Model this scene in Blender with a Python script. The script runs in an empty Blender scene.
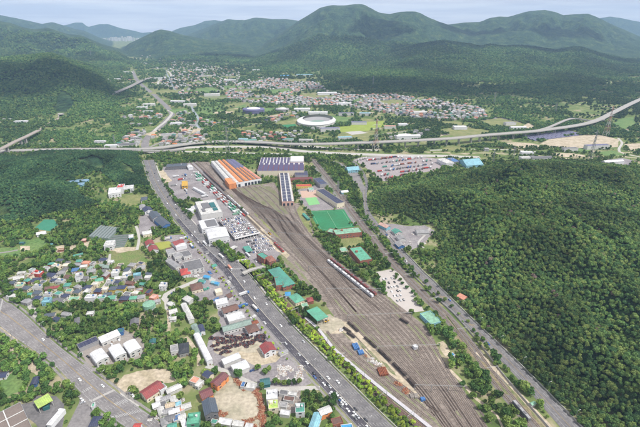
import bpy, math, random
import numpy as np
from mathutils import Vector, Matrix
random.seed(7); RNG = np.random.default_rng(7)
rad = math.radians
SC = bpy.context.scene
COL = SC.collection

# ------------------------------------------------------------------ camera
CAM_H = 300.0; FPX = 427.0; PITCH = rad(23.8)
cp, sp = math.cos(PITCH), math.sin(PITCH)
cam_d = bpy.data.cameras.new('camera'); cam = bpy.data.objects.new('camera', cam_d); COL.objects.link(cam)
cam.location = (0, 0, CAM_H); cam.rotation_euler = (rad(90) - PITCH, 0, 0)
cam_d.sensor_width = 36; cam_d.lens = 36 * FPX / 640; cam_d.clip_start = 1; cam_d.clip_end = 60000
SC.camera = cam

# ------------------------------------------------------------------ sky, sun, exposure
SUN_EL, SUN_AZ = rad(56), rad(118)          # azimuth clockwise from +Y (view direction): from the right and a little behind
sun_dir = Vector((math.sin(SUN_AZ) * math.cos(SUN_EL), math.cos(SUN_AZ) * math.cos(SUN_EL), math.sin(SUN_EL)))
w = bpy.data.worlds.new('World'); SC.world = w; w.use_nodes = True
nt = w.node_tree; nt.nodes.clear()
def N(t, typ, **kw):
    n = t.nodes.new(typ)
    for k, v in kw.items(): setattr(n, k, v)
    return n
def L(t, a, b): t.links.new(a, b)
out = N(nt, 'ShaderNodeOutputWorld'); bg = N(nt, 'ShaderNodeBackground'); bg.inputs[1].default_value = 0.083
sky = N(nt, 'ShaderNodeTexSky'); sky.sky_type = 'NISHITA'; sky.sun_disc = False
sky.sun_elevation = SUN_EL; sky.sun_rotation = SUN_AZ; sky.dust_density = 2.0; sky.altitude = 300
tc = N(nt, 'ShaderNodeTexCoord'); mp = N(nt, 'ShaderNodeMapping'); mp.inputs['Scale'].default_value = (1.6, 1.6, 26.0)
cn = N(nt, 'ShaderNodeTexNoise'); cn.inputs['Scale'].default_value = 2.6; cn.inputs['Detail'].default_value = 6; cn.inputs['Roughness'].default_value = 0.55
cr = N(nt, 'ShaderNodeValToRGB'); cr.color_ramp.elements[0].position = 0.40; cr.color_ramp.elements[0].color = (10.4, 10.2, 11.2, 1)
cr.color_ramp.elements[1].position = 0.60; cr.color_ramp.elements[1].color = (13.6, 13.2, 13.4, 1)
mk = N(nt, 'ShaderNodeMix', data_type='RGBA'); mk.inputs[0].default_value = 0.88
L(nt, tc.outputs['Generated'], mp.inputs[0]); L(nt, mp.outputs[0], cn.inputs['Vector']); L(nt, cn.outputs[0], cr.inputs[0])
L(nt, sky.outputs[0], mk.inputs[6]); L(nt, cr.outputs[0], mk.inputs[7]); L(nt, mk.outputs[2], bg.inputs[0]); L(nt, bg.outputs[0], out.inputs[0])
sd = bpy.data.lights.new('sun', 'SUN'); sd.energy = 5.0; sd.angle = rad(3.5); sd.color = (1, .95, .87)
sun = bpy.data.objects.new('sun', sd); COL.objects.link(sun); sun.location = (300, -200, 900)
sun.rotation_euler = sun_dir.to_track_quat('Z', 'Y').to_euler()
SC.view_settings.view_transform = 'Standard'; SC.view_settings.look = 'None'; SC.view_settings.gamma = 1
SC.view_settings.use_curve_mapping = False; SC.view_settings.exposure = 0.12
SC.render.engine = 'CYCLES'; SC.cycles.use_denoising = True; SC.cycles.max_bounces = 4
SC.cycles.diffuse_bounces = 2; SC.cycles.volume_bounces = 0; SC.cycles.transparent_max_bounces = 4
SC.cycles.use_adaptive_sampling = True; SC.cycles.adaptive_threshold = 0.02
HAZE_DENSITY = 6.6e-5

# ------------------------------------------------------------------ picture position -> point on level z (y down, 640x427 frame)
def G(px, py, z=0.0):
    dx = (px - 320) / FPX; dy = (213.5 - py) / FPX
    d = (dx, cp + dy * sp, -sp + dy * cp)
    s = (z - CAM_H) / d[2]
    return (d[0] * s, d[1] * s, z)
def mpx(py, z=0.0):                      # metres per photo pixel across the view at that row
    return G(321, py, z)[0] - G(320, py, z)[0]
def PX(X, Y, Z):                         # point -> picture position
    dep = Y * cp - (Z - CAM_H) * sp; v = Y * sp + (Z - CAM_H) * cp
    return 320 + FPX * X / dep, 213.5 - FPX * v / dep

# ------------------------------------------------------------------ tags and mesh helpers
def tag(o, label=None, cat=None, group=None, kind=None):
    if label: o['label'] = label
    if cat: o['category'] = cat
    if group: o['group'] = group
    if kind: o['kind'] = kind
    return o
def empty(name, loc, rz=0.0, label=None, cat=None, group=None):
    o = bpy.data.objects.new(name, None); COL.objects.link(o); o.location = loc; o.rotation_euler = (0, 0, rz)
    o.empty_display_size = 1
    return tag(o, label, cat, group)
class MB:
    def __init__(s): s.v = []; s.f = []; s.m = []
    def add(s, vs, fs, m=0):
        b = len(s.v); s.v += [tuple(p) for p in vs]
        for f in fs: s.f.append(tuple(b + i for i in f)); s.m.append(m)
    def box(s, x0, x1, y0, y1, z0, z1, m=0):
        s.add([(x0,y0,z0),(x1,y0,z0),(x1,y1,z0),(x0,y1,z0),(x0,y0,z1),(x1,y0,z1),(x1,y1,z1),(x0,y1,z1)],
              [(3,2,1,0),(4,5,6,7),(0,1,5,4),(1,2,6,5),(2,3,7,6),(3,0,4,7)], m)
    def bar(s, p, q, r, m=0, r2=None):
        p = Vector(p); q = Vector(q); d = (q - p).normalized(); r2 = r if r2 is None else r2
        a = d.orthogonal().normalized(); b = d.cross(a)
        vs = [p + (a * x + b * y) * r for x, y in ((1,1),(-1,1),(-1,-1),(1,-1))] + [q + (a * x + b * y) * r2 for x, y in ((1,1),(-1,1),(-1,-1),(1,-1))]
        s.add(vs, [(3,2,1,0),(4,5,6,7),(0,1,5,4),(1,2,6,5),(2,3,7,6),(3,0,4,7)], m)
    def cyl(s, c, r, z0, z1, n=12, m=0, r2=None):
        r2 = r if r2 is None else r2
        vs = [(c[0]+r*math.cos(2*math.pi*i/n), c[1]+r*math.sin(2*math.pi*i/n), z0) for i in range(n)] + [(c[0]+r2*math.cos(2*math.pi*i/n), c[1]+r2*math.sin(2*math.pi*i/n), z1) for i in range(n)]
        s.add(vs, [tuple(range(n-1,-1,-1)), tuple(range(n,2*n))] + [(i,(i+1)%n,n+(i+1)%n,n+i) for i in range(n)], m)
    def prism(s, pts, z0, z1, m=0):
        n = len(pts); vs = [(p[0],p[1],z0) for p in pts] + [(p[0],p[1],z1) for p in pts]
        s.add(vs, [tuple(range(n-1,-1,-1)), tuple(range(n,2*n))] + [(i,(i+1)%n,n+(i+1)%n,n+i) for i in range(n)], m)
    def mesh(s, name, mats):
        me = bpy.data.meshes.new(name); me.from_pydata(s.v, [], s.f)
        for m in (mats if isinstance(mats, (list, tuple)) else [mats]): me.materials.append(m)
        if any(s.m): me.polygons.foreach_set('material_index', s.m)
        me.update(); return me
    def build(s, name, mats, parent=None, loc=(0,0,0), rz=0.0):
        return put(name, s.mesh(name, mats), parent, loc, rz)
def put(name, me, parent=None, loc=(0,0,0), rz=0.0, sc=None):
    o = bpy.data.objects.new(name, me); COL.objects.link(o)
    if parent: o.parent = parent
    o.location = loc; o.rotation_euler = (0, 0, rz)
    if sc: o.scale = sc if isinstance(sc, (tuple, list)) else (sc, sc, sc)
    return o
def copy_tree(o, parent=None):
    c = o.copy(); COL.objects.link(c); c.parent = parent
    for ch in o.children: copy_tree(ch, c)
    return c

# ------------------------------------------------------------------ materials
def lin(c):
    return tuple(((x / 255) / 12.92 if x / 255 <= .04045 else ((x / 255 + .055) / 1.055) ** 2.4) for x in c)
MATS = {}
def mat(name, c, rough=.85, var=.25, scale=.2, c2=None, fine=1.5, metal=0.0, bump=0.0, spec=.3, c2amt=.5):
    """c, c2: linear base colours; broad noise blends c -> c2 and fine noise varies the brightness"""
    if name in MATS: return MATS[name]
    m = bpy.data.materials.new(name); m.use_nodes = True; t = m.node_tree; b = t.nodes['Principled BSDF']
    b.inputs['Roughness'].default_value = rough; b.inputs['Metallic'].default_value = metal; b.inputs['Specular IOR Level'].default_value = spec
    g = N(t, 'ShaderNodeNewGeometry')
    n1 = N(t, 'ShaderNodeTexNoise'); n1.inputs['Scale'].default_value = scale; n1.inputs['Detail'].default_value = 5
    n2 = N(t, 'ShaderNodeTexNoise'); n2.inputs['Scale'].default_value = fine; n2.inputs['Detail'].default_value = 3
    L(t, g.outputs['Position'], n1.inputs['Vector']); L(t, g.outputs['Position'], n2.inputs['Vector'])
    r = N(t, 'ShaderNodeMapRange'); r.inputs[1].default_value = .62 - .24 * c2amt * 2 + .0; r.inputs[2].default_value = .72 - .1 * c2amt
    mx = N(t, 'ShaderNodeMix', data_type='RGBA'); mx.inputs[6].default_value = (*c, 1); mx.inputs[7].default_value = (*(c2 or tuple(x * (1 - var * .6) for x in c)), 1)
    L(t, n1.outputs[0], r.inputs[0]); L(t, r.outputs[0], mx.inputs[0])
    r2 = N(t, 'ShaderNodeMapRange'); r2.inputs[1].default_value = .3; r2.inputs[2].default_value = .7; r2.inputs[3].default_value = 1 - var; r2.inputs[4].default_value = 1 + var
    L(t, n2.outputs[0], r2.inputs[0])
    mu = N(t, 'ShaderNodeMix', data_type='RGBA', blend_type='MULTIPLY'); mu.inputs[0].default_value = 1
    cmb = N(t, 'ShaderNodeCombineColor')
    for i in range(3): L(t, r2.outputs[0], cmb.inputs[i])
    L(t, mx.outputs[2], mu.inputs[6]); L(t, cmb.outputs[0], mu.inputs[7]); L(t, mu.outputs[2], b.inputs['Base Color'])
    if bump:
        bp = N(t, 'ShaderNodeBump'); bp.inputs['Distance'].default_value = bump; bp.inputs['Strength'].default_value = .8
        L(t, n2.outputs[0], bp.inputs['Height']); L(t, bp.outputs[0], b.inputs['Normal'])
    MATS[name] = m; return m
def striped(name, c, c2, period, width=.12, rough=.6, axis=0):
    """corrugation or seams: bands across object space"""
    if name in MATS: return MATS[name]
    m = mat(name, c, rough=rough, var=.2, scale=.16, c2=tuple(x * .62 + .035 for x in c), fine=.9); t = m.node_tree; b = t.nodes['Principled BSDF']
    src = b.inputs['Base Color'].links[0].from_socket
    tcn = N(t, 'ShaderNodeTexCoord'); sx = N(t, 'ShaderNodeSeparateXYZ'); L(t, tcn.outputs['Object'], sx.inputs[0])
    d = N(t, 'ShaderNodeMath', operation='DIVIDE'); d.inputs[1].default_value = period; L(t, sx.outputs[axis], d.inputs[0])
    f = N(t, 'ShaderNodeMath', operation='FRACT'); L(t, d.outputs[0], f.inputs[0])
    l = N(t, 'ShaderNodeMath', operation='LESS_THAN'); l.inputs[1].default_value = width; L(t, f.outputs[0], l.inputs[0])
    mx = N(t, 'ShaderNodeMix', data_type='RGBA'); mx.inputs[7].default_value = (*c2, 1)
    L(t, l.outputs[0], mx.inputs[0]); L(t, src, mx.inputs[6]); L(t, mx.outputs[2], b.inputs['Base Color'])
    return m
def leafmat(name, cols, dead=.0, patch=.012):
    m = bpy.data.materials.new(name); m.use_nodes = True; t = m.node_tree; b = t.nodes['Principled BSDF']
    b.inputs['Roughness'].default_value = .7; b.inputs['Specular IOR Level'].default_value = .2
    oi = N(t, 'ShaderNodeObjectInfo'); g = N(t, 'ShaderNodeNewGeometry')
    rp = N(t, 'ShaderNodeValToRGB'); e = rp.color_ramp.elements
    e[0].position = 0; e[0].color = (*cols[0], 1); e[1].position = 1 - dead; e[1].color = (*cols[-1], 1)
    for i, c in enumerate(cols[1:-1]): x = e.new((i + 1) / (len(cols) - 1) * (1 - dead)); x.color = (*c, 1)
    if dead: x = e.new(min(1, 1 - dead + .005)); x.color = (.16, .12, .10, 1)
    n1 = N(t, 'ShaderNodeTexNoise'); n1.inputs['Scale'].default_value = patch; n1.inputs['Detail'].default_value = 3
    n2 = N(t, 'ShaderNodeTexNoise'); n2.inputs['Scale'].default_value = .35; n2.inputs['Detail'].default_value = 2
    L(t, g.outputs['Position'], n1.inputs['Vector']); L(t, g.outputs['Position'], n2.inputs['Vector']); L(t, oi.outputs['Random'], rp.inputs[0])
    r = N(t, 'ShaderNodeMapRange'); r.inputs[1].default_value = .36; r.inputs[2].default_value = .64; r.inputs[3].default_value = .62; r.inputs[4].default_value = 1.45
    r2 = N(t, 'ShaderNodeMapRange'); r2.inputs[1].default_value = .3; r2.inputs[2].default_value = .7; r2.inputs[3].default_value = .7; r2.inputs[4].default_value = 1.3
    L(t, n1.outputs[0], r.inputs[0]); L(t, n2.outputs[0], r2.inputs[0])
    mm = N(t, 'ShaderNodeMath', operation='MULTIPLY'); L(t, r.outputs[0], mm.inputs[0]); L(t, r2.outputs[0], mm.inputs[1])
    hs = N(t, 'ShaderNodeVectorMath', operation='SCALE'); L(t, rp.outputs[0], hs.inputs[0]); L(t, mm.outputs[0], hs.inputs['Scale'])
    L(t, hs.outputs[0], b.inputs['Base Color'])
    return m
ASPH = mat('asphalt', (.155, .15, .153), var=.2, scale=.09, c2=(.11, .106, .112), fine=.45)
ASPHL = mat('asphalt_pale', (.20, .19, .19), var=.2, scale=.07, c2=(.145, .138, .142), fine=.45)
ASPHD = mat('asphalt_dark', (.055, .052, .065), var=.25, scale=.06, c2=(.085, .08, .09), fine=.8)
YARDM = mat('yard_gravel', (.205, .175, .152), var=.34, scale=.03, c2=(.145, .12, .103), fine=.3)
LOTM = mat('lot_concrete', (.24, .225, .23), var=.22, scale=.04, c2=(.17, .155, .165), fine=.4)
SAND = mat('sandy_ground', (.42, .36, .28), var=.22, scale=.08, c2=(.29, .25, .17), fine=.35)
SANDG = mat('bare_lot_ground', (.37, .33, .26), var=.22, scale=.06, c2=(.25, .235, .17), fine=.3)
CONC = mat('concrete', (.38, .37, .35), var=.12, scale=.1, fine=1)
CONCD = mat('weathered_concrete', (.23, .22, .21), var=.2, scale=.2, fine=1)
WHITEP = mat('white_paint', (.72, .72, .72), var=.1)
MARK = mat('road_paint', (.34, .34, .34), var=.25, scale=.3, fine=2)
MARKY = mat('yellow_road_paint', (.30, .23, .12), var=.2, fine=2)
GRASS = mat('grass_strip', (.10, .16, .04), var=.35, scale=.06, c2=(.16, .16, .07), fine=.6)
GRASSY = mat('dry_grass', (.20, .20, .085), var=.3, scale=.05, c2=(.12, .15, .05), fine=.5)
FIELD = mat('field_green', (.08, .155, .045), var=.3, scale=.03, c2=(.13, .19, .06), fine=.3)
SOCC = mat('sports_turf', (.025, .17, .075), var=.12, scale=.03, c2=(.03, .14, .06), fine=.3)
REDGR = mat('rusty_ballast', (.15, .085, .07), var=.3, scale=.1, c2=(.11, .07, .06), fine=1)
BALL = mat('ballast', (.225, .205, .185), var=.3, scale=.03, c2=(.17, .152, .138), fine=.6)
SLEEP = mat('sleeper', (.20, .172, .152), var=.2)
RAILM = mat('rail_steel', (.17, .12, .095), rough=.5, var=.3, metal=.3)
STEEL = mat('galvanised_steel', (.27, .28, .28), rough=.5, var=.1, metal=.2)
GLASSD = mat('dark_glass', (.035, .045, .06), rough=.15, var=.1, spec=.6)
TYRE = mat('tyre_rubber', (.02, .02, .02), var=.1)
SOLAR = striped('solar_panel', (.025, .03, .075), (.10, .10, .14), 2.0, .1, rough=.35)
RUST = mat('rust', (.22, .07, .035), var=.35, scale=.4, c2=(.14, .06, .04), fine=1.2)
WATERM = mat('stream_water', (.20, .24, .25), rough=.15, var=.1)
BARK = mat('bark', (.09, .07, .05), var=.2)
DARKG = mat('forest_floor', (.030, .042, .018), var=.4, scale=.05, fine=.4)

# palette for walls and roofs (linear)
PAL = dict(white=(.58,.59,.61), cream=(.62,.56,.44), pale=(.50,.50,.49), grey=(.27,.27,.28), dgrey=(.14,.14,.15), navy=(.035,.045,.095),
           black=(.03,.035,.045), slate=(.07,.09,.12), red=(.42,.06,.05), dred=(.24,.05,.05), maroon=(.16,.05,.055), brown=(.14,.075,.06),
           orange=(.62,.24,.09), salmon=(.58,.26,.18), pink=(.50,.32,.27), brick=(.26,.105,.075), green=(.10,.33,.225), pgreen=(.20,.38,.27),
           teal=(.07,.26,.205), dteal=(.03,.12,.13), cyan=(.20,.40,.48), blue=(.06,.15,.34), sky=(.05,.27,.52), yellow=(.60,.46,.12), lime=(.36,.50,.12),
           ggrey=(.20,.27,.24), purple=(.16,.11,.14), vio=(.12,.12,.22), sand=(.44,.36,.26), gold=(.5,.3,.04))
ROUGHS = dict()
def wmat(k): return mat('wall_' + k, PAL[k], rough=.85, var=.1, scale=.3, fine=1)
def rmat(k): return striped('roof_' + k, PAL[k], tuple(x * .68 for x in PAL[k]), 1.5, .2, rough=.6)
def fmat(k): return mat('flatroof_' + k, PAL[k], rough=.85, var=.16, scale=.25, c2=tuple(x * .55 + .03 for x in PAL[k]), fine=.8)
CARP = {k: mat('car_paint_' + k, c, rough=.3, var=.02, spec=.6) for k, c in dict(white=(.75,.76,.77), silver=(.38,.39,.41), grey=(.13,.135,.14), black=(.02,.02,.024), blue=(.03,.08,.25), red=(.38,.03,.03)).items()}

# ------------------------------------------------------------------ noise and terrain
def _h(ix, iy, seed):
    n = (ix.astype(np.int64) * 374761393 + iy.astype(np.int64) * 668265263 + seed * 1442695041) & 0x7fffffff
    n = ((n ^ (n >> 13)) * 1274126177) & 0x7fffffff
    return ((n ^ (n >> 16)) & 0xffff) / 65535.0
def vn(x, y, seed=0):
    ix = np.floor(x); iy = np.floor(y); fx = x - ix; fy = y - iy
    fx = fx**3 * (fx * (fx * 6 - 15) + 10); fy = fy**3 * (fy * (fy * 6 - 15) + 10)
    a, b, c, d = _h(ix, iy, seed), _h(ix + 1, iy, seed), _h(ix, iy + 1, seed), _h(ix + 1, iy + 1, seed)
    return (a * (1 - fx) + b * fx) * (1 - fy) + (c * (1 - fx) + d * fx) * fy
def fbm(x, y, o=4, seed=0):
    s = 0; a = .5; t = 0
    for i in range(o):
        s = s + a * vn(x, y, seed + i * 17); t += a; a *= .5; x = x * 2.03 + 11.3; y = y * 2.03 + 5.7
    return s / t
def ridged(x, y, o=4, seed=0):
    s = 0; a = .5; t = 0
    for i in range(o):
        s = s + a * (1 - np.abs(2 * vn(x, y, seed + i * 31) - 1)); t += a; a *= .5; x = x * 2.1 + 3.3; y = y * 2.1 + 9.1
    return s / t
def inpoly(X, Y, P):
    r = np.zeros(X.shape, bool); n = len(P); j = n - 1
    for i in range(n):
        xi, yi = P[i][0], P[i][1]; xj, yj = P[j][0], P[j][1]
        c = ((yi > Y) != (yj > Y)) & (X < (xj - xi) * (Y - yi) / ((yj - yi) or 1e-9) + xi)
        r ^= c; j = i
    return r
def edgedist(X, Y, P):
    d = np.full(X.shape, 1e9); n = len(P)
    for i in range(n):
        ax, ay = P[i][0], P[i][1]; bx, by = P[(i + 1) % n][0], P[(i + 1) % n][1]; ex, ey = bx - ax, by - ay
        t = np.clip(((X - ax) * ex + (Y - ay) * ey) / (ex * ex + ey * ey + 1e-9), 0, 1)
        d = np.minimum(d, np.hypot(X - ax - t * ex, Y - ay - t * ey))
    return d
def W(pts, z=0.0): return [G(x, y, z) for x, y in pts]

# (crest distance, silhouette in the photo, foot row by column, back width, spur size)
RIDGES = [
 (2350, [(-140,66),(-60,62),(0,60),(12,59.5),(30,58),(50,56),(60,58.5),(75,65),(90,71),(100,76),(110,84),(118,92),(127,101),(134,112)], [(-140,128),(0,126),(60,117),(100,120),(134,122)], 1500, 330),
 (4700, [(-140,14),(-60,17),(0,21),(10,23),(25,28),(35,29.5),(48,28),(58,31),(68,34.5),(80,35),(92,40),(105,46),(118,50),(128,56),(136,63)], [(-140,74),(100,74),(136,74)], 2000, 600),
 (8200, [(-140,5),(0,15),(15,18),(30,21),(42,24),(52,22),(62,25),(75,29),(85,31),(100,38),(118,46)], [(-140,52),(118,52)], 2500, 900),
 (12000, [(40,30),(68,24.5),(75,22.5),(82,22.5),(88,27),(100,24),(108,24),(120,28),(135,31),(142,33),(152,32),(165,36)], [(40,38),(165,38)], 2500, 1200),
 (5400, [(118,52),(125,46),(135,41),(145,36),(155,31),(161,29.5),(170,31),(182,35),(190,36.5),(200,38.5),(212,41),(230,43),(245,47),(262,54)], [(118,57),(190,63),(262,66)], 2000, 650),
 (10500, [(160,36),(170,32),(180,28),(195,25),(205,21),(215,20),(225,22),(240,24),(300,26)], [(160,45),(300,45)], 2500, 1000),
 (8000, [(170,44),(185,36),(200,30),(215,24),(228,19),(235,20),(245,20),(255,17.5),(262,18),(272,19),(285,19),(300,21),(320,24)], [(170,55),(320,55)], 2500, 900),
 (5900, [(185,66),(205,60),(228,56),(250,51),(262,45),(275,37),(290,27),(300,20),(310,14),(320,8),(330,5.5),(345,5.5),(355,4.5),(361,4),(366,5.5),(372,9),(380,13),(390,14),(400,12),(415,11.5),(420,13),(430,18),(440,22),(455,27),(475,34),(510,44)], [(185,70),(230,71),(300,72),(400,68),(510,60)], 2800, 620),
 (6600, [(420,34),(440,26),(452,24),(465,22.5),(480,22),(490,18),(500,16.5),(508,17),(518,14),(530,11),(545,10),(555,12),(563,15),(575,14),(588,13.5),(597,17),(605,21),(615,26),(625,30),(640,37),(670,46),(720,60)], [(420,60),(720,60)], 2800, 700),
 (11000, [(560,26),(600,18),(610,16.5),(620,18),(630,20),(640,22),(700,26),(760,30)], [(560,40),(760,40)], 2500, 1000),
 (4000, [(365,64),(385,56),(400,50),(420,45.5),(435,43),(445,42.5),(455,44),(470,46),(480,48),(490,46),(500,48),(510,48),(520,47.5),(540,50),(555,52.5),(570,49.5),(580,49),(595,54),(610,59),(625,62),(645,67),(700,72),(780,80)], [(365,78),(450,84),(780,96)], 1400, 430),
 (2700, [(318,78),(345,75.5),(360,74.5),(380,74),(410,73),(430,73.5),(445,76),(460,79),(480,80),(500,80),(520,78),(540,77),(560,76),(590,78),(620,84),(650,90),(720,96),(800,104)], [(318,80),(345,88),(385,94),(420,97),(440,104),(480,110),(520,117),(545,123),(600,119),(630,105),(700,108),(800,120)], 1100, 260),
]
def _u(px, py):
    dx = (px - 320) / FPX; dy = (213.5 - py) / FPX; c = cp + dy * sp
    return dx / c, (dy * cp - sp) / c
RD = []
for (Yc, sil, foot, back, spur) in RIDGES:
    us = []; zs = []
    for px, py in sil:
        u, te = _u(px, py); us.append(u); zs.append(max(0, CAM_H + Yc * te))
    fu = []; fy = []
    for px, py in foot: p = G(px, py); fu.append(_u(px, py)[0]); fy.append(p[1])
    RD.append((Yc, np.array(us), np.array(zs), np.array(fu), np.array(fy), back, spur))
# near wooded hills: outline in the photo at ground level, and rounded tops (px, py, height, radius)
HILL_R = W([(366,199),(380,190),(402,184),(430,179),(462,171),(495,168),(530,162),(560,160),(600,163),(640,170),(700,180),(780,215),(900,330),(1000,460),(640,480),(604,446),(584,427),(560,402),(522,366),(500,344),(484,328),(462,306),(440,287),(436,268),(441,250),(436,232),(404,214),(380,214)])
TOPS_R = [(475,212,30,120),(530,205,46,130),(600,212,50,150),(560,178,34,110),(500,180,16,90),(640,178,38,120),(610,280,44,120),(690,280,60,150),(560,285,22,70),(520,250,30,70),(650,370,40,80),(600,350,16,45)]
HILL_L = W([(-120,152),(-60,150),(20,158),(50,150),(90,150),(137,152),(143,170),(150,188),(118,186),(100,172),(75,178),(80,197),(100,205),(60,214),(20,222),(-120,240)])
TOPS_L = [(20,185,24,120),(70,165,18,110),(110,163,14,80),(-60,190,30,150),(40,205,10,60)]
def ground_z(X, Y):
    X = np.asarray(X, float); Y = np.asarray(Y, float); Ys = np.maximum(Y, 30.0); u = X / Ys
    h = np.zeros(X.shape)
    for k, (Yc, us, zs, fu, fy, back, spur) in enumerate(RD):
        z = np.interp(u, us, zs, left=0, right=0)
        # soften the ends
        e = np.clip(np.minimum(u - us[0], us[-1] - u) / .03, 0, 1); z = z * e * e * (3 - 2 * e)
        Yf = np.interp(u, fu, fy)
        t = np.clip((Ys - Yf) / np.maximum(Yc - Yf, 50), 0, 1); p = .45 * t + .55 * t * t * (3 - 2 * t)
        s = np.clip((Ys - Yc) / back, 0, 1); p = np.where(Ys > Yc, 1 - s * s * (3 - 2 * s), p)
        wx = fbm(X / spur / 1.6, Y / spur / 1.6, 2, 71 + k) * 1.6
        rg = .7 * ridged(X / spur + wx, Y / (spur * 1.5) + wx, 5, 5 + k) + .36 * ridged(X / spur * 2.6 + wx, Y / spur * 1.5, 4, 50 + k) - .70; rg = .10 * np.tanh(np.maximum(rg, 0) / .10) + np.minimum(rg, 0)
        q = 4 * p * (1 - p)
        hh = z * p * (1 + 1.6 * rg * np.clip(q * 1.2, .0, 1) ** 1.35) + z * .02 * (fbm(X / 90, Y / 90, 3, 3) - .5) * np.clip(p * 3, 0, 1)
        h = np.maximum(h, np.where(z > 0, hh, 0))
    for P, T, sd_ in ((HILL_R, TOPS_R, 1), (HILL_L, TOPS_L, 2)):
        m = inpoly(X, Y, P)
        if not m.any(): continue
        x, y = X[m], Y[m]; d = edgedist(x, y, P); b = np.zeros(x.shape)
        for px, py, z, r in T:
            c = G(px, py, z); b = b + z * np.exp(-((x - c[0])**2 + (y - c[1])**2) / (2 * (r * .75)**2))
        b = 62 * (1 - np.exp(-b / 62.0))
        e = np.clip(d / 70, 0, 1); e = e * e * (3 - 2 * e)
        b = e * (b * (.62 + 1.5 * (ridged(x / 150 + .4 * fbm(x / 60, y / 60, 2, 8), y / 190, 3, sd_) - .5)) + 4)
        h[m] = np.maximum(h[m], b)
    return h

def build_terrain():
    nu, ny = 760, 620
    U = np.linspace(-1.55, 1.55, nu)
    Yv = np.concatenate([np.geomspace(90, 15500, ny)])
    UU, YY = np.meshgrid(U, Yv); XX = UU * YY
    ZZ = ground_z(XX.ravel(), YY.ravel()).reshape(XX.shape)
    me = bpy.data.meshes.new('ground'); n = nu * ny
    me.vertices.add(n); co = np.stack([XX.ravel(), YY.ravel(), ZZ.ravel()], 1).astype(np.float32); me.vertices.foreach_set('co', co.ravel())
    i = (np.arange(ny - 1)[:, None] * nu + np.arange(nu - 1)[None, :]).ravel()
    q = np.stack([i, i + 1, i + nu + 1, i + nu], 1); nf = len(q)
    me.loops.add(nf * 4); me.loops.foreach_set('vertex_index', q.ravel().astype(np.int32))
    me.polygons.add(nf); me.polygons.foreach_set('loop_start', (np.arange(nf) * 4).astype(np.int32))
    me.polygons.foreach_set('use_smooth', np.ones(nf, bool)); me.update(); me.validate()
    m = bpy.data.materials.new('ground_cover'); m.use_nodes = True; t = m.node_tree; b = t.nodes['Principled BSDF']
    b.inputs['Roughness'].default_value = .95; b.inputs['Specular IOR Level'].default_value = .1
    g = N(t, 'ShaderNodeNewGeometry'); sx = N(t, 'ShaderNodeSeparateXYZ'); L(t, g.outputs['Position'], sx.inputs[0])
    def noise(s, d=4, rg=.5):
        n_ = N(t, 'ShaderNodeTexNoise'); n_.inputs['Scale'].default_value = s; n_.inputs['Detail'].default_value = d; n_.inputs['Roughness'].default_value = rg
        L(t, g.outputs['Position'], n_.inputs['Vector']); return n_.outputs[0]
    def ramp(src, stops):
        r = N(t, 'ShaderNodeValToRGB'); e = r.color_ramp.elements; e[0].position, e[0].color = stops[0][0], (*stops[0][1], 1); e[1].position, e[1].color = stops[-1][0], (*stops[-1][1], 1)
        for p_, c_ in stops[1:-1]: x = e.new(p_); x.color = (*c_, 1)
        L(t, src, r.inputs[0]); return r.outputs[0]
    low = ramp(noise(.022, 7, .62), [(.30, (.06, .09, .03)), (.44, (.095, .14, .045)), (.54, (.15, .18, .07)), (.64, (.30, .26, .18))])
    mtn = ramp(noise(.012, 8, .68), [(.36, (.015, .036, .020)), (.48, (.027, .056, .026)), (.6, (.052, .086, .033)), (.72, (.10, .118, .048))])
    fine = noise(.05, 6, .7)
    mr = N(t, 'ShaderNodeMapRange'); mr.inputs[1].default_value = .35; mr.inputs[2].default_value = .65; mr.inputs[3].default_value = .4; mr.inputs[4].default_value = 1.6; L(t, fine, mr.inputs[0])
    sc_ = N(t, 'ShaderNodeVectorMath', operation='SCALE'); L(t, mtn, sc_.inputs[0]); L(t, mr.outputs[0], sc_.inputs['Scale'])
    hr = N(t, 'ShaderNodeMapRange'); hr.inputs[1].default_value = 1.5; hr.inputs[2].default_value = 9; L(t, sx.outputs[2], hr.inputs[0])
    mx = N(t, 'ShaderNodeMix', data_type='RGBA'); L(t, hr.outputs[0], mx.inputs[0]); L(t, low, mx.inputs[6]); L(t, sc_.outputs[0], mx.inputs[7]); L(t, mx.outputs[2], b.inputs['Base Color'])
    bp = N(t, 'ShaderNodeBump'); bp.inputs['Distance'].default_value = 16; bp.inputs['Strength'].default_value = 1.0
    bm_ = N(t, 'ShaderNodeMath', operation='MULTIPLY'); L(t, noise(.035, 5, .6), bm_.inputs[0]); L(t, hr.outputs[0], bm_.inputs[1]); L(t, bm_.outputs[0], bp.inputs['Height']); L(t, bp.outputs[0], b.inputs['Normal'])
    me.materials.append(m)
    o = bpy.data.objects.new('ground', me); COL.objects.link(o); tag(o, kind='structure')
build_terrain()

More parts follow.
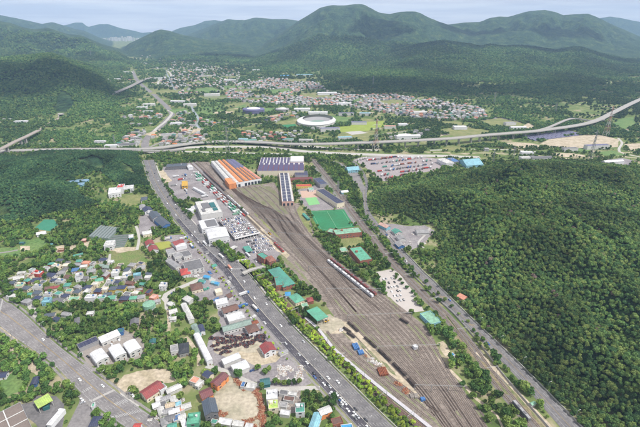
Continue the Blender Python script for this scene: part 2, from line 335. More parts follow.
# ------------------------------------------------------------------ occupancy (2.5 m cells) so plants keep off roads, yards and roofs
OX0, OY0, OC = -1500.0, 200.0, 2.5; ONX, ONY = 1400, 1300
OCC = np.zeros((ONY, ONX), bool)
def occupy(P, grow=0.0):
    xs = [p[0] for p in P]; ys = [p[1] for p in P]
    i0 = max(0, int((min(xs) - grow - OX0) / OC)); i1 = min(ONX, int((max(xs) + grow - OX0) / OC) + 2)
    j0 = max(0, int((min(ys) - grow - OY0) / OC)); j1 = min(ONY, int((max(ys) + grow - OY0) / OC) + 2)
    if i1 <= i0 or j1 <= j0: return
    X, Y = np.meshgrid(OX0 + (np.arange(i0, i1) + .5) * OC, OY0 + (np.arange(j0, j1) + .5) * OC)
    m = inpoly(X, Y, P)
    if grow: m |= edgedist(X, Y, P) < grow
    OCC[j0:j1, i0:i1] |= m
def occupied(X, Y):
    i = ((X - OX0) / OC).astype(int); j = ((Y - OY0) / OC).astype(int)
    ok = (i >= 0) & (i < ONX) & (j >= 0) & (j < ONY); r = np.zeros(X.shape, bool)
    r[ok] = OCC[j[ok], i[ok]]; return r

# ------------------------------------------------------------------ sheets, ribbons and paths
def smooth(P, step=8.0):
    P = [np.array(p, float) for p in P]
    if len(P) == 2: return [tuple(P[0]), tuple(P[1])]
    out_ = []; n = len(P)
    for i in range(n - 1):
        p0 = P[i - 1] if i else 2 * P[0] - P[1]; p1, p2 = P[i], P[i + 1]; p3 = P[i + 2] if i + 2 < n else 2 * P[-1] - P[-2]
        k = max(2, int(np.linalg.norm(p2 - p1) / step))
        for a in range(k):
            t = a / k
            out_.append(tuple(.5 * (2 * p1 + (p2 - p0) * t + (2 * p0 - 5 * p1 + 4 * p2 - p3) * t * t + (3 * p1 - p0 - 3 * p2 + p3) * t**3)))
    out_.append(tuple(P[-1])); return out_
def resamp(P, n):
    P = np.array(P, float); d = np.r_[0, np.cumsum(np.linalg.norm(np.diff(P, axis=0), axis=1))]
    s = np.linspace(0, d[-1], n); return np.stack([np.interp(s, d, P[:, k]) for k in range(P.shape[1])], 1)
def plen(P): P = np.array(P); return float(np.linalg.norm(np.diff(P, axis=0), axis=1).sum())
def offset(P, o):
    P = np.array(P, float); T = np.gradient(P[:, :2], axis=0); T /= np.linalg.norm(T, axis=1)[:, None] + 1e-9
    Q = P.copy(); Q[:, 0] -= T[:, 1] * o; Q[:, 1] += T[:, 0] * o; return Q      # +o = to the left of travel (the right of the picture for lines running down it)
def strip(mb, A, B, m=0):
    n = len(A); mb.add(list(map(tuple, A)) + list(map(tuple, B)), [(i, i + 1, n + i + 1, n + i) for i in range(n - 1)], m)
ZB = [0]; RAGGED = ('sandy_ground', 'bare_lot_ground', 'grass_strip', 'dry_grass', 'field_green', 'weedy_gravel', 'weedy_gravel2', 'verge_soil', 'lot_concrete', 'plots', 'clearing', 'yellow_field')
def zb():
    ZB[0] += 1; return ZB[0] * .0002
def sheet(name, pts, z, m, kind='structure', occ=True, grow=0):
    z += zb(); P = [(x, y, z) for x, y, _ in W(pts)]
    if m.name.split('.')[0] in RAGGED:
        P2 = []; rr_ = random.Random(int(pts[0][0] * 7 + pts[0][1]))
        for i in range(len(P)):
            p_, q_ = P[i], P[(i + 1) % len(P)]; k_ = max(1, int(math.hypot(q_[0]-p_[0], q_[1]-p_[1]) / 5)); P2.append(p_)
            for j in range(1, k_): t_ = j / k_; P2.append((p_[0] + (q_[0]-p_[0])*t_ + rr_.uniform(-1.5, 1.5), p_[1] + (q_[1]-p_[1])*t_ + rr_.uniform(-1.5, 1.5), z))
        P = P2
    a = sum(P[i][0] * P[(i + 1) % len(P)][1] - P[(i + 1) % len(P)][0] * P[i][1] for i in range(len(P)))
    if a < 0: P = P[::-1]
    if occ: occupy(P, grow)
    mb = MB(); mb.add(P, [tuple(range(len(P)))]); return tag(mb.build(name, m), kind=kind)
def road(name, left, right, z, m, n=None, occ=True):
    A = smooth(W(left)); B = smooth(W(right)); n = n or int(plen(A) / 8) + 2
    A = resamp(A, n); B = resamp(B, n); A[:, 2] = z; B[:, 2] = z
    if occ: occupy([tuple(p) for p in A] + [tuple(p) for p in B[::-1]], 1.0)
    mb = MB(); strip(mb, A, B); o = mb.build(name, m); tag(o, kind='structure'); return A, B
def lane(name, pts, wd, z, m, occ=True, grow=1.0, kind='structure'):
    C = resamp(smooth(W(pts)), max(3, int(plen(W(pts)) / 8))); A = offset(C, -wd / 2); B = offset(C, wd / 2); z += zb(); A[:, 2] = z; B[:, 2] = z
    if occ: occupy([tuple(p) for p in A] + [tuple(p) for p in B[::-1]], grow)
    mb = MB(); strip(mb, B, A); tag(mb.build(name, m), kind=kind); return C
def wallrun(mb, C, th, z0, z1, m=0):
    C = np.array(C, float); A = offset(C, -th / 2); B = offset(C, th / 2)
    a0, a1, b0, b1 = A.copy(), A.copy(), B.copy(), B.copy(); a0[:, 2] = z0; b0[:, 2] = z0; a1[:, 2] = z1; b1[:, 2] = z1
    strip(mb, a1, a0, m); strip(mb, b0, b1, m); strip(mb, b1, a1, m)
def dash(mb, C, wd, z, on=None, off=None, m=0):
    C = np.array(C, float); Ltot = plen(C)
    if on is None:
        A = offset(C, -wd / 2); B = offset(C, wd / 2); A[:, 2] = z; B[:, 2] = z; strip(mb, B, A, m); return
    n = int(Ltot / (on + off)); R = resamp(C, max(2, int(Ltot / 1.0)))
    per = on + off
    for k in range(n):
        i0 = int(k * per); i1 = min(len(R) - 1, int(k * per + on))
        if i1 <= i0: continue
        S = R[[i0, i1]]; A = offset(S, -wd / 2); B = offset(S, wd / 2); A[:, 2] = z; B[:, 2] = z; strip(mb, B, A, m)
# ================================================================== roads, yard and open ground (columns and rows of the photo)
# --- main highway: wide pale carriageway with a darker frontage road on its left
ML = [(143,160),(147,172),(151,183),(159,197),(172,216),(190,237),(205,253),(222,272),(247,305),(283,346),(320,386),(357,427),(390,462)]
MR = [(154,160),(157,171),(161,180),(171,197),(185,214),(201,232),(219,250),(243,268),(269,300),(294,328),(321,355),(361,395),(394,427),(432,462)]
mA, mB = road('highway', ML, MR, .12, ASPH)
mm_ = lambda t: mA * (1 - t) + mB * t
mbk = MB(); n = len(mA); s0 = int(n * .42)
fr = mA * .96 + mB * .04; fr2 = mA * .66 + mB * .34
strip(mbk, [(*p[:2], .17) for p in fr[s0:]], [(*p[:2], .17) for p in fr2[s0:]]); tag(mbk.build('frontage_road', ASPHD), kind='structure')
mk_ = MB()
for t_ in (.445, .535, .625, .715, .805, .89): dash(mk_, mm_(t_)[s0:], .22, .2, 4, 6)
for t_ in (.12, .21): dash(mk_, mm_(t_)[s0:], .2, .2, 4, 6)
for t_ in (.10, .24, .38, .62, .76, .9): dash(mk_, mm_(t_)[:s0], .22, .2, 4, 6)
for t_ in (.345, .965, .035): dash(mk_, mm_(t_), .22, .2)
tag(mk_.build('road_marking', MARK), kind='structure')
yk = MB(); dash(yk, mm_(.50)[:s0], .5, .2); dash(yk, mm_(.375)[s0:], .35, .2); tag(yk.build('road_marking', MARKY), kind='structure')
# --- secondary highway, bottom left
LL = [(-60,278),(0,326),(17,339),(34,350.5),(52,363),(69,380),(82,394),(104,412),(125,427),(150,444)]
LR = [(-45,246),(0,297),(9,302),(27,316),(53,341),(77,360),(95,374),(116,391),(134,404),(160,422),(190,446)]
lA, lB = road('boulevard', LL, LR, .12, ASPHL)
lm = lambda t: lA * (1 - t) + lB * t
mk_ = MB()
for t_ in (.16, .28, .40, .62, .74, .86): dash(mk_, lm(t_), .25, .2, 5, 7)
for t_ in (.04, .96): dash(mk_, lm(t_), .25, .2)
def cross(mb, A, B, t0, t1, k, ln=4.0):            # zebra bars over the road between fractions t0..t1 at row index k
    a = A[k]; b = B[k]; d = np.array(A[min(k + 1, len(A) - 1)]) - np.array(A[k - 1]); d = d / np.linalg.norm(d); wv = b - a; wl = np.linalg.norm(wv); m_ = int(wl * (t1 - t0) / 1.4)
    for i in range(m_):
        c = a + wv * (t0 + (t1 - t0) * (i + .5) / m_); p = wv / wl * .35; q = d * ln / 2
        mb.add([(*(c - p - q)[:2], .21), (*(c + p - q)[:2], .21), (*(c + p + q)[:2], .21), (*(c - p + q)[:2], .21)], [(0, 1, 2, 3)])
def row_of(A, py):
    return int(np.argmin([abs(PX(p[0], p[1], 0)[1] - py) for p in A]))
cross(mk_, lA, lB, .04, .96, row_of(lA, 324)); cross(mk_, lA, lB, .04, .96, row_of(lA, 417)); cross(mk_, lA, lB, .5, .96, row_of(lA, 411), 5)
cross(mk_, lA, lB, .04, .5, row_of(lA, 394), 3)
cross(mk_, mA, mB, .38, .97, row_of(mA, 240), 4); cross(mk_, mA, mB, .38, .97, row_of(mA, 268), 4)
tag(mk_.build('road_marking', MARK), kind='structure')
yk = MB(); dash(yk, lm(.5), .35, .2); dash(yk, lm(.515), .3, .2); tag(yk.build('road_marking', MARKY), kind='structure')
cb = MB()
for py in (324, 400):
    k = row_of(lA, py); a, b = lA[k], lB[k]; d = (lA[k + 1] - lA[k - 1]); d = d / np.linalg.norm(d) * 1.4
    cb.add([(*(a - d)[:2], .16), (*(b - d)[:2], .16), (*(b + d)[:2], .16), (*(a + d)[:2], .16)], [(0, 1, 2, 3)])
tag(cb.build('crossing_band', mat('crossing_pale', (.33, .32, .31), var=.1)), kind='structure')
sheet('side_road', [(81,392),(98,407),(92,411),(90,427),(89,450),(62,450),(67,427),(75,411),(79,403)], .10, ASPHL)
# --- road beside the wooded hill (right)
RL = [(362,190),(363,200),(364,210),(367,219),(385,239),(401.5,259),(423,282),(438,300),(465,325),(497,357),(519,380),(560,427),(590,462)]
RR = [(367,190),(367,200),(369,210),(378,223),(394,242),(409,257),(424,273),(432,280),(456,304),(480,327),(519,364),(581,427),(616,462)]
rA, rB = road('hillside_road', RL, RR, .12, ASPH)
rm = lambda t: rA * (1 - t) + rB * t
mk_ = MB(); dash(mk_, rm(.22), .25, .2); dash(mk_, rm(.72), .25, .2, 5, 6); dash(mk_, rm(.36), .2, .2, 5, 6); dash(mk_, rm(.86), .25, .2)
tag(mk_.build('road_marking', MARK), kind='structure'); yk = MB(); dash(yk, rm(.50), .35, .2); tag(yk.build('road_marking', MARKY), kind='structure')
yb = MB()
for py in (297, 326): cross(yb, rA, rB, .3, .75, row_of(rA, py), 2.5)
tag(yb.build('road_marking', MARKY), kind='structure')
# branches above: toll ramp and lane up to the truck park
lane('ramp', [(364.5,192),(362,187),(356,180),(351,173),(345,167.5),(338,163.5),(330,161)], 13, .10, ASPHL)
lane('ramp', [(364.5,192),(367,187),(366,180),(363,173),(358,166),(352,160.5)], 6.5, .11, ASPH)
sheet('pavement_area', [(347,172),(356,170),(362,180),(364,190),(360,188),(353,180)], .09, ASPHL)
# --- far carriageways, ramps and country roads
lane('carriageway', [(148,153),(175,148.6),(210,147),(260,147),(280,148.2),(300,151),(330,153),(360,154.3),(400,155.5),(440,156),(480,157.5)], 20, .25, CONC, grow=11)
lane('carriageway', [(-60,156),(30,151.3),(100,151),(160,151.2),(210,152.3),(260,153.6),(300,154.5)], 11, .2, CONC, grow=9)
lane('carriageway', [(260,141),(300,145.7),(340,148.5),(380,150.5)], 12, .2, CONC, grow=9)
for pth, wd, mt in [
  ([(147,150),(145,144),(149,136),(160,127),(168.5,118),(172,114),(167,107),(159.5,100),(152,93),(143,86),(137,80),(134,74),(131,68)], 20, ASPHL),
  ([(168,110),(172,113),(166,121),(157,128),(152,134)], 9, CONC), ([(158,86),(159,81),(166,78.5),(171,77),(169,72),(160,69)], 12, CONC),
  ([(210,127),(200,130),(190,136),(178,139),(160,143),(150,147)], 8, CONCD), ([(225,126),(250,124.5),(262,123.5)], 8, CONCD),
  ([(230,129),(260,131),(300,134),(330,137.5)], 16, GRASSY), ([(540,146),(560,147.5),(590,151),(620,156),(640,158.5),(680,162)], 9, SAND),
  ([(618,138),(622,143),(619,149),(622,153),(640,157)], 6, CONC), ([(640,134),(628,131),(620,128),(612,129)], 8, CONC),
  ([(430,150.3),(470,149.2),(510,150),(545,152.5)], 7, CONC), ([(500,141),(540,144.5),(600,151),(640,153)], 6, SAND), ([(320,139.5),(360,136.5),(410,131),(436,127)], 8, CONCD), ([(232,122),(262,118),(290,113)], 8, CONC), ([(205,98),(240,97),(280,96),(330,98)], 9, CONCD), ([(171,77),(205,76),(250,73),(300,76)], 10, CONC), ([(450,154.5),(480,153),(505,154)], 6, SAND), ([(425,152),(450,153)], 5, SAND), ([(505,154),(530,155),(560,158),(580,160)], 7, SAND),
  ([(640,99.5),(655,92),(690,84)], 24, CONC), ([(0,143),(25,143.5),(60,143)], 5, CONCD)]:
    lane('country_road', pth, wd, .1, mt, grow=7)
# stream
lane('stream', [(160,60),(172,84),(180,96),(190,103),(193,110),(199,120),(196,124),(203,131)], 10, .08, WATERM)
sheet('riverside_meadow', [(186,118),(200,106),(216,100),(226,106),(216,122),(206,128),(192,126)], .05, FIELD, occ=False)
# --- railway yard ground
YARD = [(196,161.5),(209,162),(229,186),(262,184.5),(274,182),(285,203),(299,203),(309,216),(316,238),(327,252),(347,268.5),(373,287),(388,297),(409,313),(425,326),(434,339),(441,357),(453,373),(468,397),(488,427),(510,460),(436,460),(423,444),(395,418),(343,372),(331,352),(318,331),(334,316),(315,291),(303,285),(280,261),(290,256),(271,242),(246,215),(228,196)]
sheet('yard_ground', YARD, .05, YARDM)
sheet('yard_verge', [(247,203),(258,203),(272,212),(287,226),(299,241),(310,254),(318,268),(311,268),(300,258),(288,246),(272,232),(258,218)], .07, GRASSY)
sheet('yard_verge', [(232,189),(270,186),(280,196),(290,214),(281,214),(262,206),(247,202)], .075, mat('weedy_gravel', (.17,.155,.115), var=.25, scale=.05, c2=(.12,.13,.06), fine=.5))
sheet('yard_verge', [(300,204),(308,216),(314,238),(304,226),(296,212)], .07, GRASSY)
sheet('yard_verge', [(352,322),(358,322),(378,340),(397,360),(412,381),(430,404),(420,396),(404,380),(385,360),(366,340)], .075, mat('weedy_gravel2', (.16,.155,.10), var=.3, scale=.06, c2=(.13,.15,.06), fine=.5))
sheet('yard_verge', [(330,353),(346,372),(395,416),(424,444),(418,446),(392,423),(345,380),(330,364)], .075, GRASSY)
sheet('loading_strip', [(336,320),(347,322),(366,339),(385,357),(405,377),(428,401),(421,404),(404,391),(383,371),(362,351),(343,333),(325,333),(318,327)], .09, SAND)
sheet('station_apron', [(317,318),(330,314),(342,320),(345,326),(330,334),(319,329)], .11, SANDG)
sheet('platform_path', [(244,214),(250,214),(274,241),(290,255),(286,259),(262,236)], .09, SAND)
YW = W(YARD); wr_ = random.Random(31); nw = 0                          # weeds and oil stains between the sidings
WEED = mat('siding_weeds', (.14,.16,.075), var=.35, scale=.2, c2=(.19,.18,.12), fine=.7); OIL = mat('oiled_gravel', (.12,.10,.088), var=.3, scale=.3, fine=.8)
while nw < 130:
    px = wr_.uniform(230, 490); py = wr_.uniform(186, 427); c_ = G(px, py)
    if not inpoly(np.array([c_[0]]), np.array([c_[1]]), YW)[0]: continue
    k_ = row_of_yard = None; a_ = math.atan2(G(px + 10, py + 10.5)[1] - c_[1], G(px + 10, py + 10.5)[0] - c_[0]); l_ = wr_.uniform(6, 28); w_ = wr_.uniform(.8, 2.6); P_ = []
    for j in range(14):
        t_ = 2 * math.pi * j / 14; rr_ = wr_.uniform(.65, 1.1); x, y = l_ * rr_ * math.cos(t_), w_ * rr_ * math.sin(t_); P_.append((c_[0] + x*math.cos(a_) - y*math.sin(a_), c_[1] + x*math.sin(a_) + y*math.cos(a_), .082 + nw * .0003))
    mb = MB(); mb.add(P_, [tuple(range(14))]); tag(mb.build('weeds' if nw % 3 else 'oil_stain', WEED if nw % 3 else OIL), kind='structure'); nw += 1
# lots and yards left of the railway
sheet('freight_yard_paving', [(163,167),(196,162),(208,175),(228,196),(248,217),(222,219),(203,200),(192,199),(178,203),(170,190),(161,178)], .05, LOTM)
sheet('car_lot_paving', [(203,200),(240,212),(252,216),(290,256),(276,262),(262,268),(250,272),(238,266),(222,247),(200,232),(190,221)], .06, LOTM)
sheet('bare_patch', [(157,172),(163,170),(172,181),(166,184)], .08, SAND)
sheet('paved_yard', [(163,236),(186,234),(205,246),(238,282),(262,312),(278,340),(297,362),(312,383),(300,386),(270,388),(250,381),(232,376),(214,366),(206,352),(211,336),(222,330),(216,304),(196,300),(190,287),(205,280),(186,276),(172,274),(167,257)], .05, LOTM)
sheet('sandy_yard', [(252,335),(262,352),(284,352),(276,362),(256,366),(246,360),(232,354),(230,342)], .08, SAND)
sheet('gravel_yard', [(222,338),(250,333),(262,342),(256,352),(236,352),(226,357),(214,352),(212,342)], .085, SANDG)
sheet('bare_lot', [(228,376),(247,386),(259,392),(265,403),(266,420),(262,436),(232,436),(216,420),(208,404),(216,392),(222,382)], .07, SANDG)
sheet('timber_yard', [(277,388),(301,388),(303,412),(281,414)], .07, mat('plots', (.24,.21,.19), var=.3, scale=.3, c2=(.15,.13,.12), fine=1))
sheet('rubble_yard', [(273,370),(284,362),(298,370),(306,380),(300,384),(276,384)], .09, LOTM)
sheet('warehouse_paving', [(77,352),(98,339),(118,331),(125,330),(143,340),(146,352),(140,358),(126,362),(98,366),(88,366),(84,358)], .06, mat('warehouse_pavement', (.26,.235,.215), var=.15, scale=.1, fine=.6))
sheet('earthworks', [(117,385),(124,375),(138,371),(152,369),(166,369),(174,376),(176,381),(160,383),(148,390),(134,391),(126,396),(119,391)], .07, SAND)
sheet('dirt_lot', [(0,306),(6,314),(14,334),(19,345),(24,357),(16,356),(4,348),(6,336),(0,330)], .07, SAND, occ=False)
sheet('dirt_lot', [(6,339),(12,332),(17,343),(24,356),(12,356)], .075, SAND)
sheet('dirt_lot', [(26,367),(33,361),(36,367),(44,372),(40,378),(31,372)], .07, SAND)
sheet('forecourt', [(12,406),(32,402),(36,396),(56,396),(64,404),(64,418),(60,440),(44,440),(36,424)], .06, ASPH)
sheet('paved_yard', [(140,217),(147,212),(160,213),(170,226),(155,229),(143,236),(137,232)], .05, LOTM)
sheet('lawn', [(118,201),(128,195),(147,194),(151,201),(140,205),(124,207)], .05, GRASSY)
sheet('meadow', [(108,252),(122,248),(140,250),(150,262),(130,266),(112,262)], .05, GRASS)
sheet('dirt_lot', [(108,250),(118,247),(136,247),(137,250),(120,253)], .07, SAND)
sheet('crop_field', [(155,243),(169,241),(174,246),(160,250)], .05, mat('lawn_yellow', (.26,.28,.06), var=.2))
sheet('playing_field', [(34,229),(44,219.5),(54,219.5),(58,225),(50,231)], .05, mat('court_teal', (.04,.19,.12), var=.15, scale=.1))
sheet('crop_field', [(-30,250),(16,247),(24,256),(-20,262)], .05, FIELD)
sheet('crop_field', [(17,240),(40,238),(50,245),(34,252),(20,249)], .05, FIELD)
for q in ([(20,246),(30,246),(30,250),(20,250)], [(55,247),(64,245),(68,250),(58,254)], [(70,246),(76,244),(78,252),(70,252)], [(83,243),(90,241),(92,250),(86,251)], [(82,170),(92,163),(105,167),(104,171)]): sheet('dirt_lot', q, .06, SAND)
sheet('crop_field', [(0,381),(14,372),(27,381),(22,390),(6,398),(0,398)], .05, FIELD)
sheet('crop_field', [(122,168),(133,170),(136,176),(124,175)], .05, FIELD)
for q, m_ in (([(300,191),(318,190),(322,197),(302,198)], mat('clay_court', (.42,.30,.24), var=.1)), ([(305,198),(316,197),(320,204),(309,205.5)], mat('court_green', (.17,.38,.16), var=.1)),
              ([(309,211),(344,209.5),(354.5,227),(320,231.5)], SOCC)): sheet('sports_court', q, .08, m_)
sheet('campus_paving', [(296,190),(320,184),(340,203),(346,209),(308,211),(300,200)], .05, LOTM)
lm_ = MB()
def line4(q, z=.22, wd=.35):
    P = [np.array(G(*p)) for p in q]
    for i in range(4): dash(lm_, [P[i], P[(i + 1) % 4]], wd, z)
    dash(lm_, [(P[0] + P[3]) / 2 * 0 + (P[0] + P[1]) / 2, (P[2] + P[3]) / 2], wd, z)
line4([(311.5,212),(342.5,210.7),(352,226.2),(321.5,230.2)]); tag(lm_.build('pitch_marking', mat('pitch_line', (.25, .45, .3), var=.1)), kind='structure')
sheet('station_lawn', [(339,236),(358,233),(366,243),(352,249),(340,246)], .05, GRASSY)
sheet('car_park', [(376,272),(392,269),(400,274),(417,297),(424,311),(409,313),(388,297)], .06, mat('pale_lot', (.40,.37,.35), var=.1, scale=.1))
sheet('junction_pad', [(437,343),(443,341),(448,346),(450,352),(446,357),(441,351)], .06, SAND)
lane('dirt_path', [(433,350),(440,360),(452,372),(464,384),(474,397),(486,406)], 3.2, .07, SAND)
lane('dirt_path', [(486,406),(495,412),(502,425),(506,440)], 2, .07, SAND)
lane('dirt_path', [(477,352),(490,364),(508,382),(530,406),(552,430),(570,450)], 5.0, .09, SAND)
sheet('verge', [(438,304),(452,322),(474,352),(505,384),(530,410),(545,427),(560,440),(552,440),(530,416),(500,388),(470,358)], .05, mat('verge_soil', (.22,.17,.11), var=.3, scale=.1, c2=(.10,.13,.05), fine=.5), occ=False)
lane('dirt_path', [(176,272),(184,270),(197,273),(206,279)], 6, .09, ASPHL)
lane('village_road', [(168,310),(167,300),(163,297),(172,291),(184,286),(196,281),(206,277),(214,281)], 7, .1, CONC)
lane('village_road', [(168,310),(169,322),(168,334),(161,341)], 3.5, .1, SAND)
lane('village_road', [(186,337),(193,346),(199,357),(199,366)], 4, .1, SAND)
lane('village_road', [(29,303),(33,310),(39,313),(34,318)], 6, .1, CONC)
lane('village_road', [(206,366),(222,370),(240,378),(258,386),(280,389),(306,388),(320,388)], 5, .1, CONC)
lane('village_road', [(0,282),(14,277),(26,273),(36,275)], 5, .1, CONC)
lane('village_road', [(36,293),(48,284),(58,276),(66,269),(72,266)], 3.5, .1, CONC); lane('village_road', [(40,303),(60,300),(84,301),(120,300),(152,300)], 3.5, .1, CONCD)
lane('village_road', [(152,300),(157,295),(161,296)], 4, .1, CONC); lane('village_road', [(100,290),(108,281),(106,270),(109,262),(110,254)], 3.5, .1, CONC)
lane('village_road', [(128,288),(126,278),(136,270),(140,262)], 3.5, .1, CONCD); lane('village_road', [(137,250),(139,240),(138,232),(136,226)], 4, .1, CONC)
lane('village_road', [(84,364),(90,372),(104,366)], 5, .1, LOTM); lane('village_road', [(120,394),(126,400),(140,405)], 4, .1, CONC)
lane('village_road', [(-20,253),(0,253),(18,250)], 4, .1, CONCD); lane('forest_path', [(431,226),(426,234),(418,243),(424,248)], 3, .08, CONC, occ=False)
sheet('hamlet_ground', [(378,224),(396,224),(408,226),(432,225),(436,229),(424,244),(412,250),(400,249),(388,236)], .05, LOTM)
lane('forest_path', [(510,343),(516,346),(528,345)], 3, .08, SAND)
# --- truck park
sheet('truck_park', [(353,160),(362,157),(383,155.8),(423,157),(440,159),(447,166),(438,170),(420,173),(400,177),(384,181.5),(375,176),(364,166)], .08, mat('truck_park_paving', (.27,.24,.245), var=.12, scale=.03, fine=.3))
# --- fields, solar ground and bare ground in the valley
for i_ in range(150):                                  # patchwork of fields, clearings and yards on the valley floor
    rr_ = random.Random(900 + i_); py = rr_.uniform(74, 147) if i_ % 3 else rr_.uniform(64, 100); lo, hi = (150, 235) if py < 78 else (140, 470) if py < 112 else (150, 560); px = rr_.uniform(lo, hi); p_ = G(px, py); a_ = rr_.uniform(18, 75); b_ = a_ * rr_.uniform(.5, 1.4); an = rr_.uniform(-.6, .6)
    Pq = [(p_[0] + x*a_*math.cos(an) - y*b_*math.sin(an), p_[1] + x*a_*math.sin(an) + y*b_*math.cos(an)) for x, y in ((-1,-.8),(.9,-1),(1,.9),(-.2,1.1),(-1.1,.7))]
    Aq = np.array(Pq)
    if occupied(Aq[:, 0], Aq[:, 1]).any() or (ground_z(Aq[:, 0], Aq[:, 1]) > .05).any(): continue
    m_ = rr_.choice([FIELD, GRASSY, GRASSY, SAND, LOTM, GRASS, CONCD]); mb = MB(); mb.add([(x, y, .05 + zb()) for x, y in Pq], [(0,1,2,3,4)]); tag(mb.build('open_ground', m_), kind='structure')
    if m_ in (FIELD, GRASSY, GRASS): occupy(Pq)
for q, m_ in ([([(540,143.5),(552,138),(575,135.6),(600,135),(619,139.5),(618,147),(590,149),(556,146.5)], SAND), ([(548,152.5),(575,153.5),(590,156.5),(562,157)], SAND), ([(500,142.5),(530,143),(545,147),(515,148)], SAND), ([(624,144),(650,143),(652,150),(628,151)], SAND),
  ([(576,148.5),(590,148),(591,152),(577,151.5)], FIELD), ([(597,152),(612,150.5),(626,155),(606,157)], FIELD), ([(440,148),(456,146.5),(470,150),(452,151)], GRASSY),
  ([(438,131),(452,127.5),(470,128),(492,131),(480,135),(455,136)], GRASSY), ([(478,121),(500,118),(522,123),(520,129),(504,127),(490,127)], GRASSY),
  ([(563,110),(578,105),(590,109),(594,113),(575,115)], FIELD), ([(612,124),(622,118),(634,117),(636,126),(622,130)], FIELD), ([(520,128),(528,123),(536,127),(528,130)], SAND),
  ([(282,125),(295,124),(298,128),(284,129)], SOCC), ([(195,89),(212,87),(222,91),(205,94)], FIELD), ([(270,90),(290,88),(292,92),(272,94)], FIELD),
  ([(233,108),(246,104),(246,108)], FIELD), ([(320,129),(336,127),(350,126),(352,123),(384,121),(384,127),(366,131),(340,132)], mat('yellow_field', (.22,.28,.05), var=.2, scale=.05)),
  ([(55,113),(60,106),(66,104),(73,106),(76,110),(70,114),(66,117),(60,117)], FIELD), ([(345,132),(360,131),(368,133),(352,135)], CONC),
  ([(395,134),(408,133.5),(418,136),(400,137.5)], WHITEP), ([(350,101),(360,98),(366,100),(354,103)], FIELD), ([(168,110),(186,108),(190,112),(176,114)], FIELD),
  ([(628,168),(640,166),(660,170),(650,178),(634,176)], LOTM), ([(606,160),(622,158),(636,161),(628,166),(608,165)], LOTM), ([(632,196),(650,196),(650,208),(638,206)], mat('clearing', (.20,.24,.07), var=.2))]):
    sheet('open_ground', q, .05, m_, occ=True)

# ================================================================== railway tracks
def xy(px, py): return G(px, py)[:2]
STN = [[(206,163),(213,169)],[(226,184),(236,190)],[(246,204),(256,202)],[(268,224),(284,216)],[(292,250),(310,240)],[(320,283),(345,271)],[(346,317),(388,301)],[(388,361),(424,333)],[(417,391),(449,373)],[(441,424),(484,427)],[(463,452),(503,455)]]
SA = smooth([G(*a) for a, b in STN]); SB = smooth([G(*b) for a, b in STN])
SA = resamp(SA, 120); SB = resamp(SB, 120)
def track(C, label, group, gauge=1.5, z=.13):
    C = np.array(C, float); root = empty('railway_track', tuple(C[len(C) // 2][:2]) + (0.0,), label=label, cat='railway track', group=group)
    o = Vector((C[len(C) // 2][0], C[len(C) // 2][1], 0)); C = C.copy(); C[:, 0] -= o.x; C[:, 1] -= o.y
    b = MB(); dash(b, C, 3.3, z); b.build('track_bed', YARDM if 'rusty' not in label else REDGR, root)
    n_ = max(2, int(plen(C) / .8)); R = resamp(C, n_); T = np.gradient(R[:, :2], axis=0); T /= np.linalg.norm(T, axis=1)[:, None] + 1e-9
    s = MB(); vs = []; fs = []
    for i in range(n_):
        t_ = T[i] * .14; q_ = np.array([T[i][1], -T[i][0]]) * 1.25; c = R[i][:2]; k = len(vs)
        vs += [(*(c - t_ - q_), z + .06), (*(c - t_ + q_), z + .06), (*(c + t_ + q_), z + .06), (*(c + t_ - q_), z + .06)]; fs.append((k, k + 1, k + 2, k + 3))
    s.add(vs, fs); sl = s.build('sleepers', SLEEP, root)
    for sgn in (-1, 1):
        r_ = MB(); wallrun(r_, offset(C, sgn * gauge / 2), .16, z + .06, z + .28); r_.build('rail', RAILM, root)
    return root
NT = 13; ORD = ['first','second','third','fourth','fifth','sixth','seventh','eighth','ninth','tenth','eleventh','twelfth','thirteenth']
for i in range(NT):
    t_ = i / (NT - 1); f = t_ ** 1.0
    C = SA * (1 - f) + SB * f
    k0 = int(8 + 26 * abs(t_ - .5) * 2 * random.random()) if i not in (0, NT - 1) else 0; k1 = 120 - (int(14 * random.random()) if 2 < i < NT - 3 and i % 3 else 0)
    w_ = np.sin(np.linspace(0, 1, len(C)) * 9 + i) * .5; C = offset(C[k0:k1], 0) + np.c_[w_[k0:k1], w_[k0:k1] * 0, w_[k0:k1] * 0]
    track(C, f'{ORD[i]} fan track of the yard counted from the beige loading strip', 'tracks of the railway yard')
def tk(pts, label, group='railway tracks around the yard', **k): return track(resamp(smooth(W(pts)), max(4, int(plen(W(pts)) / 6))), label, group, **k)
tk([(196,163),(214,180),(236,206),(262,232),(287,251),(318,284),(340,316)], 'curved track bordering the beige platform path')
tk([(268,206),(276,214),(284,230),(300,250),(330,282),(356,312)], 'curved track leaving the long solar-roofed shed')
tk([(288,206),(292,216),(299,231),(312,243),(330,262),(352,288),(380,310)], 'track curving out of the narrow solar shed doors')
tk([(294,206),(300,220),(312,238),(330,256)], 'short track beside the narrow solar shed leading to the throat')
for k, (x0, x1, xx) in enumerate([(236, 247, 268), (242, 255, 276), (248, 262, 284), (254, 270, 290), (259, 277, 296)]):
    tk([(x0, 186), (x1 - 2, 196), (xx - 6, 214), (xx + 8, 232)], ['leftmost','second from the left','middle','fourth from the left','rightmost'][k] + ' of five tracks running out of the orange hangar doors')
for k in range(3):
    o = k * 4.2
    tk([(188 + o, 160.5), (200 + o, 172), (216 + o, 190), (236 + o, 210), (256 + o, 229)], ['stabling track nearest the container rows','middle stabling track left of the orange hangar','stabling track closest to the orange hangar'][k])
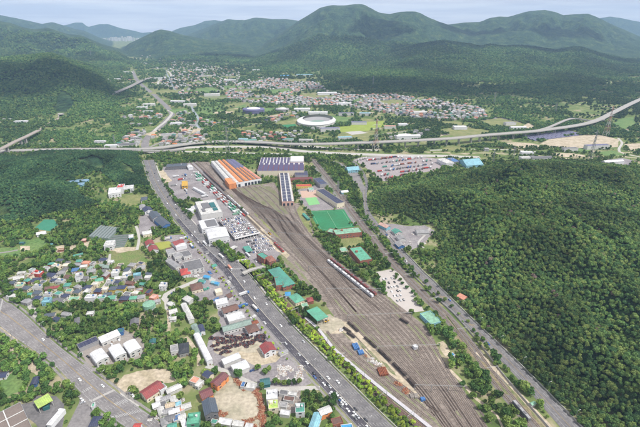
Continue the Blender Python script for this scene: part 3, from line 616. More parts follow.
# line beside the highway, below the tree strip
R1 = [(250,270),(262,281),(280,299),(300,320),(318,338),(345,364),(372,390),(400,412),(424,430),(445,446)]
c1 = resamp(smooth(W(R1)), 90)
mb = MB(); dash(mb, c1, 10, .06); tag(mb.build('railway_bed', REDGR), kind='structure'); occupy([tuple(p) for p in offset(c1, -5)] + [tuple(p) for p in offset(c1, 5)[::-1]])
track(offset(c1, -2.2), 'rusty main line track beside the highway hedge', 'main line tracks'); track(offset(c1, 2.2), 'rusty main line track beside the long concrete duct wall', 'main line tracks')
# pale concrete duct wall alongside
R1w = [(303,316),(318,329),(333,348),(352,365),(380,388),(404,407),(429,427),(452,446)]
cw = resamp(smooth(W(R1w)), 80); mb = MB(); wallrun(mb, cw, 3.2, 0, .9); o = mb.build('duct_wall', mat('pale_duct', (.42,.41,.44), var=.12, scale=.2))
tag(o, 'long pale concrete duct wall between the red main line and the sidings', 'wall')
for k, sh in enumerate((6.5, 12, 17.5)):
    c = offset(cw[14 + 6 * k:70], sh) ; track(c, f'{("first","second","third")[k]} siding to the right of the pale duct wall', 'sidings by the loading strip')
occupy([tuple(p) for p in offset(cw[12:], -2)] + [tuple(p) for p in offset(cw[12:], 20)[::-1]])
# straight double line on the right
R3 = [(312,159),(318,166),(335,187),(350,209),(369,233),(392,262),(414,285),(432,303),(447,317),(470,345),(479,357),(492,375),(512,400),(545,439),(560,458)]
c3 = resamp(smooth(W(R3)), 130); mb = MB(); dash(mb, c3, 13, .06); tag(mb.build('railway_bed', mat('line_ballast', (.155,.14,.135), var=.25, scale=.1, fine=1)), kind='structure'); occupy([tuple(p) for p in offset(c3, -7.5)] + [tuple(p) for p in offset(c3, 7.5)[::-1]])
track(offset(c3, -3), 'left track of the straight double line between yard and hillside road', 'double line tracks'); track(offset(c3, 3), 'right track of the straight double line between yard and hillside road', 'double line tracks')
mb = MB(); dash(mb, offset(c3, -10)[8:62], 5.5, .08); tag(mb.build('service_road', ASPHL), kind='structure')
occupy([tuple(p) for p in offset(c3, -13)[8:62]] + [tuple(p) for p in offset(c3, -7)[8:62][::-1]])
# guard walls along the roads
for nm, C, th, h, lab in (('road_barrier', offset(mB, 1.2), .5, 1.1, 'concrete barrier between the main highway and its green strip'), ('road_barrier', offset(rB, .8)[20:], .5, 1.2, 'pale guard wall along the forest side of the hillside road'),
                      ('road_barrier', mm_(.355)[s0:], .5, .7, 'low median wall between the highway and its dark frontage lanes'), ('boundary_wall', offset(c3, 10)[40:], .3, 2.0, 'pale wall right of the straight double railway line')):
    mb = MB(); wallrun(mb, C, th, 0, h); tag(mb.build(nm, CONC), lab, 'barrier' if nm == 'road_barrier' else 'wall')
mb = MB(); dash(mb, offset(mB, 2.6), 2.0, .1); tag(mb.build('pavement', CONC), kind='structure')
for C, o in ((mA, -2.6), (lA, -2.5), (lB, 2.5)):
    mb = MB(); c = offset(C, o); A = offset(c, -1.1); B = offset(c, 1.1); A[:, 2] = .22; B[:, 2] = .22; strip(mb, B, A); tag(mb.build('pavement', CONCD), kind='structure')
    occupy([tuple(p) for p in A] + [tuple(p) for p in B[::-1]])
# green strip between the highway and line 1
sheet('grass_strip', [(232,254),(250,268),(270,297),(296,326),(322,353),(362,393),(396,427),(420,450),(446,450),(396,412),(345,366),(300,322),(262,284),(246,266)], .04, GRASS, occ=False)

# ================================================================== elevated roads and railway viaduct
def viaduct(name, cat, label, pts, zs, wd, pier_px, deckm, kerb=True, pier_w=1.6, pw=None):
    P = [G(x, y, z) for (x, y), z in zip(pts, zs)]; C = np.array(smooth(P, 12)); c0 = C[len(C) // 2].copy()
    root = empty(name, (c0[0], c0[1], 0), label=label, cat=cat); D = C - np.array([c0[0], c0[1], 0])
    A = offset(D, -wd / 2); B = offset(D, wd / 2); th = 1.6
    m = MB(); Al = A.copy(); Bl = B.copy(); Al[:, 2] -= th; Bl[:, 2] -= th
    strip(m, B, A); strip(m, A, Al); strip(m, Bl, B); strip(m, Al, Bl); m.build('deck', deckm, root)
    for sgn, E in ((-1, A), (1, B)):
        q = MB(); E2 = E.copy(); E2[:, 2] += 1.0; E3 = offset(E, -sgn * .4); E4 = E3.copy(); E4[:, 2] += 1.0; strip(q, E, E2); strip(q, E2, E4); strip(q, E4, E3); q.build('parapet', CONC, root)
    mk = MB(); F = D.copy(); F[:, 2] += .03
    for o in (-.25, 0, .25):
        A2 = offset(F, o * wd - .15); B2 = offset(F, o * wd + .15); strip(mk, B2, A2)
    mk.build('lane_line', MARK, root)
    for px in pier_px:
        i = int(np.argmin([abs(PX(*p)[0] - px) for p in C])); x, y, z = D[i]; T = C[min(i + 1, len(C) - 1)] - C[max(i - 1, 0)]; a = math.atan2(T[1], T[0])
        q = MB(); zt = z - th; hw = wd * .3
        q.box(-pier_w / 2, pier_w / 2, -hw * .5 - pier_w / 2, -hw * .5 + pier_w, 0, zt - 1.5); q.box(-pier_w / 2, pier_w / 2, hw * .5 - pier_w, hw * .5 + pier_w / 2, 0, zt - 1.5)
        q.box(-pier_w * .6, pier_w * .6, -wd * .42, wd * .42, zt - 1.6, zt - .003); q.build('pier', CONC, root, (x, y, 0), a)
    return C
DECK = mat('deck_concrete', (.30, .29, .275), var=.08, scale=.05)
viaduct('viaduct', 'elevated road', 'long pale elevated expressway crossing the whole valley on concrete piers',
        [(-60,152.5),(0,151),(30,150),(107,149),(140,149),(160,147.5),(175,145.5),(197,142.7),(227,141.3),(260,142.2),(290,143.8),(320,143.8),(350,143),(400,141),(430,139.5),(455,138),(480,135.5),(510,133),(535,131),(550,129),(566,127),(586,123.5),(600,119),(615,111.5),(640,99.5),(665,90)],
        [3,3,4,5,8,8,7,6,6,8,11,15,17,18,18,18,18,18,17,17,16,14,12,12,12,12], 19,
        [142,155,330,345,357.5,371,384,403,418,434.5,446,458,473,480,490,500,515,525,540,556], DECK)
viaduct('slip_road', 'elevated road', 'narrow slip road rising behind the blue array to the interchange', [(532,131.5),(548,127.5),(566,120),(575,118.5),(590,120.5),(604,119.5)], [14,13,10,9,9,11], 9, [548,560,590], DECK)
viaduct('slip_road', 'elevated road', 'wide ramp bridging over the main highway below the expressway', [(110,152.5),(128,150.5),(140,150.8),(160,150.8),(185,149)], [4,6,7,7,4], 9, [143,157], DECK)
viaduct('dark_bridge', 'bridge', 'dark grey road bridge at the foot of the left mountains', [(108,95.5),(118,91.5),(131,86),(141,81),(152,77)], [14,14,12,11,8], 22, [114,121,128,136], CONCD)
viaduct('railway_viaduct', 'railway viaduct', 'concrete railway viaduct striding out of the left edge towards the tunnel', [(-30,160),(0,149),(15,141.5),(27,136),(39,130)], [18,18,18,18,16], 12, [5,19,25], mat('viaduct_top', (.30, .25, .22), var=.1), kerb=False, pier_w=3.0)
viaduct('footbridge', 'bridge', 'short concrete overpass above the main line tunnel mouth beside the station', [(243,273.5),(250,270),(258,268),(265,266)], [5,5,5,5], 4.5, [246,262], CONC, kerb=False, pier_w=.8)
lane('railway_cutting', [(38,131),(46,125.5),(54,121),(60,117.5)], 10, .3, mat('line_ballast2', (.3,.25,.22), var=.1), occ=True)
tun = G(61.5, 117.2); tr = empty('tunnel_portal', tun, math.atan2(tun[1], tun[0]) - rad(90), 'dark tunnel mouth in the green slope at the end of the railway viaduct', 'tunnel')
mb = MB(); mb.box(-9, -6, -3, 6, 0, 13); mb.box(6, 9, -3, 6, 0, 13); mb.box(-9, 9, -3, 6, 9, 13.01); mb.build('portal_wall', CONC, tr)
mb = MB(); mb.box(-6, 6, 0, 5, 0, 9); mb.build('shade_block', mat('tunnel_shade', (.012,.012,.012), var=.1), tr)  # solid near-black block stands in for the shade inside the tunnel
#@@PART3
# ================================================================== buildings
WINM = {}
def winmesh(w_, h_):
    k = (round(w_, 1), round(h_, 1))
    if k not in WINM:
        m = MB(); m.box(-k[0] / 2, k[0] / 2, -.06, .10, -k[1] / 2, k[1] / 2, 0); m.box(-k[0] / 2 + .12, k[0] / 2 - .12, -.09, -.061, -k[1] / 2 + .12, k[1] / 2 - .12, 1)
        WINM[k] = m.mesh('window', [CONC, GLASSD])
    return WINM[k]
DOORM = None
def block(name, label, cat, P, w_, d, rz, h, wall, roof, rtype='flat', rise=None, group=None, win='house', tank=None, solar=None, over=.5, extra=None):
    """a building standing at P, w_ along local x, d along local y; roof ridge runs along the longer side"""
    global DOORM
    root = empty(name, (P[0], P[1], 0), rz, label, cat, group)
    c, s = math.cos(rz), math.sin(rz)
    occupy([(P[0] + x * c - y * s, P[1] + x * s + y * c) for x, y in ((-w_/2,-d/2),(w_/2,-d/2),(w_/2,d/2),(-w_/2,d/2))], 2.2)
    hw, hd = w_ / 2, d / 2; rise = rise if rise is not None else min(w_, d) * .22
    m = MB(); m.box(-hw, hw, -hd, hd, 0, h)
    longx = w_ >= d
    if rtype == 'gable':
        if longx:
            for sx in (-1, 1): m.add([(sx*hw,-hd,h),(sx*hw,hd,h),(sx*hw,0,h+rise)], [(0,1,2)])
        else:
            for sy in (-1, 1): m.add([(-hw,sy*hd,h),(hw,sy*hd,h),(0,sy*hd,h+rise)], [(0,1,2)])
    if rtype == 'vault':
        K = 8
        for se in (-1, 1):
            pts = []
            for i in range(K + 1):
                a = math.pi * i / K; q = -math.cos(a); zz = h + rise * math.sin(a)
                pts.append((se * hw, q * hd, zz) if longx else (q * hw, se * hd, zz))
            m.add(pts, [tuple(range(K + 1))])
    m.build('wall', wmat(wall) if isinstance(wall, str) else wall, root)
    r = MB(); ow, od = hw + over, hd + over
    rm_ = roof if not isinstance(roof, str) else (fmat(roof) if rtype == 'flat' else rmat(roof))
    def slab(pts, th=.18):
        n = len(pts); a = [(x, y, z + th) for x, y, z in pts]; r.add(pts + a, [tuple(range(n)), tuple(range(2*n-1, n-1, -1))] + [(i, (i+1) % n, n + (i+1) % n, n + i) for i in range(n)])
    if rtype == 'flat':
        r.box(-hw - .1, hw + .1, -hd - .1, hd + .1, h + .003, h + .12)
        for x0, x1, y0, y1 in ((-hw-.12, hw+.12, -hd-.12, -hd+.14), (-hw-.12, hw+.12, hd-.14, hd+.12), (-hw-.12, -hw+.14, -hd+.14, hd-.14), (hw-.14, hw+.12, -hd+.14, hd-.14)):
            pp = MB(); pp.box(x0, x1, y0, y1, h + .12, h + .75); pp.build('parapet', wmat(wall) if isinstance(wall, str) else wall, root)
    elif rtype == 'gable':
        z0 = h - over * rise / (hd if longx else hw)
        if longx:
            slab([(-ow,-od,z0),(ow,-od,z0),(ow,0,h+rise),(-ow,0,h+rise)]); slab([(ow,od,z0),(-ow,od,z0),(-ow,0,h+rise+.001),(ow,0,h+rise+.001)])
        else:
            slab([(-ow,od,z0),(-ow,-od,z0),(0,-od,h+rise),(0,od,h+rise)]); slab([(ow,-od,z0),(ow,od,z0),(0,od,h+rise+.001),(0,-od,h+rise+.001)])
    elif rtype == 'hip':
        z0 = h + .003
        k = min(ow, od)
        if longx: A_, B_ = (-ow + k, 0, h + rise), (ow - k, 0, h + rise)
        else: A_, B_ = (0, -od + k, h + rise), (0, od - k, h + rise)
        c0, c1, c2, c3_ = (-ow,-od,z0), (ow,-od,z0), (ow,od,z0), (-ow,od,z0); V = [c0, c1, c2, c3_, A_, B_]
        b0 = [(x, y, z - .2) for x, y, z in V[:4]]
        r.add(V + b0, ([(0,1,5,4),(1,2,5),(2,3,4,5),(3,0,4)] if longx else [(0,1,4),(1,2,5,4),(2,3,5),(3,0,4,5)]) + [(6,7,1,0),(7,8,2,1),(8,9,3,2),(9,6,0,3),(9,8,7,6)])
    elif rtype == 'vault':
        K = 8; pts = []
        for i in range(K + 1):
            a = math.pi * i / K; pts.append((-math.cos(a), math.sin(a)))
        for i in range(K):
            (q0, s0_), (q1, s1_) = pts[i], pts[i + 1]
            if longx: slab([(-ow, q0*od, h+rise*s0_+.02), (ow, q0*od, h+rise*s0_+.02), (ow, q1*od, h+rise*s1_+.02), (-ow, q1*od, h+rise*s1_+.02)], .12)
            else: slab([(q0*ow, -od, h+rise*s0_+.02), (q0*ow, od, h+rise*s0_+.02), (q1*ow, od, h+rise*s1_+.02), (q1*ow, -od, h+rise*s1_+.02)], .12)
    elif rtype == 'mono':
        slab([(-ow,-od,h+.003),(ow,-od,h+.003),(ow,od,h+rise),(-ow,od,h+rise)])
        q = MB(); q.add([(-hw,-hd,h),(-hw,hd,h),(-hw,hd,h+rise)], [(0,1,2)]); q.add([(hw,-hd,h),(hw,hd,h),(hw,hd,h+rise)], [(0,1,2)]); q.add([(-hw,hd,h),(hw,hd,h),(hw,hd,h+rise),(-hw,hd,h+rise)], [(0,1,2,3)]); q.build('wall', wmat(wall) if isinstance(wall, str) else wall, root)
    r.build('roof', rm_, root)
    if win and win != 'none':
        st = max(1, int(h // 3)); cnt = 0; cap = 26
        ww = 1.5 if win == 'house' else 2.6; wh = 1.3 if win == 'house' else 1.5; step = 3.4 if win == 'house' else 5.0
        me = winmesh(ww, wh)
        for fl in range(st):
            zc = fl * 3.0 + 1.9
            if zc + wh / 2 > h - .2: zc = h - wh / 2 - .25
            for side in range(4):
                ln = w_ if side in (0, 2) else d; k = max(1, int(ln / step))
                for i in range(k):
                    if cnt >= cap: break
                    q = -ln / 2 + ln * (i + .5) / k
                    if fl == 0 and side == 0 and i == k // 2: continue
                    pos, a = [((q, -hd - .02, zc), 0), ((hw + .02, q, zc), rad(90)), ((q, hd + .02, zc), rad(180)), ((-hw - .02, q, zc), rad(-90))][side]
                    put('window', me, root, pos, a); cnt += 1
        if DOORM is None:
            q = MB(); q.box(-.55, .55, -.06, .08, 0, 2.1); DOORM = q.mesh('door', mat('door_paint', (.18, .11, .07), rough=.5))
        k = max(1, int(w_ / step)); put('door', DOORM, root, (-w_/2 + w_ * (k // 2 + .5) / k, -hd - .03, 0))
    if tank and rtype == 'flat':
        q = MB(); q.cyl((0, 0), .9, h + .12, h + 1.7, 10); q.build('water_tank', rmat(tank), root, (hw * .45, hd * .3, 0))
        q = MB(); q.box(-1.5, 1.5, -1.2, 1.2, h + .12, h + 2.4); q.build('stair_box', wmat(wall) if isinstance(wall, str) else wall, root, (-hw * .4, hd * .3, 0))
    if extra: extra(root, hw, hd, h)
    return root
def fit(q, z):
    P = [Vector(G(x, y, z)[:2]) for x, y in q]; c = sum(P, Vector((0, 0))) / 4
    e = (P[1] - P[0]) + (P[2] - P[3]); f = (P[3] - P[0]) + (P[2] - P[1]); return c, e.length / 2, f.length / 2, math.atan2(e.y, e.x)
def B(label, q, h, wall, roof, rtype='flat', name='building', cat='building', **k):
    """q: the four roof corners as the photo shows them"""
    c, a, b, ang = fit(q, h + .5)
    return block(name, label, cat, (c.x, c.y), a, b, ang, h, wall, roof, rtype, **k)
def H(px, py, a, b, rz, h, wall, roof, rtype, label, name='house', cat='house', group='houses of the hillside village', **k):
    p = G(px, py, h + .8)
    if roof in ('navy', 'slate', 'black', 'dgrey') and 'tank' not in k: pass
    return block(name, label, cat, p, a, b, rad(rz), h, wall, roof, rtype, group=group, **k)

# --- rail depot: orange hangar with long ribbed roof bays
def hangar():
    h = 10; q = [(211,161.3),(234,159.3),(261.5,178.3),(230,184)]
    P = [Vector(G(x, y, h)) for x, y in q]; c = sum(P, Vector()) / 4; root = empty('train_hangar', (c.x, c.y, 0), 0, 'large train hangar with orange and grey striped roof bays and white fronted doors', 'hangar')
    l = lambda u, v, z: ((P[0] * (1-u) * (1-v) + P[1] * u * (1-v) + P[2] * u * v + P[3] * (1-u) * v) - c).xy.to_tuple() + (z,)
    occupy([(p.x, p.y) for p in P], 3)
    m = MB(); b_ = [l(0,0,0), l(1,0,0), l(1,1,0), l(0,1,0)]; t_ = [l(0,0,h), l(1,0,h), l(1,1,h), l(0,1,h)]
    m.add(b_ + t_, [(i, (i+1) % 4, 4 + (i+1) % 4, 4 + i) for i in range(4)] + [(4,5,6,7)]); m.build('wall', wmat('white'), root)
    spec = [(0,.13,'pale',0,1,.9),(.13,.17,'grey',0,1,1.3),(.17,.28,'pale',0,1,.9),(.28,.42,'orange',0,1,2.4),(.42,.47,'dgrey',.0,1,1.6),(.47,.60,'orange',0,1,2.4),(.60,.64,'dgrey',0,1,1.2),(.64,.80,'vio',0,.45,1.5),(.64,.72,'orange',.45,1,2.2),(.72,.76,'dgrey',.45,1,1.2),(.76,.84,'orange',.45,1,2.2),(.80,1,'vio',0,.45,1.5),(.84,.88,'dgrey',.45,1,1.2),(.88,1.0,'salmon',.45,1,2.0)]
    for u0, u1, col_, v0, v1, rs in spec:
        K = 4; r = MB(); pts = []
        for vv in (v0, v1):
            for i in range(K + 1):
                u = u0 + (u1 - u0) * i / K; pts.append(l(u, vv, h + .05 + rs * math.sin(math.pi * i / K) ** .7 if 0 < i < K else h + .05))
        r.add(pts, [(i, i+1, K+2+i, K+1+i) for i in range(K)] + [tuple(range(K+1)), tuple(range(2*K+1, K, -1))]); r.build('roof_bay', rmat(col_), root)
    A, Bv = Vector(l(0,1,0)), Vector(l(1,1,0)); d = Bv - A; nrm = Vector((-d.y, d.x, 0)).normalized() * -1
    if nrm.y > 0: nrm = -nrm
    ang = math.atan2(d.y, d.x)
    for i in range(9):
        if i == 3: continue
        q_ = A + d * ((i + .7) / 9.6) + nrm * .06; m = MB(); m.box(-2.4, 2.4, -.05, .05, 0, 6.0); m.build('door', GLASSD, root, tuple(q_), ang)
    q_ = MB(); q_.add([l(-.04,.8,0), l(.18,.8,0), l(.18,1.02,0), l(-.04,1.02,0), l(-.04,.8,h+1), l(.18,.8,h+1), l(.18,1.02,h+1), l(-.04,1.02,h+1)], [(0,1,5,4),(1,2,6,5),(2,3,7,6),(3,0,4,7),(4,5,6,7)]); q_.build('corner_tower_roof', rmat('orange'), root)
hangar()
def solar_rows(nx, ny, mx=.06, tilt=.3, hh=.25):
    def f(root, hw, hd, h):
        for i in range(nx):
            for j in range(ny):
                x0 = -hw + 2*hw*(i + mx)/nx; x1 = -hw + 2*hw*(i + 1 - mx)/nx; y0 = -hd + 2*hd*(j + mx)/ny; y1 = -hd + 2*hd*(j + 1 - mx)/ny
                m = MB(); m.add([(x0,y0,h+hh),(x1,y0,h+hh),(x1,y1,h+hh+tilt),(x0,y1,h+hh+tilt)], [(0,1,2,3)]); m.add([(x0,y1,h+hh-.1),(x1,y1,h+hh-.1),(x1,y1,h+hh+tilt),(x0,y1,h+hh+tilt)], [(0,1,2,3)]); m.build('solar_panel', SOLAR, root)
    return f
def workshop_roof(root, hw, hd, h):
    for j in range(9):
        y0 = -hd + 2*hd*(j)/9; y1 = y0 + 2*hd/9; c = 'maroon' if j < 4 else 'pale'
        x1 = hw if j < 5 else hw * .36
        m = MB(); m.add([(-hw,y0,h+.15),(x1,y0,h+.15),(x1,(y0*.4+y1*.6),h+1.9),(-hw,(y0*.4+y1*.6),h+1.9),(-hw,y1,h+.15),(x1,y1,h+.15)], [(0,1,2,3),(3,2,5,4),(0,3,4),(1,5,2)]); m.build('roof_bay', rmat(c), root)
        for k in range(9):
            xx = -hw + (x1 + hw) * (k + (.06 if j < 4 else .14))/9; xe = -hw + (x1 + hw) * (k + (.94 if j < 4 else .86))/9
            m = MB(); m.add([(xx,y0+.3,h+.42),(xe,y0+.3,h+.42),(xe,(y0*.4+y1*.6)-.2,h+1.95),(xx,(y0*.4+y1*.6)-.2,h+1.95)], [(0,1,2,3)]); m.build('solar_panel', mat('panel_violet', (.075,.065,.13), rough=.35), root)
    m = MB(); m.box(hw*.38, hw*.98, hd*.18, hd*.96, h+.15, h+4); m.build('penthouse', wmat('white'), root)
B('huge cream railway workshop with rows of maroon and violet panels on its roof', [(263,171.2),(310,169.8),(298.5,157.8),(256,157.5)], 13, 'cream', 'maroon', win='wide', extra=workshop_roof, name='workshop')
def shed_doors(root, hw, hd, h):
    for i in range(3):
        m = MB(); m.box(-2, 2, -.06, .06, 0, 4.8); m.build('door', GLASSD, root, (-hw + 2*hw*(i+.5)/3, -hd - .05, 0))
    for sx in (-.5, .32):
        for j in range(10):
            m = MB(); x0 = hw*(sx - .30); x1 = hw*(sx + .30); y0 = -hd + 2*hd*(j+.06)/10; y1 = -hd + 2*hd*(j+.94)/10
            m.add([(x0,y0,h+.4),(x1,y0,h+.6),(x1,y1,h+.6),(x0,y1,h+.4)], [(0,1,2,3)]); m.build('solar_panel', SOLAR, root)
B('long narrow depot shed with dark blue solar roof and three arched doors', [(284.5,201.5),(298.5,200.7),(285.5,172.8),(277,173)], 8, 'pink', 'pale', win='none', extra=shed_doors, name='depot_shed')
B('short flat depot building with a dark solar roof beside the cream workshop', [(296,175.6),(309,175.2),(306.5,171),(294,171.3)], 9, 'grey', 'vio', extra=solar_rows(4, 3), name='depot_office')
B('low brick red annex below the cream workshop', [(290,180),(313,179),(312,177),(289.5,177.6)], 5, 'brick', 'maroon')
B('blue roofed building right of the cream workshop', [(319.5,184.5),(327,183.5),(320.5,177.5),(314,178.3)], 8, 'grey', 'blue', extra=solar_rows(3, 2), name='depot_office')
B('long campus block with four rows of blue solar panels beside the railway line', [(332,204.5),(339,203),(328.5,187.8),(320.5,189.3)], 9, 'cream', 'navy', win='wide', extra=solar_rows(4, 7), name='campus_block')
B('small orange and yellow single storey building above the clay court', [(296.5,186.6),(312,186),(311,184),(296,184.5)], 4, 'yellow', 'red')
B('small white office beside the clay court', [(309,190),(314,189.7),(313,187.6),(308,187.8)], 3.5, 'white', 'pgreen')
B('low teal dugout shed at the left corner of the green pitch', [(306.5,219),(309,218.5),(305.5,213),(303.5,213.3)], 3, 'dteal', 'teal', 'gable', win='none')
# --- green roofed buildings of the depot campus
B('pale green roofed brick school block below the green pitch', [(336,235),(361,231.8),(359.5,227.3),(333,229.5)], 7.5, 'brick', 'pgreen', win='wide', tank='white', name='school_block')
B('low pale green flat wing touching the brick school block', [(330,231.5),(336,233.6),(337,229.4),(327,228.2)], 6, 'brick', 'pgreen')
B('green roofed brick office with a flat L shape beside the station garden', [(358,261),(371.5,259),(361.5,246),(351.5,248)], 8.5, 'brick', 'green', win='wide', tank='green', name='brick_office')
B('small flat green canopy building left of the brick office', [(341.5,252),(348,250.8),(345.5,247),(339,248)], 4, 'cream', 'pgreen')
B('tall brick control building with teal flat roof beside the car lot', [(262.5,260),(267.5,257),(264,251.8),(258,253.2)], 10, 'brick', 'teal', win='wide', name='control_building')
B('brick red annex joined to the teal roofed control building', [(267.5,262),(274.5,260),(272.5,255),(267,256.5)], 10, 'brick', 'brick', 'hip', rise=2.5)
B('long brick station house with a broad teal roof', [(285.5,286.5),(297,281.5),(277,267.8),(266,269.7)], 6.5, 'brick', 'teal', 'hip', rise=2.2, win='wide', name='station_house')
B('brick wing with teal roof in front of the station house', [(279,285),(286,284.4),(279,277),(271.5,278)], 7, 'brick', 'teal', 'flat')
B('bright green hip roofed bungalow right of the main line', [(295,303.2),(304.5,299),(297,293),(289.5,295.2)], 4.5, 'cream', 'green', 'hip', rise=2.4)
B('brown red pyramid roofed pavilion beside the station garden', [(308,301.5),(314,300.3),(311.5,297),(306.5,297.5)], 4, 'brick', 'dred', 'hip', rise=2.5)
B('small teal canopy above the open green canopy hall', [(303,307),(309.5,305.5),(306,302.8),(300,303.6)], 4, 'cream', 'pgreen')
B('small bright blue roofed kiosk next to the station house', [(285.5,295.3),(290.5,295),(290,291.6),(285,291.8)], 4, 'white', 'sky', 'hip', rise=1.2)
def canopy(name, label, q, h, roof, post=3, cat='canopy', th=.35):
    c, a, b, ang = fit(q, h); root = empty(name, (c.x, c.y, 0), ang, label, cat); occupy([G(x, y)[:2] for x, y in q], 1)
    m = MB(); m.box(-a/2, a/2, -b/2, b/2, h - th, h); m.box(-a/2 + .3, a/2 - .3, -b/2 + .3, b/2 - .3, h, h + .15); m.build('roof', rmat(roof), root)
    for i in range(post):
        for sy in (-1, 1):
            m = MB(); m.box(-.2, .2, -.2, .2, 0, h - th - .003); m.build('post', CONC, root, (-a/2 + .6 + (a - 1.2)*i/max(1, post-1), sy * (b/2 - .6), 0))
    return root
canopy('canopy_hall', 'open hall with big bright green roof on white posts by the beige loading strip', [(317.5,321.5),(329,316),(316.5,306.8),(306.5,310.3)], 8, 'green', 4)
canopy('filling_canopy', 'lime green service canopy on posts in the grey forecourt', [(39,408),(54,399.5),(47,394),(32.5,401.5)], 6, 'lime', 2)
B('small teal kiosk under the lime green canopy', [(44,408),(50,406),(48,402.5),(42,404.5)], 2.6, 'dteal', 'dteal', win='none')
B('long slim white roofed shed standing in the grey forecourt', [(52,424),(56.5,425),(60,409.5),(55,409)], 4, 'white', 'white', 'flat', win='none')
def big_roof(root, hw, hd, h):
    for i in range(1, 4):
        m = MB(); m.box(-hw, hw, -hd + 2*hd*i/4 - .3, -hd + 2*hd*i/4 + .3, h + .3, h + .7); m.build('roof_seam', wmat('pale'), root)
    m = MB(); m.box(-.4, .4, -hd, hd, h + .31, h + .73); m.build('roof_seam', wmat('pale'), root)
B('big brown factory roof with pale seams at the corner of the forecourt', [(6,452),(44,432),(12.5,406),(-22,424)], 9, 'grey', mat('factory_roof', (.17,.14,.125), var=.15, scale=.1), 'flat', win='none', extra=big_roof, name='factory')
B('navy hip roofed house beside the side road', [(91,425),(100,425),(99,416),(91,417)], 5, 'white', 'navy', 'hip')
B('tiny teal roofed booth at the traffic junction', [(92,406.5),(95,406),(94,402.5),(91.5,403)], 3, 'white', 'green', win='none')
B('small navy roofed hut hidden in the trees left of the forecourt', [(32,384),(38,383),(37,377),(31,378)], 3.5, 'blue', 'navy', 'gable')
# --- warehouse cluster
B('navy solar roofed long shed at the left of the warehouse yard', [(79.5,348.7),(99,340),(95.5,336.3),(76.5,344.3)], 4, 'grey', 'navy', win='none', extra=solar_rows(6, 1), name='warehouse')
B('long white roofed open workshop behind the three white warehouses', [(102.5,342.3),(121,334),(116,330.6),(98,338)], 5, 'pale', 'white', 'mono', rise=1, win='wide', name='warehouse')
for q, l_ in (([(97,362.8),(109.5,356.5),(101,349),(89.5,354.5)], 'leftmost of three white vaulted warehouses'), ([(116,358.2),(127,352.5),(119,344.6),(107.5,349.3)], 'middle one of three white vaulted warehouses'), ([(130.5,353.6),(142.5,347.5),(134,340),(122.5,344.6)], 'rightmost of three white vaulted warehouses')):
    B(l_, q, 6, 'pale', 'white', 'vault', rise=2.0, win='wide', name='warehouse', cat='warehouse', group='white vaulted warehouses')
B('small blue hut above the warehouse yard', [(118,332.5),(124,331.5),(122.5,328.3),(117,329)], 4, 'blue', 'dteal')
# --- dealership and hall beside the highway
def deck_gear(root, hw, hd, h):
    for i, (x, y, a, b, c) in enumerate([(-.2,.2,.5,.55,'dgrey'),(.45,.15,.35,.5,'dteal'),(.5,-.5,.3,.25,'dteal'),(-.6,-.4,.2,.3,'dgrey')]):
        m = MB(); m.box(x*hw - a*hw*.7, x*hw + a*hw*.7, y*hd - b*hd*.7, y*hd + b*hd*.7, h+.15, h+1.4); m.build('roof_plant', wmat(c), root)
B('large white dealership block with teal and dark machinery on its roof', [(202.5,215),(224,211),(213.5,199.5),(194,202)], 12, 'pale', 'pale', win='wide', extra=deck_gear, name='dealership')
B('white hall with a dark flat roof beside the highway crossing', [(203,229),(220,225.5),(214,218.5),(197.5,220.8)], 8, 'white', 'white', win='wide', extra=lambda r_, a, b, h: [m_ for m_ in [MB()] if m_.box(-a*.35, a*.9, -b*.75, b*.8, h+.15, h+.5) or m_.build('dark_roof_panel', wmat('dgrey'), r_)], name='showroom')
B('white vaulted sports hall beside the highway crossing', [(209.5,240),(229.5,236.5),(225.5,227.3),(205.5,230.2)], 8, 'white', 'white', 'vault', rise=2.5, win='wide', name='vaulted_hall')
canopy('wash_canopy', 'teal carport roof on the lower car lot', [(246,252.5),(253,250.5),(249,245.5),(243,246.5)], 4, 'teal', 2)
canopy('bus_canopy', 'pale flat shelter roof on the forecourt of the car lot', [(232,250),(236,253),(229,246),(226,246)], 4, 'pale', 3)
# raised parking deck
c, a, b, ang = fit([(236,238.3),(261,232.3),(241,214.8),(217,220)], 5)
deck = empty('parking_deck', (c.x, c.y, 0), ang, 'raised white edged parking deck crowded with cars beside the dealership', 'parking deck'); DECKF = (c, a, b, ang)
m = MB(); m.box(-a/2, a/2, -b/2, b/2, 4.3, 5.0); m.build('deck_slab', LOTM, deck); m = MB(); m.box(-a/2, a/2, -b/2 - .4, -b/2 - .002, 4.0, 6.0); m.build('parapet', WHITEP, deck)
for i in range(9):
    for j in range(4): m = MB(); m.box(-.35, .35, -.35, .35, 0, 4.297); m.build('column', CONC, deck, (-a/2 + 1 + (a-2)*i/8, -b/2 + 1 + (b-2)*j/3, 0))
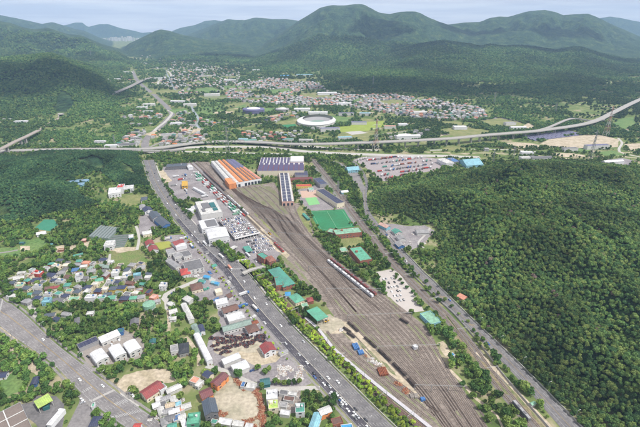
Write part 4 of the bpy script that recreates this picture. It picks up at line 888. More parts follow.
# --- yards on the left of the highway
for l_, q, h, wl, rf, ty in [
  ('dark red roofed shed with white walls at the top of the walled yard', [(173.5,246),(184,242.5),(181,239),(172.5,241.5)], 5, 'white', 'dred', 'gable'),
  ('white flat annex beside the dark red roofed shed', [(176,247.5),(187,245),(185,242.5),(175,245)], 5, 'white', 'white', 'flat'),
  ('first grey courtyard block with pale roof edges', [(168,254.5),(176,252.3),(173,248.5),(165.5,250)], 5, 'pale', 'grey', 'flat'),
  ('second grey courtyard block lying below the first', [(175,257.5),(183,255.4),(179.5,251.8),(172,253.6)], 5, 'pale', 'grey', 'flat'),
  ('third grey courtyard block close to the highway trees', [(184,257),(192,254.7),(188,250),(180,252)], 5, 'pale', 'dgrey', 'flat'),
  ('long grey roofed works hall left of the highway trees', [(188,271),(206,267),(198,259),(181,263)], 6, 'pale', 'dgrey', 'flat'),
  ('narrow grey block behind the bright red hip roof', [(174,268),(179,266),(172,258),(167,260)], 5, 'pale', 'grey', 'gable'),
  ('white house with bright red hip roof in the walled yard', [(181.5,275),(191,273),(188.5,267.5),(180,268.8)], 5, 'white', 'red', 'hip'),
  ('left of two red roofed white halls by the lawn', [(146,245.3),(154.5,243.4),(152,240),(145,241.5)], 5, 'white', 'dred', 'gable'),
  ('right of two red roofed white halls by the lawn', [(149.5,251.3),(158.5,249),(156,245.3),(148,247)], 5, 'white', 'dred', 'gable'),
  ('brown hip roofed house beside the teal tarpaulins', [(191,290.5),(204,287.5),(200,282),(190.5,284)], 5, 'cream', 'brown', 'hip'),
  ('grey roofed shed below the brown hip roof', [(182,298),(189,302),(194,298.5),(187,295)], 4, 'pale', 'pale', 'gable'),
  ('pale flat shed in the paved yard', [(216,293),(223,291.5),(220.5,288),(214.5,289.5)], 4, 'cream', 'cream', 'flat'),
  ('white roofed warehouse above the brown roofed office', [(217,305),(229,302.5),(226,297.5),(214.5,300)], 5, 'white', 'white', 'flat'),
  ('brown gabled office between two white roofs', [(223.5,313),(239,308.5),(235.5,303.3),(221.5,308)], 6, 'white', 'brown', 'gable'),
  ('white flat roofed warehouse below the brown gabled office', [(229,322),(246,317),(241.5,311),(226,315)], 5, 'pale', 'white', 'flat'),
  ('long grey green roofed warehouse above the scrap yard', [(224,331),(251.5,323.5),(249,318.8),(221.5,326.5)], 5, 'pale', 'ggrey', 'gable'),
  ('brown roofed white building at the corner of the scrap yard', [(249.5,333),(260,329),(254.5,323.6),(244.5,326)], 6, 'white', 'brown', 'hip'),
  ('white building with a bright red roof beside the sandy yard', [(265.5,353),(277,348.8),(270,342),(259,346)], 6, 'white', 'dred', 'gable'),
  ('upper of two white vaulted sheds below the scrap yard', [(224.5,364),(241,357),(237,353),(221,359.5)], 5, 'pale', 'white', 'vault'),
  ('lower of two white vaulted sheds below the scrap yard', [(236,372),(249,367),(245,359.7),(230,366)], 5, 'pale', 'white', 'vault'),
  ('dark teal roofed shed between hedge and gravel yard', [(261,385),(270,383.3),(269,377.3),(260,379)], 4, 'dteal', 'dteal', 'gable'),
  ('white upper half of the tall twin building by the plots', [(267,399),(278,398),(277,389),(266,390)], 7, 'white', 'white', 'flat'),
  ('lime green roofed house joined below the white building', [(268.5,408.8),(278,407.8),(278,399.3),(268.5,400.3)], 6, 'cream', 'lime', 'flat'),
  ('teal flat roofed house with white balcony near the highway', [(296,412.5),(305,411.8),(304,403),(295,403.3)], 6, 'white', 'teal', 'flat'),
  ('long white and cyan roofed hall at the bottom edge', [(305,432),(314,434),(323,414.5),(316,412.5)], 5, 'white', 'cyan', 'gable'),
  ('grey white roofed house with an orange wall by the highway queue', [(321,414),(333,411),(327.5,404.5),(318,410)], 6, 'orange', 'pale', 'gable'),
  ('bright blue roofed shop at the bottom edge by the highway queue', [(342,432),(354,431),(351,423.5),(341,425)], 4, 'white', 'sky', 'flat'),
  ('brown flat roofed shop between the orange wall and the blue roof', [(333,425),(344,422),(340,416.5),(331,419)], 4, 'brick', 'brown', 'flat'),
  ('maroon roofed house with orange walls at the top of the bare lot', [(217,386.3),(228,375.3),(222,372),(210.5,381.5)], 6, 'orange', 'maroon', 'gable'),
  ('maroon roofed house with orange walls left of the bare lot', [(202.5,398.5),(213,394),(209.5,386.8),(199,391.5)], 6, 'orange', 'maroon', 'gable'),
  ('large black roofed hall left of the bare lot', [(206.5,413.5),(221.5,410.5),(211,398),(200.5,403)], 8, 'dgrey', 'slate', 'gable'),
  ('navy gabled house above the maroon roofs', [(208.5,378),(213,372.5),(208,370.3),(202,374)], 5, 'cream', 'navy', 'gable'),
  ('salmon roofed house with pale walls above the shanty roofs', [(195,384),(200,378.3),(194,375.6),(190,380.3)], 5, 'pale', 'salmon', 'flat'),
  ('pale flat house beside the salmon roof', [(197.5,387),(204,381),(200.5,379),(195,385)], 4, 'pale', 'pale', 'flat'),
  ('large dull red roofed hall beside the earthworks', [(147.5,399),(164,385.6),(157,381.3),(138.5,391)], 5, 'cream', 'dred', 'gable'),
  ('white house at the end of the dull red hall', [(160,391),(167,386.5),(163,383.2),(157,387)], 5, 'white', 'grey', 'flat'),
  ('long pale corrugated shed right of the dull red hall', [(167.5,393),(182,386.2),(179.5,382.6),(165.5,388.7)], 4, 'pale', 'pale', 'gable'),
  ('green framed flat building with a dark courtyard roof', [(188,424),(200,422.5),(199,412.3),(187,413.5)], 6, 'green', 'green', 'flat'),
  ('bright red roofed booth at the bottom edge of the boulevard', [(134,428),(141,427.5),(140.5,423),(134,423.5)], 4, 'white', 'red', 'gable'),
  ('long narrow grey roofed cattle shed left of the white tube hall', [(190,319.8),(195.3,318),(184.5,303),(180,304.3)], 5, 'pale', 'pale', 'gable'),
  ('very long white tunnel shaped hall', [(206,362.5),(211,360),(200.5,333),(194.5,334.5)], 5, 'white', 'white', 'vault'),
  ('blue grey roofed link building above the white tunnel hall', [(195,334),(200.5,332),(196.5,323.5),(191.5,325)], 5, 'cyan', 'ggrey', 'gable'),
  ('navy roofed house beside the blue grey link building', [(199.5,332),(205,330.5),(202.5,324),(197.5,325.5)], 5, 'white', 'navy', 'gable'),
  ('white farmhouse left of the link building', [(170,313.5),(178,311.5),(175.5,308),(168.5,309.8)], 4, 'white', 'pale', 'gable'),
  ('black curved roof house in the wooded garden', [(180,353),(190,351),(187,342),(178,344)], 5, 'grey', 'black', 'hip'),
  ('grey flat house beside the black curved roof', [(171,352),(179,350),(177,344),(170,345.5)], 5, 'pale', 'grey', 'flat'),
  ('brown grey farm hut in the middle of the orchard', [(131,324),(139,322.5),(138,318),(130,319.5)], 4, 'grey', 'dgrey', 'gable'),
  ('tiny dark blue hut beside the dirt lane', [(150,343),(156,342),(155,338.5),(149.5,339.5)], 3.5, 'pale', 'dteal', 'gable'),
  ('white farmhouse with a long white roof at the field edge', [(37,234.6),(46,233),(45.5,230.8),(36.5,232.2)], 4, 'white', 'white', 'gable'),
  ('white factory office at the left edge of the forest', [(0,216),(9,214.5),(9,211.7),(0,213)], 6, 'white', 'slate', 'flat'),
  ('large dark roofed shed at the top of the paved yard', [(153,218.5),(161.5,216.6),(157,211.3),(148,213.3)], 6, 'grey', 'slate', 'gable'),
  ('large navy roofed shed beside the highway trees', [(161,226.8),(170.5,224.3),(164,216.8),(155.5,219.3)], 6, 'blue', 'slate', 'gable'),
  ('white shed between the two dark sheds of the paved yard', [(156,220),(162,219),(159.5,216.5),(153.5,217.5)], 5, 'white', 'white', 'flat'),
  ('pale house at the right of the lawn', [(143,234.5),(152,232.7),(150,230),(142,231.5)], 5, 'cream', 'pale', 'gable'),
  ('white roof tent by the blue tarpaulin', [(129,237.5),(133.5,236.8),(132.5,234),(128.5,234.6)], 4, 'cyan', 'white', 'hip'),
  ('white three storey villa left of the dirt field', [(105,245.6),(114.5,244.6),(113.5,240.3),(104.5,241)], 8, 'white', 'pale', 'flat'),
  ('large white church like complex above the lawn', [(108,194),(122,192),(119.5,187),(109,188)], 9, 'white', 'white', 'flat'),
  ('red roofed tower block of the white complex', [(117.5,187.5),(124,187),(123.5,184),(117.5,184.3)], 13, 'white', 'red', 'flat'),
  ('right wing of the white complex', [(124.5,189),(133.5,188),(133,185),(124,185.7)], 8, 'white', 'pale', 'flat'),
  ('dark roofed cottage beside the lawn', [(141,200.5),(148,199.6),(147,196.5),(141,197)], 5, 'pale', 'slate', 'hip'),
  ('navy roofed house in the trees beside the highway', [(144,211.8),(152,210),(150.5,206.5),(143,208)], 6, 'white', 'navy', 'gable'),
  ('grey roofed villa in the trees beside the highway', [(140,208.5),(146,207.4),(144.5,204.5),(139,205.3)], 6, 'white', 'grey', 'gable'),
  ('dark station office across the top of the freight yard', [(167,167),(187,165.7),(186,163.3),(166,164)], 7, 'dgrey', 'slate', 'flat'),
  ('white canopy hut at the top right of the freight yard', [(188,168),(193,167.3),(191.5,165),(187,165.6)], 5, 'white', 'white', 'gable'),
  ('long white roofed loading shed in the freight yard', [(202,194),(203.8,193.5),(197,186.3),(195,186.8)], 5, 'white', 'white', 'gable'),
  ('white roofed strip shed beside the dealership', [(196.5,208),(204,213),(199,201.5),(195.3,202)], 6, 'white', 'white', 'flat'),
  ('yellow crane like hopper building in the freight yard', [(182,186),(188,185.5),(187,181.8),(182,182.2)], 6, 'gold', 'gold', 'mono'),
  ('blue roofed toll plaza across the ramp', [(347,170.6),(358.5,169.4),(357.5,166.6),(346,167.4)], 6, 'cyan', 'cyan', 'gable'),
  ('white cabin beside the toll ramp', [(341,192.5),(348,191.8),(347.5,190),(341,190.5)], 3.5, 'cyan', 'white', 'gable'),
  ('pale building at the right end of the truck park', [(461,165.5),(478,164),(479,159.5),(463,160.5)], 6, 'cyan', 'cyan', 'gable'),
  ('white and blue workshop at the corner of the truck park', [(442,163.5),(450,162.5),(449,158),(441,158.8)], 9, 'white', 'pale', 'flat'),
  ('blue roofed workshop beside the white corner workshop', [(450.5,162),(457,161.3),(456,157.6),(450,158)], 7, 'grey', 'blue', 'flat'),
  ('cabin with a cyan wall beside the hillside road', [(384,228.5),(388.5,226.5),(384.5,222.3),(381,223.3)], 5, 'cyan', 'pink', 'gable'),
  ('teal roofed house in the forest hamlet', [(394,233.6),(401,232),(399.5,229),(393,229.8)], 4, 'pale', 'teal', 'gable'),
  ('blue shed with junk around it in the forest hamlet', [(397,246.5),(403.5,245.5),(402.5,241.5),(396.5,242.5)], 4, 'blue', 'grey', 'gable'),
  ('grey roofed shed at the centre of the forest hamlet', [(398,239.5),(405,238.6),(404,235.3),(397.5,236)], 4, 'pale', 'grey', 'gable'),
  ('long pale roofed shed beside the forest hamlet pond', [(416,233),(428,232.5),(427.5,229),(416.5,229.5)], 4, 'pale', 'grey', 'gable'),
  ('orange brown forest shelter by the hillside road', [(458,296.5),(465.5,299.5),(466,296.5),(460,292.5)], 3.5, 'salmon', 'salmon', 'gable'),
  ('pale green flat workshop between yard and straight railway', [(429.5,324.6),(440.5,321.3),(431.5,310.3),(421.5,313.3)], 4.5, 'cyan', 'pgreen', 'flat'),
  ('white kiosk at the end of the sandy path', [(452,356),(455,355),(453,352.6),(450.5,353.3)], 3, 'white', 'sky', 'flat'),
  ('small pale green equipment hut right of the straight railway', [(532,404.5),(536,403),(534,401),(530.5,402.5)], 3, 'white', 'pgreen', 'gable'),
  ('white relay hut beside the path', [(414.5,347.5),(418,346.5),(416,344),(413,345)], 3, 'white', 'white', 'flat')]:
    nm = ('shed' if any(w_ in l_ for w_ in ('shed', 'hut', 'kiosk', 'booth', 'cabin')) else 'hall' if 'hall' in l_ else 'house' if 'house' in l_ or 'cottage' in l_ or 'villa' in l_ else 'building')
    if 'paths' in l_: continue
    rr = {}
    if ty == 'vault': rr['rise'] = 1.8
    B(l_, q, h, wl, rf, ty, name=nm, cat=nm, win='none' if nm == 'shed' or h > 12 else ('wide' if h >= 6 else 'house'), tank='white' if ty == 'flat' and nm in ('house', 'building') and h >= 6 else None, **rr)
# --- village houses: px, py, width, depth, turn, height, wall, roof, roof type, label
V = [
 (37.5,272,13,9,-8,5,'red','pale','flat','house with bright red lower walls at the top left of the village'),
 (19,277,13,8,20,4,'pale','pale','gable','long pale farm shed at the left end of the village'),
 (20,284,9,10,10,5,'cream','pgreen','flat','pale green roofed house at the left end of the village'),
 (8,289,11,9,-20,4,'pink','pink','gable','pinkish roofed house beside the left edge of the village'),
 (12,295,13,7,-12,4,'white','pale','flat','low white house nearest the boulevard trees'),
 (50,274,14,9,-10,5,'pale','navy','hip','navy hip roofed house behind the grey roofs'),
 (36,279,11,10,8,5,'cream','navy','hip','navy hip roofed house below the red walled house'),
 (37.5,285.5,11,8,5,6,'pale','grey','flat','grey flat roofed house in the left middle row'),
 (56,265,12,8,-15,6,'cream','pale','flat','pale two storey house at the upper edge of the village'),
 (66,264,10,7,12,5,'cream','cream','hip','cream hip roofed house at the upper edge of the village'),
 (75,269,9,9,20,5,'pale','blue','hip','blue dome like roofed house in the upper row'),
 (86,262,10,8,0,4,'salmon','salmon','flat','salmon red flat roofed house in the upper row'),
 (78,263.5,9,7,-5,4,'grey','grey','gable','grey gabled cottage left of the salmon roof'),
 (91,270,11,8,15,5,'pale','grey','hip','grey hip roofed house right of the blue dome'),
 (79,275,10,12,25,7,'white','grey','flat','tall white terraced house in the middle of the village'),
 (99,279,10,8,30,5,'cream','green','hip','bright emerald roofed house right of the middle'),
 (103,258.5,11,8,-5,5,'white','navy','hip','navy roofed white house above the emerald roof'),
 (107,266,12,7,-12,4,'pale','ggrey','gable','grey green roofed bungalow at the right upper edge'),
 (115,271,9,11,10,7,'white','pale','flat','tall white house beside the village lane'),
 (132,264,10,9,-10,5,'cream','grey','hip','left of two grey hip roofed villas at the meadow'),
 (141,266.5,11,10,10,5,'cream','grey','hip','right of two grey hip roofed villas at the meadow'),
 (137,273.5,10,6,15,4,'cyan','cyan','flat','light blue roofed house below the two villas'),
 (125,276,10,8,0,5,'pale','pale','flat','pale flat house left of the light blue roof'),
 (130,282,10,7,-10,4,'brick','brown','gable','brown gabled cottage below the light blue roof'),
 (67,284,8,8,10,5,'pale','teal','hip','teal hip roofed house in the middle row'),
 (60,280,11,8,-10,5,'pale','grey','flat','grey flat house above the dark red roof'),
 (49,287,10,7,15,5,'brick','brown','gable','brown gabled house in the left middle row'),
 (26,287,10,8,-10,5,'cream','slate','hip','dark slate roofed house near the green flat roof'),
 (55,286.5,11,6,20,5,'cream','dred','gable','dark red gabled house in the middle row'),
 (87,286.5,10,9,-5,5,'cream','navy','hip','navy hip roofed house above the large white house'),
 (98,289.5,9,8,0,5,'brick','navy','hip','navy hip roofed brick house right of the large white house'),
 (110,281,9,8,0,5,'pale','grey','flat','grey flat house right of the emerald roof'),
 (90.5,296,13,8,6,7,'white','white','flat','large white house in the front row of the village'),
 (101.5,296.5,10,7,4,5,'white','green','flat','left of two green roofed white houses in the front row'),
 (112,296.5,9,8,8,5,'white','green','gable','right of two green roofed white houses in the front row'),
 (113,287.5,10,8,0,6,'yellow','slate','hip','left dark roofed house with yellow walls'),
 (121.5,286.5,11,8,0,6,'yellow','navy','hip','right navy roofed house with yellow walls'),
 (46.5,299.5,9,10,8,6,'cyan','cyan','flat','cyan flat roofed house in the front row'),
 (37,297,9,8,0,5,'pale','navy','hip','navy hip roofed house left of the cyan roof'),
 (27,300.5,12,9,-20,4,'grey','grey','flat','grey flat workshop at the boulevard end of the village'),
 (59,299,13,8,-3,4,'pale','dgrey','gable','brown grey long roofed house right of the cyan roof'),
 (74,298,13,8,8,4,'cream','pgreen','flat','green edged flat roofed house in the front row'),
 (124,297.5,11,8,0,5,'brick','navy','hip','navy hip roofed brick house at the right of the front row'),
 (133,297,9,7,5,5,'cream','green','hip','green hip roofed house at the right of the front row'),
 (141,296,9,8,10,6,'cream','grey','hip','grey hip roofed house at the right end of the front row'),
 (153.5,296,8,9,-15,6,'salmon','pink','flat','pinkish tall house beside the village junction'),
 (77,290.5,9,7,-10,5,'cream','slate','hip','slate roofed house above the green edged roof'),
 (69,290,8,7,5,5,'cream','teal','flat','small teal flat roofed house above the green edged roof'),
 (37,291.5,10,7,-5,5,'pale','slate','hip','slate hip roofed house above the navy roof'),
 (47.5,293.5,9,7,5,5,'pale','grey','flat','grey flat house above the cyan roof'),
 (95,283,8,7,0,5,'cream','pale','flat','pale flat house above the brick house with navy roof'),
 (85,277,9,7,10,4,'pale','dgrey','gable','dark gabled cottage right of the terraced house'),
 (105,288,7,7,0,5,'cream','pale','flat','narrow pale house between brick house and yellow walls'),
 (68,276,9,7,-20,4,'cream','brown','gable','brown cottage left of the terraced house'),
 (29,293.5,8,6,0,4,'cream','teal','gable','small teal cottage near the workshop'),
 (118,277,8,7,5,4,'cream','pale','gable','pale cottage beside the tall white lane house'),
 (163,284,9,9,0,8,'white','pale','flat','tall white house in the trees above the village junction'),
 (157,300,8,6,20,4,'white','grey','gable','grey gabled cottage at the village junction'),
 (171,303,7,6,-30,4,'white','pale','gable','white cottage at the lane bend'),
 (173,317.5,7,6,10,4,'white','pale','hip','white cottage beside the sandy lane'),
 (50,314,11,7,15,5,'cream','slate','gable','dark roofed house in the orchards below the village'),
 (66,313,10,6,-10,4,'white','grey','gable','grey roofed house in the orchards below the village'),
 (57,318,9,5,-20,4,'cyan','navy','gable','navy roofed shed with a cyan wall in the orchards'),
 (90,312,8,6,10,4,'white','pale','hip','pale roofed cottage in the orchards'),
 (77,320,12,5,-60,3,'grey','dgrey','gable','long grey barn below the orchards'),
 (2,374,9,7,10,4,'white','navy','gable','navy and white shed at the left edge of the crop fields'),
 (84,239,7,7,0,4,'brick','pink','hip','pinkish cottage above the village woods'),
 (61,249,9,5,10,3,'brick','sand','flat','sand coloured roof among the plots'),
 (50,244,8,4,10,3,'cyan','teal','flat','teal roofed store among the plots'),
 (78,254,13,5,35,4,'pale','teal','gable','long teal roofed shed above the village'),
 (22,242,7,5,0,3,'dteal','dteal','gable','dark teal hut among the plots'),
]
for px, py, a, b, rz, h, wl, rf, ty, l_ in V: H(px, py, a * .88, b * .92, rz, h * .85, wl, rf, ty, l_, tank='blue' if ty == 'flat' and h >= 5 and a >= 9 else None, win='house')
# shanty roofs below the red hall, each on its own
shan = ['pale','grey','white','dgrey','sand','pale','cyan','grey','white','salmon','pale','dgrey','blue','grey','pale','white','teal','pale']
names_ = ['topmost','second','third','fourth','fifth','sixth','seventh','eighth','ninth','tenth','eleventh','twelfth','thirteenth','fourteenth','fifteenth','sixteenth','seventeenth','last']
for i, (px, py) in enumerate([(159,398),(166,397),(156,404),(163,403.5),(170,404),(174,399),(178,403),(167,410),(174,410),(180,409),(161,410),(170,417),(177,417),(164,421),(182,416),(184,423),(172,425),(186,405)]):
    H(px, py, random.uniform(5, 9), random.uniform(4, 6), random.choice((25, 30, -60, 20)), 3, 'pale', shan[i], 'gable' if i % 3 else 'flat', f'{names_[i]} low {shan[i]} roofed hut in the shanty cluster below the red hall', name='hut', cat='hut', group='shanty huts', win='none')
for i, (px, py, a, b, rf, l_) in enumerate([(225,421,11,6,'white','long white container office at the bottom of the bare lot'),(238,423,9,5,'pale','pale container store at the bottom of the bare lot'),(214,421,5,4,'teal','teal topped booth at the bottom of the bare lot'),(249,425,6,4,'white','small white booth among the rusty piles'),
      (250,385,10,6,'pale','pale grey site office among the rusty piles'),(244,384,5,6,'blue','dark blue container by the rusty piles'),(276,405,6,5,'pale','pale hut beside the lime green roof'),(283,404,7,5,'grey','grey hut in the plots'),(284,392,8,5,'dgrey','dark grey hut in the plots'),(289,398,9,5,'brown','brown hut in the plots'),(292,393,8,4,'pale','pale strip roof in the plots'),(285,412,8,5,'white','white cabin below the plots')]):
    H(px, py, a, b, -10, 3, 'pale', rf, 'flat', l_, name='cabin', cat='cabin', group='cabins by the bare lot', win='none')
for i, (px, py, a, b, rf, l_) in enumerate([(202,280,8,5,'teal','leftmost teal tarpaulin shelter by the highway trees'),(207,276,8,5,'sky','middle sky blue tarpaulin shelter by the highway trees'),(214,281.5,7,4,'cyan','right cyan tarpaulin shelter by the highway trees'),(217,282.5,5,4,'sky','bright blue tarpaulin over crates by the lane')]):
    H(px, py, a, b, -20, 3, 'cyan', rf, 'gable', l_, name='tarpaulin_shelter', cat='shelter', group='tarpaulin shelters', win='none')
# pale green tank pavilion
p = G(149, 305, 6); t_ = empty('drum_pavilion', (p[0], p[1], 0), 0, 'round building with a pale green drum roof and white base', 'pavilion', None)
m = MB(); m.cyl((0, 0), 6.6, 0, 4, 20); m.build('wall', wmat('white'), t_); m = MB(); m.cyl((0, 0), 7.2, 4.003, 8, 20, 0, 6.8); m.cyl((0, 0), 6.8, 8.003, 9.3, 20, 0, 2.0); m.build('roof', rmat('pgreen'), t_)
occupy([(p[0] + 9*math.cos(a), p[1] + 9*math.sin(a)) for a in np.linspace(0, 6.28, 12)])
# greenhouses
for i in range(9):
    a0 = (92 + i * 2.9, 226.6 + i * .35 ); q = [(a0[0] + 4.5, a0[1] + 9), (a0[0] + 7.3, a0[1] + 9), (a0[0] + 2.2, a0[1]), (a0[0], a0[1])]
    if i < 7: B(f'{names_[i]} of seven dark grey greenhouse tunnels counted from the left', q, 2.5, 'ggrey', mat('greenhouse_film', (.16,.19,.19), rough=.4, var=.15), 'vault', rise=1.3, win='none', name='greenhouse', cat='greenhouse', group='greenhouse tunnels', over=.1)
for i in range(6):
    x0, y0 = 106 + i * 1.0, 236 + i * 2.1; B(f'{names_[i]} long dark plot cover of the terraced nursery', [(x0 + 1, y0 + 1.3), (x0 + 24 - i*2, y0 - .6), (x0 + 23 - i*2, y0 - 1.6), (x0, y0 + .2)], .7, 'ggrey', 'dgrey', 'flat', win='none', name='nursery_bed', cat='plant bed', group='nursery beds')
for i, (px, py, a, b) in enumerate([(70,182,14,8),(77,181,16,8),(84,180.5,14,7),(80,184,12,6)]):
    B(f'{["leftmost","second","third","lowest"][i]} blue film greenhouse in the forest clearing', [(px - 3, py + 1), (px + 3, py + 1), (px + 4, py - 1), (px - 2.5, py - 1)], 3, 'cyan', mat('blue_film', (.14,.24,.33), rough=.35, var=.1), 'vault', rise=1.4, win='none', name='greenhouse', cat='greenhouse', group='blue greenhouses')
#@@PART4
# ================================================================== vehicles
def car_shell(m, kind='car', bm=0, gm=1):
    Lh = 2.2 if kind == 'car' else 2.4; zb = .28
    m.add([(-Lh,-.88,zb),(Lh,-.86,zb),(Lh,.86,zb),(-Lh,.88,zb),(-Lh,-.88,.85),(-1.0,-.9,.95),(.75,-.9,.95),(Lh,-.82,.75),(Lh,.82,.75),(.75,.9,.95),(-1.0,.9,.95),(-Lh,.88,.85)],
          [(3,2,1,0),(0,1,7,6,5,4),(2,3,11,10,9,8),(1,2,8,7),(3,0,4,11),(4,5,10,11),(5,6,9,10),(6,7,8,9)], bm)
def car_cabin(m, kind='car', bm=0, gm=1):
    x0, x1 = (-1.75, .75) if kind == 'car' else (-2.3, 1.2); zt = 1.42 if kind == 'car' else 1.85
    m.add([(x0,-.84,.93),(x1,-.84,.93),(x1,.84,.93),(x0,.84,.93),(x0+.45,-.68,zt-.05),(x1-.6,-.68,zt-.05),(x1-.6,.68,zt-.05),(x0+.45,.68,zt-.05)], [(0,1,5,4),(1,2,6,5),(2,3,7,6),(3,0,4,7),(4,5,6,7)], gm)
def car_roof(m, kind='car', bm=0):
    x0, x1 = (-1.75, .75) if kind == 'car' else (-2.3, 1.2); zt = 1.42 if kind == 'car' else 1.85
    m.box(x0+.5, x1-.62, -.66, .66, zt-.05, zt+.03, bm)
CM = {}
def car_lot_mesh(c):
    if ('lot', c) not in CM:
        m = MB(); car_shell(m); car_cabin(m); car_roof(m)
        for x in (-1.35, 1.35):
            for y in (-.9, .9): m.box(x-.3, x+.3, y-.1, y+.1, 0, .6, 2)
        CM[('lot', c)] = m.mesh('car', [CARP[c], GLASSD, TYRE])
    return CM[('lot', c)]
wheel_m = MB(); wheel_m.cyl((0, 0), .32, -.1, .1, 10); WHEEL = wheel_m.mesh('wheel', TYRE)
WORD = dict(white='white', silver='silver', grey='grey', black='black', blue='dark blue', red='red')
def car(P, a, c, label, group, parts=True):
    if not parts:
        o = put('car', car_lot_mesh(c), None, P, a); return tag(o, label, 'car', group)
    if ('b', c) not in CM:
        m = MB(); car_shell(m); car_roof(m); CM[('b', c)] = m.mesh('car', CARP[c])
        m = MB(); car_cabin(m, gm=0); CM['w'] = m.mesh('windows', GLASSD)
    o = put('car', CM[('b', c)], None, P, a); tag(o, label, 'car', group); put('windows', CM['w'], o)
    for x in (-1.35, 1.35):
        for y in (-.86, .86):
            w_ = put('wheel', WHEEL, o, (x, y, .32)); w_.rotation_euler = (rad(90), 0, 0)
    return o
def pickc(lot=False): return random.choices(['white','silver','grey','black','blue','red'], [20,34,22,12,9,3] if lot else [38,20,18,16,5,3])[0]
def along(C, f):
    i = f * (len(C) - 1); k = min(int(i), len(C) - 2); t_ = i - k; p = C[k] * (1 - t_) + C[k + 1] * t_; d = C[k + 1] - C[k]; return p, math.atan2(d[1], d[0])
def put_cars(lane_f, base, fr_lane, rows, zc, tagtxt, group, rev=False, truck=0):
    for py in rows:
        k = row_of(base, py); f = k / (len(base) - 1) + random.uniform(-.004, .004); p, a = along(fr_lane, min(max(f, 0), .999)); c = pickc()
        car((p[0], p[1], zc), a + (math.pi if rev else 0), c, f'{WORD[c]} car {tagtxt}', group)
# queue on the frontage road, traffic on the main carriageway
put_cars(0, mA, mm_(.27), [352,363,376,381,388,395,401,406,412,418,424], .2, 'queued in the inner dark lane near the bottom of the highway', 'queued cars on the dark lanes')
put_cars(0, mA, mm_(.165), [342,371,384,391,398,405,410,416,421], .2, 'queued in the outer dark lane near the bottom of the highway', 'queued cars on the dark lanes')
put_cars(0, mA, mm_(.08), [325,379,393,403], .2, 'at the kerb of the dark lanes beside the roofs', 'queued cars on the dark lanes')
for f_, rows in ((.40,[412,420]), (.49,[262,300,378]), (.58,[232,283,328]), (.67,[247,384]), (.76,[219,306]), (.85,[205,273,340])):
    put_cars(0, mA, mm_(f_), rows, .2, 'driving on the pale wide lanes of the highway', 'cars on the highway')
for f_, rows in ((.2,[243,252,262,236]), (.34,[239,247,258,267]), (.3,[203,215,190]), (.7,[181,209,197,173])):
    put_cars(0, mA, mm_(f_), rows, .2, 'on the upper stretch of the highway', 'cars on the highway')
for f_, rows in ((.34,[383]), (.68,[352]), (.8,[398])):
    put_cars(0, lA, lm(f_), rows, .2, 'on the boulevard at the bottom left', 'cars on the boulevard')
for f_, rows in ((.28,[262,345]), (.8,[300,235])): put_cars(0, rA, rm(f_), rows, .2, 'on the road along the wooded hill', 'cars on the hillside road')
def lotgrid(q, nr, nc, z, label, group, skip=.06, rot=0):
    c, a, b, ang = q if isinstance(q, tuple) else fit(q, z)
    for i in range(nr):
        for j in range(nc):
            if random.random() < skip: continue
            x = -a/2 + a*(j + .5)/nc + random.uniform(-.25, .25); y = -b/2 + b*(i + .5)/nr + random.uniform(-.2, .2); col_ = pickc(True)
            X = c.x + x*math.cos(ang) - y*math.sin(ang); Y = c.y + x*math.sin(ang) + y*math.cos(ang)
            car((X, Y, z), ang + rad(90) + rot + random.choice((0, math.pi)), col_, f'{WORD[col_]} car {label}', group, parts=False)
lotgrid((DECKF[0], DECKF[1] - 3, DECKF[2] - 3, DECKF[3]), 9, 15, 5.01, 'parked in the dense rows on the raised deck', 'cars on the parking deck', .1)
lotgrid([(256,253.5),(279,249),(261.5,235),(241,239)], 6, 12, .08, 'parked on the ground level lot below the deck', 'cars on the lower lot', .08)
lotgrid([(397,303),(412,302),(390,276),(381,278)], 6, 4, .08, 'parked on the pale lot beside the straight railway', 'cars on the pale lot', .2)
lotgrid([(186,183),(196,182),(190,174),(176,175)], 3, 5, .08, 'parked between trucks in the upper freight yard', 'cars in the freight yard', .3)
lotgrid([(188,198),(198,196),(188,189),(178,190)], 3, 4, .08, 'parked in the lower freight yard', 'cars in the lower freight yard', .4)
for i, (px, py, cc, l_) in enumerate([(246,344,'grey','beside the bright red roofed building'),(237,363,'black','between sandy yard and white vaulted shed'),(252,371,'blue','beside the lower white vaulted shed'),(88,357,'black','at the gate of the warehouse yard'),(108,343,'red','in front of the long open workshop'),(119,340,'white','at the right end of the long open workshop'),
      (112,345,'white','between the open workshop and the middle vault'),(82,354,'white','by the entrance of the warehouse yard'),(60,411,'white','next to the slim white shed'),(63,414,'silver','below the white car at the slim shed'),(82,400,'white','at the corner of the side road'),(83,403,'silver','behind the white car at the side road corner'),
      (130,394,'silver','at the entrance of the earthworks'),(133,396,'white','second at the entrance of the earthworks'),(212,392,'black','beside the lower orange walls'),(170,318,'white','on the sandy lane'),(168,305,'black','at the village lane junction'),(172,294,'blue','on the lane above the junction'),(256,262,'white','in front of the control building'),(253,264,'black','second in front of the control building')]):
    car((*G(px, py)[:2], .12), rad(random.choice((-50, -35, 30, 130))), cc, f'{WORD[cc]} car parked {l_}', 'single parked cars')
